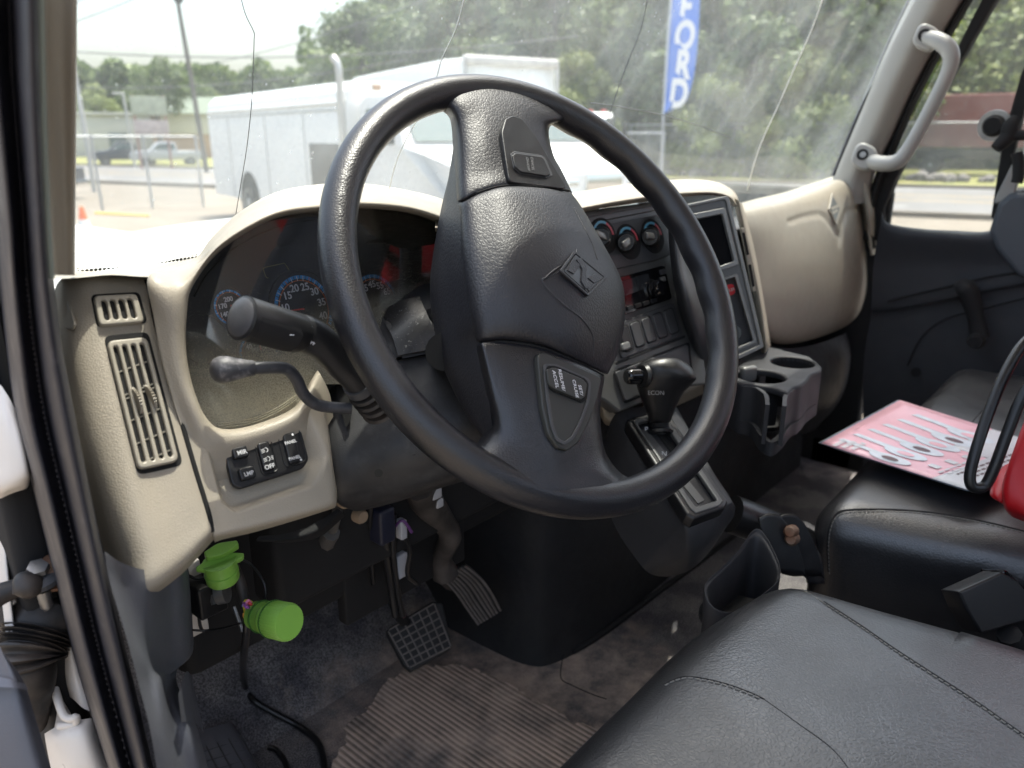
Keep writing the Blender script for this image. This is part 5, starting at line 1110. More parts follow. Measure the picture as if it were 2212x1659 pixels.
# ================================================================== steering column and wheel
WC = V(.5964,.4556,1.8653); al, be = rad(34.93), rad(-12.22)
WN = V(math.sin(be)*math.cos(al), -math.cos(be)*math.cos(al), math.sin(al))
WP = (WC, WN)
def H(px, py, h=0): return PL(px, py, WP, h)
wx = V(0,0,1).cross(WN).normalized(); wy = WN.cross(wx)
sw_ = thing('steering_wheel', 'black leather steering wheel with two wide spokes and a diamond emblem on its hub', 'steering wheel', tuple(WC))
# rim: slightly oval tube with finger bumps on the inner back
N1, N2 = 200, 20; R0 = .2185; vs, fs = [], []
for i in range(N1):
    a = 2*math.pi*i/N1; d = wx*math.cos(a) + wy*math.sin(a)
    bump = .0008*math.sin(a*26)*(1 if (a < rad(70) or a > rad(320)) else .0)
    for k in range(N2):
        b = 2*math.pi*k/N2; r_ = .0162 + (bump if math.cos(b) < .3 and math.sin(b) < .5 else 0)
        vs.append(WC + d*(R0 + r_*math.cos(b)) + WN*(r_*1.05*math.sin(b)))
for i in range(N1):
    for k in range(N2): fs.append((i*N2+k, i*N2+(k+1)%N2, ((i+1)%N1)*N2+(k+1)%N2, ((i+1)%N1)*N2+k))
me = mesh(vs, fs); bm = bmesh.new(); bm.from_mesh(me); bmesh.ops.recalc_face_normals(bm, faces=bm.faces); bm.to_mesh(me); bm.free()
link('rim', me, leather, sw_)
def hs(name, rows, m, par, nu=8, nv=8, **k): return surf(name, [[H(*p) for p in r] for r in rows], m, par, nu, nv, **k)
top = hs('spoke', [
  [(930,212,-.004),(975,188,.006),(1040,180,.012),(1100,186,.012),(1160,204,.010),(1230,236,.006),(1275,262,-.004)],
  [(950,235,-.006),(985,222,.012),(1040,215,.017),(1100,220,.018),(1150,232,.016),(1205,256,.010),(1235,262,-.006)],
  [(972,258,-.012),(992,262,.010),(1040,262,.020),(1095,262,.021),(1145,270,.018),(1178,276,.008),(1188,274,-.014)],
  [(978,310,-.022),(994,312,.010),(1040,315,.022),(1090,318,.023),(1150,325,.019),(1186,330,.008),(1194,330,-.022)],
  [(980,370,-.03),(994,372,.010),(1040,372,.022),(1095,362,.025),(1165,370,.020),(1208,372,.008),(1215,372,-.022)],
  [(980,430,-.035),(995,428,.011),(1040,409,.023),(1095,397,.027),(1170,400,.022),(1226,408,.008),(1234,412,-.022)],
  [(980,442,-.04),(996,436,.004),(1042,414,.015),(1095,402,.018),(1170,405,.014),(1228,414,.000),(1235,418,-.03)]], hubm, sw_)
bot = hs('spoke', [
  [(1010,752,-.04),(1034,748,.004),(1060,742,.013),(1160,752,.018),(1235,780,.016),(1300,812,.002),(1306,816,-.03)],
  [(1016,762,-.04),(1036,754,.010),(1060,747,.020),(1160,757,.026),(1235,785,.024),(1298,816,.008),(1305,822,-.022)],
  [(1035,845,-.035),(1055,845,.008),(1085,845,.019),(1165,850,.025),(1230,866,.021),(1288,878,.008),(1297,878,-.022)],
  [(1050,915,-.028),(1068,912,.004),(1100,912,.016),(1175,925,.022),(1235,935,.018),(1292,940,.008),(1300,940,-.018)],
  [(1030,958,-.014),(1062,950,.004),(1105,958,.014),(1180,975,.020),(1240,985,.016),(1300,990,.008),(1312,985,-.014)],
  [(1002,985,-.012),(1045,996,.004),(1100,1008,.013),(1180,1020,.018),(1245,1025,.015),(1318,1030,.010),(1350,1028,-.008)],
  [(1005,1018,-.012),(1048,1038,.004),(1095,1058,.012),(1180,1068,.015),(1250,1070,.014),(1340,1062,.006),(1410,1040,-.012)],
  [(1012,1045,-.014),(1050,1064,-.006),(1085,1080,-.002),(1180,1090,.0),(1260,1090,-.002),(1350,1078,-.006),(1430,1045,-.018)]], leather, sw_)
cover = hs('airbag_cover', [
  [(984,440,-.030),(996,437,.004),(1042,416,.018),(1097,404,.022),(1172,407,.016),(1228,414,.004),(1236,418,-.03)],
  [(984,446,-.028),(998,441,.013),(1044,419,.026),(1098,406,.032),(1174,409,.026),(1230,419,.010),(1240,424,-.02)],
  [(988,470,-.028),(1000,468,.015),(1048,452,.030),(1110,440,.038),(1190,440,.034),(1246,446,.014),(1258,450,-.02)],
  [(988,540,-.026),(1004,540,.018),(1062,530,.036),(1130,520,.045),(1220,520,.042),(1296,528,.016),(1306,532,-.02)],
  [(994,610,-.026),(1012,610,.018),(1075,605,.037),(1150,600,.046),(1250,600,.044),(1334,606,.014),(1344,610,-.02)],
  [(1004,675,-.026),(1022,675,.016),(1085,670,.034),(1160,668,.042),(1260,670,.040),(1340,680,.012),(1350,684,-.02)],
  [(1014,718,-.026),(1032,720,.013),(1090,715,.028),(1165,716,.036),(1250,728,.036),(1326,750,.010),(1338,752,-.02)],
  [(1018,738,-.028),(1037,736,.010),(1092,732,.022),(1163,740,.029),(1240,768,.028),(1306,800,.006),(1316,802,-.02)],
  [(1020,742,-.034),(1038,741,.002),(1092,737,.014),(1162,745,.020),(1236,774,.018),(1302,806,-.002),(1312,808,-.03)]], hubm, sw_, 8, 8)
CB = bvh(cover); TB = bvh(top); BB = bvh(bot)
hub = hs('hub_shell', [
  [(992,300,.004),(984,305,-.015),(980,315,-.035),(990,330,-.055),(1080,330,-.06)],
  [(995,340,.006),(982,352,-.02),(972,365,-.04),(985,380,-.06),(1080,380,-.065)],
  [(996,430,.008),(975,430,-.02),(960,435,-.045),(966,450,-.065),(1080,450,-.07)],
  [(1001,520,.012),(970,525,-.02),(946,530,-.05),(950,540,-.07),(1080,540,-.075)],
  [(1010,610,.014),(972,612,-.02),(938,615,-.052),(942,625,-.072),(1080,625,-.075)],
  [(1026,700,.012),(985,705,-.02),(948,712,-.05),(952,722,-.07),(1080,722,-.075)],
  [(1038,745,.006),(1000,765,-.02),(966,785,-.046),(970,800,-.066),(1080,790,-.07)],
  [(1054,845,.004),(1030,862,-.015),(1006,878,-.036),(1010,890,-.05),(1080,880,-.06)],
  [(1064,925,.0),(1054,934,-.01),(1044,942,-.02),(1050,950,-.03),(1100,940,-.04)]], hubm, sw_, 6, 8)
# seams and raised lines
def drape(name, B, pts, r, m, par, off=0, n=6):
    P = [hit(B, x, y, off) for x, y in pts]; P = [p for p in P if p]; return tube(name, P, r, m, par, n, 8)
drape('cover_ridge', CB, [(1240,450),(1262,492),(1278,525),(1290,560)], .0011, hubm, cover, -.0003)
drape('cover_ridge', CB, [(1222,582),(1180,600),(1172,606),(1184,626),(1220,660),(1258,690),(1280,725),(1282,770)], .0011, hubm, cover, -.0003)
drape('cover_ridge', CB, [(1172,606),(1200,582),(1240,556),(1246,540)], .0011, hubm, cover, -.0003)
em = tpn(CB, 1260, 591, .0006, 22)
eo = [(1241,541),(1313,600),(1272,640),(1210,584)]
ec = Vector((1259,591))
def sc_(q, f): return [tuple(ec + (Vector(p)-ec)*f) for p in q]
emb = plate('diamond_emblem', em, [quadr(eo, .06), quadr(sc_(eo, .86), .06)], .0022, hubm, cover, off=.0008, bev=.0007)
plate('emblem_field', em, [quadr(sc_(eo, .84), .05)], .002, blackp, emb, off=.0002, bev=.0003)
for q in ([(1237,558),(1255,572),(1240,592),(1226,584)], [(1284,612),(1302,602),(1286,590),(1270,600)], [(1262,615),(1274,630),(1284,617),(1272,606)]):
    plate('emblem_facet', em, [q], .002, hubm, emb, off=.0010, bev=.0006)
plate('emblem_ribbon', em, [[(1246,560),(1256,556),(1268,576),(1268,606),(1276,622),(1266,624),(1256,606),(1258,580)]], .002, hubm, emb, off=.0014, bev=.0006)
# button panels
bp_ = tplane(BB, [(1180,790),(1270,840),(1205,930)], .0)
pan = plate('button_panel', bp_, [quadr([(1160,753),(1301,815),(1290,865),(1270,918),(1248,958),(1226,974),(1206,968),(1186,938),(1172,880)], .22)], .006, buttm, bot, off=.003, bev=.0012, label='lower switch panel with cruise buttons')
plate('panel_groove', bp_, [quadr([(1174,786),(1200,786),(1278,820),(1274,866),(1258,912),(1240,948),(1220,962),(1202,952),(1190,920),(1180,860)], .3), quadr([(1180,790),(1202,791),(1272,823),(1268,866),(1252,910),(1236,942),(1220,954),(1206,946),(1196,918),(1187,860)], .3)], .0012, greyp, pan, off=.0042, bev=.0004)
plate('button_gap', bp_, [quadr([(1177,793),(1196,789),(1262,815),(1273,826),(1268,862),(1258,870),(1196,846),(1182,834)], .3)], .002, void, pan, off=.0042, bev=.0003)
cb = plate('cruise_button', bp_, [quadr([(1181,798),(1198,793),(1258,818),(1269,829),(1264,857),(1255,864),(1200,842),(1186,830)], .3)], .003, buttm, pan, off=.0066, bev=.0008)
tdn = PL(1214,848,bp_) - PL(1204,800,bp_)   # reading direction runs down the photo
tup = PL(1262,836,bp_) - PL(1196,812,bp_)
wt = mat('bright_print', (.75,.75,.78), .5)
for s, px, py in (('RESUME/',1213,820),('ACCEL',1200,819),('SET/',1254,842),('CRUISE',1243,839)):
    text(s, PL(px, py, bp_, .0069), tdn, tup, .0052, wt, cb, ext=.0001, shear=.15)
tp_ = tplane(TB, [(1105,280),(1190,370),(1105,380)], .0)
pan2 = plate('button_panel', tp_, [quadr([(1084,285),(1092,256),(1108,249),(1128,256),(1160,296),(1188,345),(1228,409),(1100,393),(1092,340)], .22)], .006, matblk if 0 else blackp, top, off=.0035, bev=.001, label='upper switch panel, its shade put into darker plastic')  # darker plastic than the lower panel carries the shade
plate('button_gap', tp_, [quadr([(1103,332),(1112,326),(1176,336),(1194,378),(1182,384),(1124,374),(1110,362)], .2)], .002, greyp, pan2, off=.0045, bev=.0003)
cb2 = plate('switch_button', tp_, [quadr([(1107,335),(1114,330),(1174,339),(1190,376),(1180,380),(1126,371),(1113,360)], .2)], .003, blackp, pan2, off=.0062, bev=.0008)
tx, ty = PL(1146,372,tp_) - PL(1142,336,tp_), PL(1170,352,tp_) - PL(1120,345,tp_)
for s, px in (('ON/OFF',1140),('CANCEL',1150)): text(s, PL(px, 354, tp_, .0065), tx, ty, .0045, greytxt, cb2, ext=.0001)  # lettering greyed to go with the painted shade
tube('seam', [H(x, y, h) for x, y, h in ((996,434,.010),(1042,413,.023),(1096,401,.028),(1172,404,.022),(1228,412,.008))], .0012, void, cover, 6, 6)
tube('seam', [H(x, y, h) for x, y, h in ((1036,744,.007),(1062,741,.016),(1092,739,.020),(1163,749,.025),(1238,778,.022),(1303,811,.004))], .0013, void, cover, 6, 6)

# ---- column shroud
colm = thing('steering_column', 'dark steering column shroud behind the wheel with dusty grey top', 'steering column', (.62,.56,1.78))
hs('upper_shroud', [
  [(790,690,-.20),(800,668,-.19),(815,655,-.185),(880,625,-.17),(945,606,-.15),(990,596,-.14),(1080,596,-.14)],
  [(778,712,-.185),(806,680,-.17),(822,668,-.165),(890,645,-.15),(950,634,-.135),(1000,630,-.13),(1080,630,-.13)],
  [(770,740,-.18),(826,705,-.155),(838,700,-.15),(895,690,-.14),(950,685,-.13),(1010,680,-.12),(1080,680,-.12)],
  [(765,765,-.175),(845,745,-.15),(860,745,-.145),(905,735,-.135),(955,730,-.125),(1010,725,-.12),(1080,725,-.12)],
  [(765,795,-.17),(858,772,-.15),(872,774,-.145),(912,766,-.135),(960,757,-.125),(1010,755,-.12),(1080,755,-.12)]], shroud, colm, 6, 6)
hs('shroud_window', [[(822,672,-.158),(870,648,-.146),(906,641,-.139)],[(845,720,-.147),(890,702,-.136),(932,700,-.126)],[(860,768,-.143),(900,760,-.133),(950,752,-.122)]], MATS.get('dusty_gloss') or mat('dusty_gloss',(.012,.012,.013),.25,dirt=(.3,.3,.3),dscale=300,damt=.5,dthr=(.6,.7)), colm, 5, 5)
surf('lower_shroud', [[H(*p) for p in r] for r in (
  [(658,815,-.215),(690,822,-.20),(760,808,-.185),(860,778,-.155),(960,764,-.13),(1050,760,-.12)],
  [(672,850,-.20),(700,856,-.185),(780,840,-.17),(870,820,-.15),(970,800,-.125),(1050,800,-.12)],
  [(688,905,-.195),(705,915,-.18),(790,905,-.165),(880,880,-.145),(980,860,-.12),(1060,850,-.11)],
  [(702,980,-.20),(715,990,-.18),(800,975,-.165),(900,955,-.145),(1000,930,-.12),(1080,920,-.11)],
  [(716,1050,-.21),(730,1060,-.19),(810,1045,-.18),(900,1020,-.16),(1000,990,-.14),(1090,970,-.13)],
  [(730,1080,-.23),(742,1092,-.21),(820,1082,-.20),(905,1060,-.18),(1000,1030,-.16),(1090,1010,-.15)],
  [(745,1092,-.26),(770,1104,-.25),(830,1092,-.24),(910,1068,-.23),(1000,1040,-.22),(1090,1020,-.21)])], shroud, colm, 6, 6)
box('column_core', tuple(H(960,760,-.19)), (.09,.12,.12), matblk, colm, .01)
tube('column_shaft', [H(960,760,-.05), H(960,760,-.08), H(960,762,-.14), H(960,762,-.2)], .018, void, colm, 3, 20)
for x, y in ((893,975),(818,1022)):
    lathe('screw_well', H(x, y, -.150), H(x, y, -.158), [(0,.004),(1,.003)], void, colm, 16)
# opening the lever comes through
hs('lever_slot', [[(724,832,-.172),(745,826,-.168),(760,838,-.165)],[(730,870,-.168),(748,868,-.164),(762,872,-.161)],[(742,905,-.166),(748,922,-.165),(758,905,-.162)]], void, colm, 4, 4)
# multifunction stalk
sk = thing('indicator_stalk', 'thick black wiper stalk with a grey end cap left of the wheel', 'stalk', tuple(D(650,720,.63)))
A, B_ = D(519,685,.585), D(650,722,.635)
lathe('stalk_grip', A, B_, [(0,.0150),(.02,.0168),(.06,.0172),(.92,.0165),(1,.0150)], blackp, sk, 40)
lathe('end_cap', A + (A-B_)*.045, A + (B_-A)*.03, [(0,.0001),(.02,.007),(.25,.0125),(.6,.0152),(1,.0158)], capm, sk, 40)
lathe('cap_ring', A - (A-B_)*.02, A - (A-B_)*.035, [(0,.0176),(1,.0176)], matblk, sk, 40)
# dark textured thumb pad on the lower side
pp = []; ax = (B_-A).normalized(); dn = ((UP*-1) - ax*(UP*-1).dot(ax)).normalized(); toc = (FW*-1 - ax*(FW*-1).dot(ax)).normalized(); toc = (toc - dn*toc.dot(dn)).normalized()
rows = []
for t in (.10,.3,.55,.72,.80):
    a1_ = 62 if t < .75 else 40; rows.append([A + (B_-A)*t + (dn*math.sin(rad(a)) + toc*math.cos(rad(a)))*.0174 for a in (-2 if t < .75 else 12, 15, 35, 55, 75, 90 if t < .75 else 80)])
surf('thumb_pad', rows, matblk, sk, 5, 5)
tube('stalk_arm', [D(640,718,.632), D(662,722,.640), D(700,745,.652), D(735,785,.668), D(765,815,.680), D(785,838,.690)], [.0152,.0155,.0145,.0130,.0128,.0128], blackp, sk, 6, 24)
for k in range(5):
    p = D(776+k*11, 828+k*11, .686+k*.004); d = (D(800,852,.70) - D(770,822,.68)).normalized()
    lathe('rubber_boot', p, p + d*.004, [(0,.0150+.0008*k),(.5,.0170+.0008*k),(1,.0150+.0008*k)], bellow, sk, 24) if k else lathe('boot_collar', p - d*.004, p + d*.004, [(0,.0145),(1,.016)], greyp, sk, 24)
sbv = bvh([c for c in sk.children if c.name.startswith('stalk_arm')][0]); gbv = bvh([c for c in sk.children if c.name.startswith('stalk_grip')][0])
mx_ = (D(680,745,.64) - D(655,732,.63)).normalized()
def stxt(s, px, py, size, B, xd=None):
    p = hit(B, px, py, .0006)
    if p: text(s, p, xd or mx_, UP, size, wt, sk, name='stalk_print', ext=.0001, bold=.0001)
stxt('OFF', 671, 738, .0052, sbv); stxt('-', 655, 732, .008, sbv); stxt('INT', 668, 706, .0032, sbv)
for px, py in ((630,722),): stxt('>', px, py, .008, gbv)
for py in (698, 706, 714, 722):
    a_, b2_ = hit(sbv, 652, py, .0003), hit(sbv, 663, py+3, .0003)
    if a_ and b2_: tube('stalk_print', ends(a_, b2_), .0004, wt, sk, 1, 5)
P_ = [hit(sbv, x, y, .0003) for x, y in ((663,701),(664,710),(663,718),(662,725))]; P_ = [p for p in P_ if p]
if len(P_) > 2: tube('stalk_print', P_, .0004, wt, sk, 2, 5)
# tilt lever
tl = thing('tilt_lever', 'thin bent grey lever with a worn bulb end below the thick stalk', 'lever', tuple(D(600,800,.65)))
tube('lever_rod', [D(535,795,.625), D(560,795,.630), D(600,794,.640), D(624,800,.648), D(642,822,.656), D(655,850,.664), D(680,872,.674), D(715,880,.684), D(757,882,.692)], .0052, leverm, tl, 6, 18)
a_, b_ = D(452,800,.610), D(550,795,.627)
lathe('lever_knob', a_, b_, [(0,.001),(.03,.0055),(.10,.0088),(.20,.0106),(.30,.0110),(.42,.0106),(.6,.0090),(.8,.0072),(.97,.0064),(1,.0058)], worn, tl, 32)
# ================================================================== footwell
FLZ = 1.1
def fpt(px, py, h=.008):
    p = onZ(px, py, 1.1+h)
    return p if p.y < .92 else PL(px, py, (V(0,.92,1.1), V(0,-1,1).normalized()), h)
# ribbed worn area: part of the floor sheet, 6 mm above the carpet
RMP = spline([onZ(x, y, 1.106) for x, y in ((690,1700),(735,1620),(800,1520),(870,1446),(940,1440),(1000,1440),(1090,1468),(1160,1508),(1240,1560),(1330,1600),(1340,1700),(1340,1800),(640,1800))], 14, True)
RMP = [V(p.x + .016*noise.noise(p*28) + .010*noise.noise(p*90), p.y + .016*noise.noise(p*28+V(5,5,5)) + .010*noise.noise(p*90+V(9,1,3)), 1.106) for p in RMP]
rm = link('ribbed_floor_mat', mesh(RMP, [tuple(range(len(RMP)))]), matm, cab, smooth=False)
if rm.data.polygons[0].normal.z < 0: rm.data.flip_normals()
# engine cover (doghouse)
dog = mat('engine_cover_carpet', (.016,.016,.018), .75, var=.4, vscale=6, bump=.5, bscale=60, bdist=.003, dirt=(.06,.055,.05), dscale=7, damt=.35, dthr=(.5,.72))
c0 = onZ(1180, 1420, 1.105)
rows = []
for z, g_ in ((1.10,0),(1.14,.008),(1.25,.02),(1.40,.04),(1.55,.06)):
    x0, y0 = c0.x-.045+g_, c0.y-.02+g_*.6
    rows.append([V(x0+.10-.16, y0+.62, z), V(x0+.02-.03, y0+.34, z), V(x0-.0, y0+.12, z), V(x0+.012, y0+.035, z), V(x0+.05, y0+.002, z), V(x0+.15, y0-.012, z), V(x0+.45, y0-.01, z), V(x0+.9, y0-.0, z), V(x0+1.2, y0+.0, z)])
surf('engine_cover', rows, dog, cab, 6, 5, flip=None)
tube('cover_seam', [onZ(x, y, 1.106) for x, y in ((1236,1408),(1290,1376),(1360,1325),(1430,1272),(1500,1222),(1570,1168),(1640,1120))], .006, matblk, cab, 4, 6)
tube('mat_edge', [onZ(x, y, 1.108) for x, y in ((1222,1400),(1214,1430),(1212,1465),(1235,1480),(1280,1500),(1310,1510))], .0010, matblk, cab, 4, 6)
# left kick panel and step block
surf('kick_panel', [[onX(x, y, d) for x, y, d in r] for r in
  [[(225,1190,.165),(262,1215,.18),(310,1230,.20),(350,1225,.225),(392,1210,.25),(402,1210,.30)],
   [(238,1260,.165),(268,1268,.18),(320,1275,.20),(360,1268,.225),(400,1250,.25),(410,1250,.30)],
   [(268,1360,.165),(290,1365,.18),(330,1370,.20),(370,1368,.225),(406,1350,.25),(416,1345,.30)],
   [(285,1420,.165),(310,1430,.18),(340,1440,.20),(375,1440,.225),(408,1420,.25),(416,1410,.28)],
   [(300,1480,.165),(322,1480,.18),(345,1478,.19),(356,1476,.205),(366,1470,.215),(380,1462,.23)],
   [(325,1580,.165),(345,1580,.175),(362,1578,.185),(380,1578,.20),(410,1575,.212),(426,1572,.23)],
   [(345,1700,.165),(370,1700,.175),(390,1700,.185),(410,1700,.20),(440,1700,.212),(460,1700,.23)]]], kickm, cab, 6, 6)
surf('footrest_block', [[onX(*p) for p in r] for r in
  [[(385,1500,.20),(402,1452,.235),(410,1455,.27),(414,1462,.30)],[(392,1560,.20),(416,1560,.225),(430,1570,.25),(440,1582,.29)]]], kickm, cab, 5, 5)
sb = surf('door_step', [[onZ(x, y, z) for x, y, z in r] for r in
  [[(360,1560,1.17),(424,1577,1.16),(460,1570,1.16),(494,1562,1.155),(504,1566,1.12)],
   [(370,1600,1.17),(430,1605,1.165),(470,1598,1.165),(516,1590,1.16),(526,1596,1.12)],
   [(380,1680,1.17),(430,1680,1.165),(490,1680,1.165),(556,1668,1.16),(566,1675,1.12)],
   [(400,1760,1.17),(450,1760,1.165),(510,1760,1.165),(600,1750,1.16),(615,1755,1.12)]]], kickm, cab, 6, 5)
for a, b in (((435,1640),(520,1600)),((430,1665),(545,1625)),((450,1612),(468,1590)),): pass
for k in range(5): tube('tread_line', ends(onZ(422+k*4, 1628+k*22, 1.1665), onZ(512+k*14, 1602+k*19, 1.1635)), .0012, greyp, cab, 1, 5)
for k in range(4): tube('tread_line', ends(onZ(446+k*24, 1612-k*8, 1.1665), onZ(478+k*30, 1680-k*3, 1.1665)), .0012, greyp, cab, 1, 5)
# under-dash clutter
surf('under_duct', [[D(560,1158,.74),D(620,1152,.76),D(680,1130,.78),D(730,1098,.80)],[D(555,1168,.735),D(620,1166,.755),D(685,1148,.775),D(738,1105,.80)],[D(580,1170,.76),D(625,1172,.77),D(690,1160,.79),D(745,1115,.82)]], matblk, dash, 5, 5)
tube('wire_harness', [D(735,1075,.80), D(725,1120,.84), D(712,1160,.88), D(690,1200,.95)], .006, mat('harness_grey',(.09,.085,.08),.5), dash, 4, 8)
tube('wire_harness', [D(700,1190,.92), D(706,1168,.88), D(716,1150,.86)], .010, MATS['harness_grey'], dash, 4, 8)
for x, y, d, s, m in ((752,1084,.80,.009,'tan_plug'),(785,1118,.90,.009,'tan_plug'),(710,1227,1.12,.014,'tan_spot'),(627,1266,1.10,.013,'tan_spot')):
    M_ = MATS.get(m) or mat(m, (.30,.22,.15) if m == 'tan_plug' else (.09,.06,.05), .6)
    lathe('cap_plug', D(x,y,d), D(x,y,d)+V(0,.012,0), [(0,s*.8),(.3,s),(1,s)], M_, dash, 16)
sr = thing('pedal_bracket', 'dark greasy pedal bracket with wiring and white plugs under the column', 'bracket', (.72,.9,1.4))
tube('bracket_arm', [D(905,1050,.95), D(925,1090,1.0), D(960,1130,1.04), D(972,1160,1.06), D(955,1205,1.10), D(962,1240,1.12)], [.020,.022,.016,.016,.014,.02], mat('greasy_steel',(.07,.06,.055),.6,var=.6,vscale=40), sr, 4, 8)
box('relay_block', tuple(D(822,1130,.93)), (.024,.03,.046), mat('blue_black',(.012,.014,.03),.5), sr, .004)
box('bracket_plate', tuple(D(870,1120,1.05)), (.22,.02,.22), matblk, sr, .004)
for x, y, d, w, h_ in ((867,1142,.95,.010,.026),(864,1220,1.0,.018,.034),(945,1085,.98,.012,.012),(938,1052,.96,.016,.03)):
    box('white_plug', tuple(D(x,y,d)), (w,.012,h_), mat('plug_white',(.42,.42,.44),.5) if 'plug_white' not in MATS else MATS['plug_white'], sr, .002)
for P_, r_ in (([(835,1100,.92),(832,1180,.96),(845,1260,1.0),(855,1330,1.02)],.006),([(850,1110,.94),(850,1200,.97),(858,1270,1.0),(870,1330,1.02)],.004),([(870,1150,.96),(885,1190,.98),(880,1240,1.0),(900,1260,1.02)],.003),([(800,1090,.9),(800,1180,.95),(806,1260,1.0)],.003)):
    tube('wire', [D(*p) for p in P_], r_, cablem, sr, 5, 8)
tube('purple_wire', [D(850,1140,.95), D(870,1125,.94), D(890,1150,.95)], .002, mat('wire_purple',(.12,.04,.16),.5), sr, 5, 6)
# brake pedal
bk_ = thing('brake_pedal', 'square rubber brake pedal with a worn light grid pattern', 'pedal', tuple(D(905,1370,1.30)))
BPc = D(905,1372,1.22); bn_ = V(-.30,-.62,.72).normalized()
tube('pedal_arm', [D(836,1180,1.10), D(838,1250,1.14), D(858,1320,1.20), D(890,1360,1.25)], .009, matblk, bk_, 4, 10)
tube('pedal_hose', [D(850,1200,1.08), D(858,1270,1.12), D(872,1330,1.18)], .004, mat('maroon_hose',(.12,.04,.05),.5), bk_, 4, 8)
BP = (BPc, bn_)
padq = quadr([(833,1360),(934,1298),(957,1303),(978,1400),(890,1450),(872,1436)], .12)
pad = plate('pedal_pad', BP, [padq], .018, pedalm, bk_, bev=.003)
qq = [(838,1362),(938,1303),(974,1397),(884,1442)]
for k in range(7):
    a, b = bil(qq, 0.02, (k+.0)/6), bil(qq, .98, (k+.0)/6); tube('grid_rib', ends(PL(a.x,a.y,BP,.002), PL(b.x,b.y,BP,.002)), .0014, pedalr, pad, 1, 6)
    a, b = bil(qq, (k+.0)/6, 0.02), bil(qq, (k+.0)/6, .98); tube('grid_rib', ends(PL(a.x,a.y,BP,.002), PL(b.x,b.y,BP,.002)), .0014, pedalr, pad, 1, 6)
ac = thing('accelerator_pedal', 'curved accelerator pedal with long dusty ribs', 'pedal', tuple(D(1015,1290,1.3)))
ar = [[D(x, y, d) for x, y, d in r] for r in ([(953,1247,1.24),(968,1238,1.235),(985,1230,1.23),(1004,1222,1.23)],[(970,1262,1.25),(986,1252,1.245),(1003,1243,1.24),(1022,1235,1.24)],[(990,1285,1.26),(1006,1274,1.255),(1024,1264,1.25),(1044,1256,1.25)],[(1010,1315,1.27),(1026,1305,1.265),(1044,1294,1.26),(1063,1284,1.26)],[(1034,1348,1.275),(1050,1339,1.27),(1066,1329,1.27),(1081,1319,1.27)])]
apd = surf('pedal_pad', ar, pedalm, ac, 5, 5, thick=.008)
for k in range(8):
    u = k/7; rib = []
    for r in ar: P_ = spline(r, 10); rib.append(P_[int(u*(len(P_)-1))] - FW*.002)
    tube('pedal_rib', rib, .0022, pedalr, apd, 4, 6)
tube('pedal_arm', [D(940,1200,1.2), D(950,1235,1.24), D(975,1262,1.27)], .012, MATS['greasy_steel'], ac, 4, 8)
# ---- green diagnostic connectors
gp_ = thing('diagnostic_socket', 'bright green socket with an oval flange hanging under the dash', 'connector', tuple(D(474,1213,.72)))
def gax(x, y, d): return D(x, y, d)
fa, fb = D(471,1205,.715), D(478,1262,.735); gax_ = (fb-fa).normalized()
GFl = (D(474,1207,.716), gax_*-1)
gpl = (D(474,1210,.716), (CAM - D(474,1210,.716)).normalized()*.35 - gax_*.95)
gpl = (gpl[0], gpl[1].normalized())
plate('flange', gpl, [quadr([(423,1224),(440,1213),(500,1192),(527,1194),(526,1203),(500,1218),(450,1232),(424,1230)], .35)], .006, green, gp_, bev=.0012)
lathe('socket_body', D(473,1212,.716), D(483,1254,.726), [(0,.0150),(.5,.0145),(.52,.0155),(.9,.0150),(1,.0135)], green, gp_, 36)
lathe('socket_mouth', D(483,1254,.7262), D(483.5,1256,.7265), [(0,.0125),(1,.012)], mat('dark_green',(.03,.11,.015),.6), gp_, 30)
plate('upper_flange', (gpl[0]+UZ*.02, gpl[1]), [quadr([(440,1192),(470,1172),(512,1166),(516,1176),(480,1198),(446,1204)], .3)], .008, green, gp_, off=-.01, bev=.0012)
tube('socket_lead', [D(505,1225,.745), D(517,1255,.74), D(526,1290,.74), D(533,1312,.742)], .0055, bellow, gp_, 4, 12)
gpp = thing('diagnostic_plug', 'bright green round plug with a ribbed ring and loose coloured wires', 'connector', tuple(D(585,1335,.72)))
pa, pb = D(548,1328,.735), D(626,1345,.705)
lathe('plug_body', pa, pb, [(0,.0105),(.05,.0130),(.42,.0150),(.45,.0160),(.52,.0160)], green, gpp, 40)
lathe('ribbed_ring', pa.lerp(pb,.50), pb, [(0,.0158),(.1,.0172),(.9,.0175),(1,.0160)], green, gpp, 80, ridges=1, rdepth=.0005)
for f_ in (.22,.42,.56): lathe('plug_groove', pa.lerp(pb,f_), pa.lerp(pb,f_+.022), [(0,.0152 if f_<.5 else .0178),(1,.0155 if f_<.5 else .0178)], MATS['dark_green'], gpp, 40)
lathe('plug_recess', pa.lerp(pb,-.01), pa.lerp(pb,.03), [(0,.0095),(1,.0095)], MATS['dark_green'], gpp, 30)
cols = [(.6,.05,.05),(.75,.25,.45),(.05,.15,.6),(.8,.35,.04),(.7,.7,.7),(.75,.6,.05),(.3,.1,.4),(.8,.5,.2)]
rng = random.Random(5)
for k in range(16):
    m = mat('wire_colour_%d' % k, cols[k % 8], .45); a = D(552+rng.uniform(-4,4), 1326+rng.uniform(-16,14), .733); b = D(533+rng.uniform(-8,7), 1310+rng.uniform(-12,34), .735+rng.uniform(-.01,.01)); 
    tube('plug_wire', [a, a.lerp(b,.5)+UZ*rng.uniform(-.004,.006)+FW*rng.uniform(-.01,.006), b, D(534, 1345 if k % 2 else 1310, .74)], .0014, m, gpp, 4, 6)
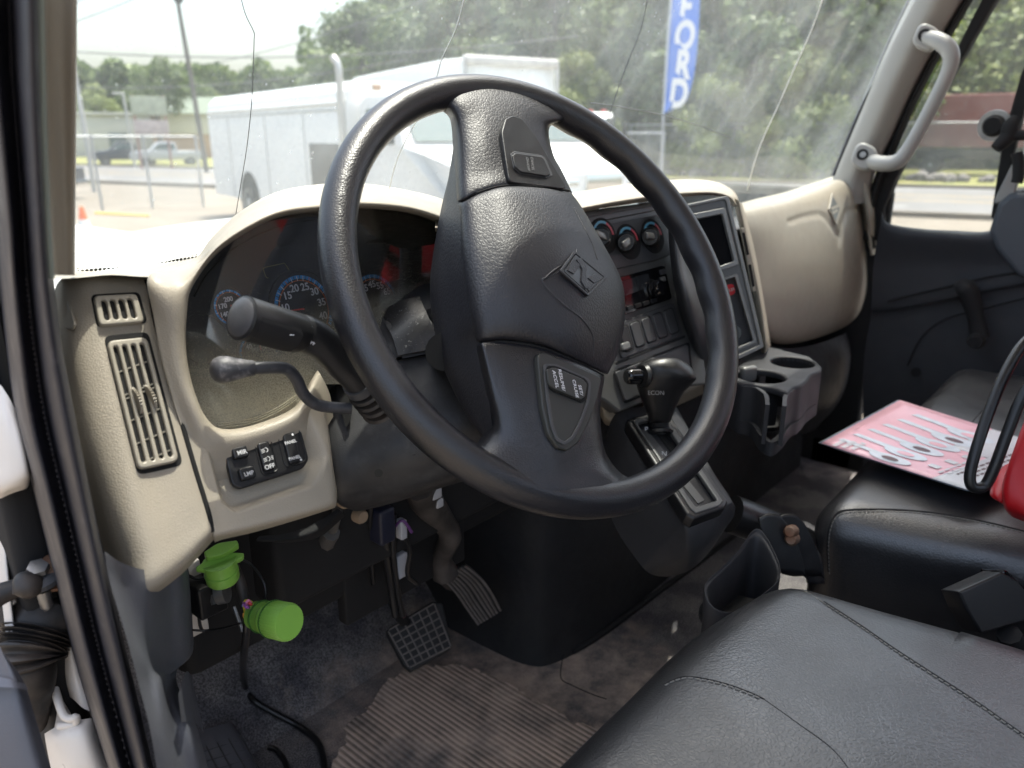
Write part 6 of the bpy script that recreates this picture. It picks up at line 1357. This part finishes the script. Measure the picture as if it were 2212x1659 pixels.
cb_ = tag(tube('diagnostic_cable', [D(533,1335,.735), D(532,1370,.75), D(527,1412,.80), D(525,1450,1.0), fpt(530,1482,.006), fpt(548,1513), fpt(590,1539), fpt(646,1569), fpt(683,1599), fpt(698,1637), fpt(702,1690)], [.0036,.0038,.004,.0042,.0045,.0048,.005,.005,.005,.005,.005], cablem, None, 6, 12), 'long black cable hanging from the green plug and curling on the floor', 'cable')
tag(tube('thin_cable', [D(505,1200,.74), D(545,1222,.74), D(571,1262,.735), D(572,1300,.735), D(560,1335,.735)], .0012, cablem, None, 5, 8), 'thin black wire looping from the green socket into the plug', 'cable')
tag(tube('loose_lead', [onZ(580,1615,1.113), onZ(596,1620,1.113), onZ(615,1645,1.112), onZ(628,1690,1.112)], .0042, cablem, None, 5, 10), 'short loose black lead lying on the carpet left of the ribbed mat', 'cable')
tag(tube('tie_strap', [D(404,1360,.75), D(440,1362,.76), D(480,1357,.76), D(520,1346,.75)], .0012, cablem, None, 5, 8), 'thin black strap running from the kick panel towards the plug', 'strap')
rl = thing('relay_cluster', 'dark relay and silver clamp beside the green socket', 'relay', tuple(D(440,1270,.77)))
box('relay_box', tuple(D(445,1285,.77)), (.03,.03,.035), blackp, rl, .003); lathe('silver_clamp', D(470,1280,.765), D(490,1276,.765), [(0,.012),(1,.012)], steel, rl, 20)
box('white_backing', tuple(D(418,1290,.80)), (.02,.01,.085), whitej, rl, .002); tube('metal_tab', [D(452,1262,.76), D(458,1290,.76), D(463,1305,.76)], .003, steel, rl, 3, 6)
tube('grey_probe', [D(505,1310,.78), D(512,1330,.78), D(519,1350,.78), D(524,1364,.78)], .0022, steel, rl, 3, 8)
for P_ in ([(400,1240,.76),(430,1250,.76),(470,1235,.76)], [(404,1262,.77),(425,1300,.77),(432,1350,.78),(440,1365,.79)], [(455,1215,.77),(440,1240,.77),(452,1262,.77)]): tube('wire', [D(*p) for p in P_], .0016, cablem, rl, 5, 6)

# ================================================================== shifter console
co = thing('shift_console', 'dark grey gear selector console sloping back from the dashboard', 'console', tuple(D(1450,1050,1.05)))
# top plane of the console, sloping down to the driver
def cn(px, py, d): return D(px, py, d)
ta, tb, tc_, td = D(1352,905,1.10), D(1440,885,1.14), D(1572,1080,1.00), D(1490,1120,.97)
tn = (tb-ta).cross(td-ta).normalized()
if tn.dot(FW) > 0: tn = -tn
CPn = (ta, tn)
body = surf('console_body', [
  [cn(1302,960,1.13), cn(1322,905,1.11), cn(1345,885,1.105), cn(1390,878,1.115), cn(1440,870,1.13), cn(1462,880,1.16)],
  [cn(1295,1040,1.12), cn(1345,955,1.085), cn(1372,940,1.08), cn(1425,925,1.095), cn(1480,925,1.115), cn(1498,945,1.14)],
  [cn(1330,1140,1.08), cn(1400,1060,1.035), cn(1430,1045,1.03), cn(1480,1025,1.045), cn(1530,1010,1.065), cn(1545,1030,1.10)],
  [cn(1380,1215,1.05), cn(1450,1120,.995), cn(1478,1108,.985), cn(1525,1092,1.0), cn(1570,1072,1.02), cn(1585,1090,1.05)],
  [cn(1400,1236,1.05), cn(1462,1150,.985), cn(1490,1140,.970), cn(1535,1120,.985), cn(1576,1094,1.01), cn(1588,1100,1.05)],
  [cn(1418,1244,1.06), cn(1468,1200,1.0), cn(1498,1190,.985), cn(1540,1165,1.0), cn(1572,1128,1.03), cn(1584,1118,1.06)],
  [cn(1440,1246,1.07), cn(1470,1240,1.04), cn(1500,1225,1.03), cn(1530,1195,1.045), cn(1555,1160,1.07), cn(1568,1140,1.08)]], consm, co, 7, 7)
BCO = bvh(body)
def cpl(name, q, th, m, par, off, r=.15, bev=.001, holes=()): return plate(name, CPn, [quadr(q, r)] + [quadr(h, r) for h in holes], th, m, par, off=off, bev=bev)
bz = cpl('gate_bezel', [(1352,905),(1440,883),(1574,1082),(1566,1096),(1500,1120),(1484,1110)], .020, blackp, co, .012, .12, .004, holes=[[(1372,912),(1428,898),(1552,1082),(1500,1100)]])
cpl('gate_rim', [(1368,906),(1434,890),(1562,1082),(1554,1092),(1504,1108),(1492,1098)], .006, bezelm, bz, .014, .1, .0015, holes=[[(1377,914),(1427,901),(1550,1080),(1503,1095)]])
gt_ = cpl('gate_plate', [(1372,910),(1430,896),(1556,1082),(1502,1102)], .004, consm, bz, .004, .1, .001)
cpl('range_strip', [(1382,930),(1396,926),(1522,1080),(1508,1088)], .002, bezelm, gt_, .0055, .2, .0004)
cpl('lever_slot', [(1404,916),(1418,912),(1490,1010),(1478,1016)], .001, void, gt_, .0052, .3, .0002)
for s, x, y in (('P',1396,928),('N',1435,981),('D',1452,1006),('2',1475,1030)): text(s, PL(x, y, CPn, .0068), RT, UP, .010, creamtx, gt_, ext=.0001)
gs = thing('gear_selector', 'black pistol grip gear selector with a thumb button on its left', 'gear selector', tuple(D(1425,930,1.09)))
lathe('boot_ring', D(1425,928,1.085), D(1426,940,1.082), [(0,.015),(.5,.019),(1,.017)], blackp, gs, 28)
lathe('collar', D(1424,905,1.08), D(1425,932,1.085), [(0,.0125),(1,.0135)], matblk, gs, 24)
def loop(cx_, cy_, d, rx, ry, dd, tilt=0, n=12):
    out = []
    for k in range(n): a = 2*math.pi*k/n; x = rx*math.cos(a); z = dd*math.sin(a); out.append(D(cx_+x, cy_ + tilt*x + ry*math.sin(a), d + z))
    return out
surf('grip', [loop(*a) for a in ((1445,774,1.06,4,1,.004,0),(1440,776,1.06,28,3,.018,.02),(1437,785,1.06,50,5,.025,.06),(1436,800,1.06,64,6,.030,.06),(1438,818,1.06,66,6,.030,.0),(1436,836,1.062,58,6,.028,-.1),(1430,855,1.065,46,5,.025,-.12),(1428,875,1.068,36,4,.021,-.1),(1426,895,1.072,28,3,.018,0),(1424,912,1.078,23,3,.015,0),(1424,918,1.08,8,1,.006,0))], MATS['black_plastic'], gs, 4, 6, closed=True)
lathe('thumb_button', D(1352,813,1.035), D(1400,812,1.045), [(0,.0085),(.08,.0105),(.2,.0112),(1,.0112)], glossb, gs, 28)
lathe('button_ring', D(1386,812,1.036), D(1398,812,1.040), [(0,.0145),(.5,.0165),(1,.013)], blackp, gs, 28)
text('ECON', D(1417,849,1.033), RT, UP, .008, greytxt, gs, ext=.0002)

# ================================================================== folding cup holder between the seats
fc = thing('folding_cup_holder', 'dark grey bucket cup holder with a tall scoop rim beside the driver seat', 'cup holder', tuple(D(1590,1290,1.0)))
rim_pts = [D(x, y, d) for x, y, d in ((1520,1280,.93),(1528,1262,.955),(1560,1232,.99),(1600,1190,1.02),(1622,1158,1.04),(1640,1152,1.045),(1662,1180,1.03),(1684,1230,1.0),(1680,1262,.965),(1650,1290,.94),(1600,1325,.92),(1560,1330,.915),(1530,1312,.92))]
ctr = sum(rim_pts, V(0,0,0))/len(rim_pts)
def ring_s(pts, f, dz): return [ctr + (p-ctr)*f + UZ*dz*(1) for p in pts]
surf('bucket', [ring_s(rim_pts, .86, -.10), ring_s(rim_pts, .86, -.03), ring_s(rim_pts, .90, -.004), ring_s(rim_pts, .96, .002), ring_s(rim_pts, 1.0, -.003), [p - UZ*.10 + (ctr-p)*.05 - UZ*(p.z-ctr.z)*.6 for p in rim_pts], [p - UZ*.22 + (ctr-p)*.12 - UZ*(p.z-ctr.z)*.9 for p in rim_pts]], consm, fc, 4, 5, closed=True)
lathe('bucket_floor', ctr - UZ*.06, ctr - UZ*.064, [(0,.05),(1,.05)], matblk, fc, 24)
hg = thing('folding_bracket', 'black steel hinge arms with a rusty bolt between the seats', 'bracket', tuple(D(1720,1160,1.1)))
for off_, d in ((0,1.05),(38,1.10)):
    surf('hinge_arm', [[D(1640+off_,1120,d), D(1655+off_,1112,d), D(1680+off_,1112,d), D(1700+off_,1130,d)],[D(1650+off_,1165,d), D(1680+off_,1150,d), D(1712+off_,1165,d), D(1728+off_,1190,d)],[D(1690+off_,1240,d), D(1712+off_,1245,d), D(1735+off_,1245,d), D(1742+off_,1250,d)]], blackp, hg, 6, 6, thick=.006)
for x, y in ((1706,1150),(1708,1166)): lathe('rusty_bolt', D(x,y,1.03), D(x+6,y-3,1.06), [(0,.006),(.2,.009),(1,.009)], rustm, hg, 12)
tube('hinge_tube', [D(1580,1110,1.12), D(1620,1125,1.13), D(1680,1150,1.16), D(1740,1180,1.2)], .028, blackp, hg, 3, 16)
surf('side_cover', [[D(1715,1135,1.12), D(1735,1135,1.12), D(1752,1160,1.13)],[D(1735,1200,1.12), D(1760,1195,1.12), D(1776,1210,1.13)],[D(1745,1260,1.12), D(1768,1262,1.12), D(1782,1262,1.13)]], consm, hg, 6, 6, thick=.006)

# ================================================================== seats
def cushion(name, x0, x1, y0, y1, z0, z1, m, par, r=.06, crown=.012, n=34, taper=0, puff=0):
    """rounded padded box; top crowned, built as one continuous surface"""
    vs = []; fs = []; bm = bmesh.new(); bmesh.ops.create_cube(bm, size=2); bmesh.ops.subdivide_edges(bm, edges=bm.edges[:], cuts=n, use_grid_fill=True)
    hx, hy, hz = (x1-x0)/2, (y1-y0)/2, (z1-z0)/2; cx_, cy_, cz_ = (x0+x1)/2, (y0+y1)/2, (z0+z1)/2
    for v in bm.verts:
        p = V(v.co.x*hx, v.co.y*hy, v.co.z*hz); rr = min(r, hz*.95)
        q = V(max(-hx+rr, min(hx-rr, p.x)), max(-hy+rr, min(hy-rr, p.y)), max(-hz+rr, min(hz-rr, p.z))); d = p-q
        if d.length > 1e-6: p = q + d.normalized()*rr
        if p.z > 0: p.z += crown*(1-(p.x/hx)**2)*(1-(p.y/hy)**2*.7) 
        p.z += .004*noise.noise(V(p.x*7, p.y*7, 3.1))*(1 if p.z > 0 else 0)
        v.co = p + V(cx_, cy_, cz_)
    me = bm2me(bm); return link(name, me, m, par)
ds = thing('driver_seat', 'black vinyl driver seat cushion in the lower right with stitched seams', 'seat', (.6,0,1.3))
dcu = cushion('cushion', .27, .845, -.30, .325, 1.30, 1.500, seatm, ds, r=.055, crown=.014)
for v in dcu.data.vertices:      # flare towards the back on the passenger side
    w = v.co + base(dcu)
    if w.x > .6: v.co.x += (.32-w.y)*.14*((w.x-.6)/.245)
    if w.y > .1 and w.x > .6: v.co.y -= .03*((w.x-.6)/.245)**2
    v.co.z += .010*max(0, (.25-w.y))*2*.3
dcu.data.update()
BD = bvh(dcu)
def stitch(name, B, pts, par, m=thread, gap=.5, r=.0009, off=.0006, n=22):
    P = [hit(B, x, y, off) for x, y in pts]; P = [p for p in P if p]
    if len(P) < 2: return
    Q = spline(P, n); bm = bmesh.new(); L_ = 0; dash_ = .0062
    vs_, fs_ = [], []
    acc = 0
    i = 0
    cum = [0]
    for a, b in zip(Q, Q[1:]): cum.append(cum[-1] + (b-a).length)
    def at(s):
        for j in range(len(cum)-1):
            if cum[j+1] >= s: return Q[j].lerp(Q[j+1], (s-cum[j])/max(cum[j+1]-cum[j], 1e-9))
        return Q[-1]
    s = 0
    while s + dash_*.7 < cum[-1]:
        a, b = at(s), at(s+dash_*.7); t = (b-a).normalized(); u = t.orthogonal().normalized(); w = t.cross(u); i0 = len(vs_)
        for e in (a, b):
            for k in range(5): q = 2*math.pi*k/5; vs_.append(e + (u*math.cos(q)+w*math.sin(q))*r)
        for k in range(5): fs_.append((i0+k, i0+(k+1)%5, i0+5+(k+1)%5, i0+5+k))
        s += dash_
    return link(name, mesh(vs_, fs_), m, par, smooth=False)
SEAM1 = [(1706,1258),(1730,1268),(1780,1300),(1850,1345),(1930,1400),(2010,1452),(2100,1510),(2200,1580),(2260,1620)]
SEAM2 = [(1437,1478),(1452,1470),(1480,1462),(1520,1466),(1570,1478),(1620,1496),(1650,1510)]
SEAM3 = [(1650,1510),(1720,1560),(1800,1620),(1860,1700)]
drape('seat_seam', BD, SEAM1, .0016, matblk, dcu, -.0006, 8); stitch('seam_stitching', BD, [(x+3, y+6) for x, y in SEAM1], dcu)
drape('seat_seam', BD, SEAM2, .0012, matblk, dcu, -.0005, 8); stitch('seam_stitching', BD, [(x, y+4) for x, y in SEAM2], dcu)
drape('seat_seam', BD, SEAM3, .0008, matblk, dcu, -.0005, 8)
cushion('backrest', .33, .88, -.52, -.38, 1.45, 2.1, seatm, ds, r=.06, n=14)
box('seat_base', (.60,.0,1.2), (.42,.45,.2), matblk, ds, .02)
ps = thing('passenger_seat', 'black vinyl passenger bench cushion behind the shift console', 'seat', (1.5,.1,1.3))
pcu = cushion('cushion', 1.075, 1.98, -.30, .34, 1.22, 1.475, seatsd, ps, r=.05, crown=.02, n=44)
for v in pcu.data.vertices:
    w = v.co + base(pcu)
    v.co.x += (.34-w.y)*.18*max(0, 1-(w.x-1.075)/.4); v.co.z += max(0, w.x-1.1)*.03*(1 if w.z > 1.3 else 0)
pcu.data.materials.clear(); pcu.data.materials.append(seatm); pcu.data.update()
BPs = bvh(pcu)
PS1 = [(1790,1235),(1788,1180),(1792,1140),(1805,1112),(1830,1102),(1900,1100),(1980,1104),(2060,1114),(2140,1130),(2230,1152)]
drape('seat_piping', BPs, PS1, .0022, matblk, pcu, -.0008, 8); stitch('seam_stitching', BPs, [(x+2, y+5) for x, y in PS1], pcu, r=.0007)
PS2 = [(2040,1010),(2070,960),(2110,900),(2160,850),(2230,800)]
drape('seat_seam', BPs, PS2, .0014, matblk, pcu, -.0005, 8)
cushion('backrest', 1.15, 1.98, -.52, -.38, 1.45, 2.1, seatm, ps, r=.06, n=14)
box('seat_base', (1.5,.0,1.16), (.7,.45,.16), matblk, ps, .02)
# belt buckle
bb = thing('seat_belt_buckle', 'black seat belt buckle standing between the two seats', 'buckle', tuple(D(2150,1270,.90)))
BQ = (D(2150,1285,.93), (V(-.5,-.75,.45)).normalized())
plate('buckle_body', BQ, [quadr([(2072,1278),(2166,1236),(2198,1252),(2260,1330),(2120,1370),(2088,1316)], .08)], .030, blackp, bb, bev=.003)
plate('buckle_edge', (BQ[0]+V(.02,.02,.0), BQ[1]), [quadr([(2164,1234),(2178,1232),(2290,1340),(2270,1350)], .1)], .034, glossb, bb, bev=.003)
tube('belt_webbing', [D(2180,1370,.93), D(2200,1420,.95), D(2230,1480,.98)], .014, matblk, bb, 3, 8)

# ================================================================== brochure
br = thing('brochure', 'pink and white folded sales flyer with wrench pictures lying on the passenger seat', 'flyer', tuple(D(1980,960,1.2)))
mag = mat('flyer_red', (.88,.50,.56), .35, coat=.3, var=.12, vscale=12); paper = mat('flyer_paper', (.62,.63,.65), .4, coat=.2, var=.06, vscale=30); papb = mat('flyer_blue', (.12,.2,.35), .45); shp = mat('flyer_print_pale', (.68,.74,.80), .4, coat=.2, var=.15, vscale=60); dgr = mat('flyer_dark', (.12,.07,.08), .5); 
def bh(x, y): return .030 + .010*math.sin((x-1775)/150)*1.0 - max(0, (x-1990))*.00005
BZ = 1.515
def bz_(u, v, dz=0):
    p = bil([(1774,957),(1944,864),(2330,985),(2096,1060)], u, v)
    z = BZ + .012*math.sin(math.pi*min(1,u*1.0))*(.4) + .010*(1-u)*(1-v)*0 + dz + .006*math.sin(7*u)*(1-v)
    return onZ(p.x, p.y, z)
def sheet(name, u0, u1, v0, v1, dz, m, par, thick=.0005, nn=8): return surf(name, [[bz_(u0+(u1-u0)*j/nn, v0+(v1-v0)*i/nn, dz) for j in range(nn+1)] for i in range(nn+1)], m, par, 2, 2, thick=thick)
for k, m in enumerate((paper, papb, papb, paper)):
    surf('page', [[bz_(j/6, i/6, -.0045*(k+1)) - RT*.0015*k for j in range(7)] for i in range(7)], m, br, 2, 2, thick=.001)
cov = sheet('cover', 0, 1, 0, 1, 0, mag, br)
sheet('white_panel', .0, 1, .74, 1, .0008, paper, cov, .0003); sheet('white_panel', .55, 1, .52, .74, .0008, paper, cov, .0003)
def blob(name, pts, dz, m): return link(name, mesh([bz_(u, v, dz) for u, v in pts], [tuple(range(len(pts)))]), m, cov, smooth=False)
# wrench heads: rings with handles, in a row
for k in range(6):
    u0, v0 = .10+.125*k, .50 - .035*k if 0 else .46
    cx_, cy_ = .10+.14*k, .40+.02*k
    outer = [(cx_+.060*math.cos(2*math.pi*j/22), cy_+.135*math.sin(2*math.pi*j/22)) for j in range(22)]
    blob('picture', outer, .0011, shp); blob('picture_hole', [(cx_+.026*math.cos(2*math.pi*j/18), cy_+.055*math.sin(2*math.pi*j/18)) for j in range(18)], .0016, mag if k % 2 else dgr)
    blob('picture', [(cx_+.0,cy_-.09),(cx_+.045,cy_-.07),(cx_+.075,cy_-.34),(cx_+.035,cy_-.36)], .0010, shp)
    blob('picture_label', [(cx_+.07,cy_+.20),(cx_+.12,cy_+.20),(cx_+.115,cy_+.27),(cx_+.065,cy_+.27)], .0011, paper)
rng = random.Random(2)
for r_ in range(7):
    v0 = .70+.04*r_; u = .12+.03*r_
    while u < .8:
        w = rng.uniform(.015,.05); blob('print_line', [(u,v0),(u+w,v0),(u+w-.003,v0+.018),(u-.003,v0+.018)], .0014, dgr if r_ > 1 else paper); u += w+.012
for r_ in range(3):
    u = .02+.02*r_
    for k in range(5): blob('print_line', [(u+.03*k, .06+.05*r_), (u+.03*k+.022,.06+.05*r_),(u+.03*k+.02,.09+.05*r_),(u+.03*k-.002,.09+.05*r_)], .0014, paper)
# ================================================================== red case and its cord on the passenger seat
rj = thing('reflected_red_cloth', 'unseen red cloth added above the passenger seat as source of the red reflection in the instrument lens', 'jacket', (1.3,-.35,1.9))  # unseen, placed and sized to redden the lens reflection
redc_ = mat('red_cloth', (.72,.02,.03), .8, var=.3, vscale=9)
surf('reflected_cloth_front', [[V(x, -.34+.03*math.sin(x*9+z*5)-(z-1.6)*.06, z) for x in (1.33+(2.36-z)*.15,1.45,1.6,1.75,1.9,2.08)] for z in (2.08,2.14,2.20,2.28,2.36,2.44)], redc_, rj, 5, 5, thick=.01, flip=False)
tube('zip', [V(1.70,-.31,2.06), V(1.62,-.32,2.14), V(1.54,-.33,2.22), V(1.49,-.345,2.32), V(1.46,-.36,2.44)], .016, matblk, rj, 4, 8)  # dark strip added across the reflected red
rc = thing('red_booster_case', 'glossy red portable case standing on the passenger seat at the right edge', 'case', (1.45,.0,1.5))
def redc(px, py, d): return D(px, py, d)
bm = bmesh.new(); bmesh.ops.create_cube(bm, size=1); bmesh.ops.bevel(bm, geom=bm.edges[:], offset=.16, segments=5, profile=.5, affect='EDGES')
cc = D(2262,1010,1.07)
bmesh.ops.scale(bm, vec=(.20,.34,.40), verts=bm.verts); bmesh.ops.rotate(bm, matrix=Matrix.Rotation(rad(-18),3,'Z'), verts=bm.verts); bmesh.ops.translate(bm, vec=cc, verts=bm.verts)
surf('case_body', [[redc(2139,1060,1.02), redc(2150,1030,1.02), redc(2180,1000,1.04), redc(2260,985,1.08)],[redc(2139,1070,1.00), redc(2152,1060,.99), redc(2185,1040,1.0), redc(2260,1030,1.04)],[redc(2150,1080,.99), redc(2165,1085,.98), redc(2200,1080,.98), redc(2260,1080,1.0)],[redc(2158,1078,1.02),redc(2170,1092,1.0),redc(2205,1094,1.0),redc(2260,1100,1.0)]], redm, rc, 6, 6, thick=.004)
surf('case_upper', [[redc(2240,860,.99), redc(2240,850,1.0), redc(2330,800,1.02), redc(2600,760,1.1)],[redc(2196,960,.99), redc(2206,950,.97), redc(2320,900,.98), redc(2600,860,1.05)],[redc(2166,1040,.985), redc(2182,1040,.96), redc(2300,1030,.95), redc(2600,1000,1.0)],[redc(2168,1092,.975), redc(2186,1096,.955), redc(2300,1125,.93), redc(2600,1140,.97)],[redc(2180,1112,.985), redc(2200,1122,.97), redc(2300,1150,.95), redc(2600,1170,.98)]], redm, rc, 6, 6, thick=.004)
box('case_core', tuple(D(2420,960,1.15)), (.24,.20,.26), redm, rc, .05, rot=Matrix.Rotation(rad(-18),4,'Z'))
tag(tube('booster_cable', [D(2340,640,1.02), D(2270,700,1.0), D(2212,742,.985), D(2170,810,.975), D(2140,880,.97), D(2112,960,.965), D(2096,1020,.965), D(2098,1048,.965), D(2112,1054,.965), D(2130,1046,.965), D(2150,1005,.96), D(2178,930,.955), D(2212,850,.95), D(2270,780,.94), D(2360,740,.93)], .0068, cablem, None, 6, 16), 'thick black cord looped over the flyer in front of the red case', 'cable')

# ================================================================== open driver door and hinge side
jm = thing('door_jamb', 'white painted front door jamb with rusty hinge and brown stains outside the seal', 'door jamb', (.1,.6,1.5))
def j(px, py, d): return D(px, py, d)
surf('jamb_post', [[j(-60,700,.72), j(0,690,.71), j(40,700,.70), j(80,720,.70)],[j(-60,860,.72), j(10,860,.71), j(50,870,.70), j(100,880,.70)],[j(-30,1060,.72), j(16,1062,.71), j(72,1041,.69), j(130,1040,.70)],[j(-10,1200,.73), j(52,1212,.72), j(110,1200,.70), j(160,1200,.71)],[j(0,1400,.78), j(70,1400,.77), j(150,1400,.76), j(220,1400,.75)],[j(20,1720,.80), j(110,1720,.79), j(200,1720,.77), j(290,1720,.76)]], MATS['under_dark'], jm, 6, 6)
surf('jamb_flange', [[j(14,1060,.70), j(30,1054,.69), j(60,1044,.685), j(80,1040,.70)],[j(28,1120,.70), j(52,1115,.685), j(78,1105,.68), j(95,1100,.70)],[j(50,1212,.70), j(72,1212,.69), j(98,1205,.685), j(122,1200,.70)]], whitej, jm, 6, 6)
surf('jamb_lower', [[j(118,1398,.705), j(132,1390,.69), j(148,1392,.685), j(160,1400,.69)],[j(128,1460,.705), j(142,1458,.69), j(160,1458,.685), j(178,1462,.69)],[j(142,1500,.71), j(160,1512,.69), j(180,1530,.685), j(205,1540,.69)]], whitej, jm, 6, 6)
surf('jamb_corner', [[j(96,1585,.68), j(118,1572,.675), j(150,1560,.67), j(190,1552,.675), j(210,1552,.69)],[j(100,1610,.68), j(125,1600,.665), j(160,1590,.66), j(195,1590,.665), j(222,1600,.69)],[j(108,1650,.69), j(135,1650,.67), j(170,1650,.66), j(210,1650,.665), j(240,1650,.69)],[j(120,1700,.70), j(150,1700,.68), j(180,1700,.67), j(220,1700,.67), j(260,1700,.69)]], whitej, jm, 6, 6)
tube('hook_edge', [j(118,1488,.68), j(128,1520,.672), j(138,1545,.668), j(152,1553,.666), j(164,1550,.666), j(163,1562,.668), j(150,1566,.668), j(128,1568,.67)], .0035, whitej, jm, 5, 8)
surf('hook_face', [[j(116,1490,.69), j(122,1492,.685), j(128,1500,.69)],[j(124,1530,.685), j(140,1540,.68), j(158,1552,.685)],[j(112,1600,.685), j(130,1588,.68), j(150,1572,.685)]], whitej, jm, 5, 5)
surf('jamb_stile', [[j(-8,1070,.66), j(6,1110,.655), j(8,1120,.67)],[j(-6,1200,.66), j(14,1210,.655), j(18,1215,.67)],[j(8,1330,.66), j(30,1360,.655), j(34,1365,.67)],[j(20,1440,.66), j(44,1470,.655), j(50,1475,.67)]], whitej, jm, 6, 6)
tube('brown_bracket', [j(30,1180,.76), j(60,1270,.75), j(100,1380,.74), j(125,1450,.74), j(140,1470,.74)], .012, mat('brown_stain',(.09,.045,.03),.7,var=.4,vscale=40), jm, 4, 8)
hinge = thing('hinge_bracket', 'rusty steel door hinge bracket with a hanging bolt at the lower left', 'bracket', tuple(j(85,1250,.64)))  # the door hinge: plates, bushing and bolts
HP = (j(85,1224,.65), (UZ*.8 - FW*.5).normalized())
plate('upper_plate', HP, [quadr([(47,1216),(108,1196),(124,1212),(122,1234),(72,1250),(58,1238)], .12)], .004, rustm, hinge, bev=.001)
HP2 = (j(100,1262,.655), HP[1])
plate('lower_plate', HP2, [quadr([(74,1270),(118,1254),(128,1262),(124,1272),(84,1280)], .12)], .004, rustm, hinge, bev=.001)
lathe('bolt_head', j(81,1222,.640), j(82,1230,.643), [(0,.005),(.1,.008),(1,.009)], steel, hinge, 6)
lathe('bushing', j(84,1240,.645), j(92,1262,.650), [(0,.011),(.3,.016),(.7,.016),(1,.010)], greyp, hinge, 20)
lathe('hanging_bolt', j(94,1276,.65), j(103,1316,.655), [(0,.0055),(.8,.0052),(1,.003)], steel, hinge, 14, ridges=0)
st_ = thing('door_check_strap', 'black rubber door check strap with a round knob beside the hinge', 'strap', tuple(j(40,1270,.64)))
tube('strap', [j(-30,1300,.63), j(0,1284,.635), j(30,1272,.64), j(50,1266,.642)], [.010,.009,.008,.007], bellow, st_, 4, 12)
tube('knob', [j(42,1250,.638), j(54,1258,.636), j(62,1270,.636), j(62,1284,.638)], [.006,.011,.012,.006], bellow, st_, 4, 14)
tube('strap_pin', [j(58,1264,.64), j(66,1262,.64), j(74,1258,.642), j(84,1256,.645)], .004, bellow, st_, 3, 8)
bl = thing('wiring_bellows', 'black corrugated rubber wiring boot between door and jamb', 'bellows', tuple(j(80,1370,.66)))
cone_p = [j(128,1300,.70), j(110,1322,.69), j(90,1350,.68), j(80,1370,.675), j(70,1395,.67), j(62,1420,.665), j(66,1460,.665), j(58,1500,.67), j(48,1560,.68)]
Pp = spline(cone_p, 12); pts = []; rr = []
for i, p in enumerate(Pp):
    t = i/(len(Pp)-1); pts.append(p)
    if t < .34: rr.append(.031 - .012*abs(t-.17)/.17*.5)
    elif t < .68: rr.append(.0265 + .0035*math.sin((t-.34)*2*math.pi*22))
    else: rr.append(.020)
tube('boot_body', pts, rr, bellow, bl, 2, 28)
dd = thing('driver_door', 'open driver door edge with white shell and dark inner panel at the left edge', 'door', tuple(j(20,1500,.6)))
surf('door_shell', [[j(-80,820,.60), j(-10,826,.59), j(14,850,.585), j(34,885,.585), j(40,890,.60)],[j(-80,900,.60), j(-5,905,.58), j(22,920,.575), j(48,945,.578), j(54,950,.60)],[j(-80,990,.60), j(-5,995,.58), j(30,1005,.575), j(60,1015,.578), j(66,1020,.60)],[j(-80,1050,.60), j(-10,1055,.585), j(28,1048,.58), j(58,1040,.585), j(66,1030,.60)],[j(-80,1090,.63), j(-10,1080,.61), j(25,1066,.60), j(55,1056,.60), j(62,1050,.62)]], whitej, dd, 6, 6)
surf('inner_panel', [[j(-80,1380,.56), j(-10,1392,.555), j(4,1405,.55), j(8,1412,.57)],[j(-80,1450,.56), j(-5,1452,.55), j(30,1462,.545), j(50,1470,.56)],[j(-80,1560,.55), j(0,1560,.54), j(52,1560,.54), j(80,1562,.555)],[j(-80,1750,.55), j(20,1750,.54), j(100,1750,.54), j(136,1750,.555)]], kickm, dd, 6, 6)
surf('panel_ledge', [[j(-80,1462,.553), j(-5,1462,.545), j(30,1470,.54), j(54,1476,.552)],[j(-80,1480,.545), j(-5,1484,.537), j(34,1486,.533), j(60,1490,.545)]], kickm, dd, 4, 4)
# gap fillers of the shell on the passenger side
box('right_cowl_side', (2.17,.95,1.48), (.04,.75,.78), matblk, cab, .01)
box('right_sill', (2.20,.0,1.13), (.10,1.4,.10), matblk, cab, .01)
box('header_sun_blocker', (1.2,.40,2.66), (2.1,.16,.10), headl, cab, .03)  # unseen, added under the roof edge to keep sun off the seats
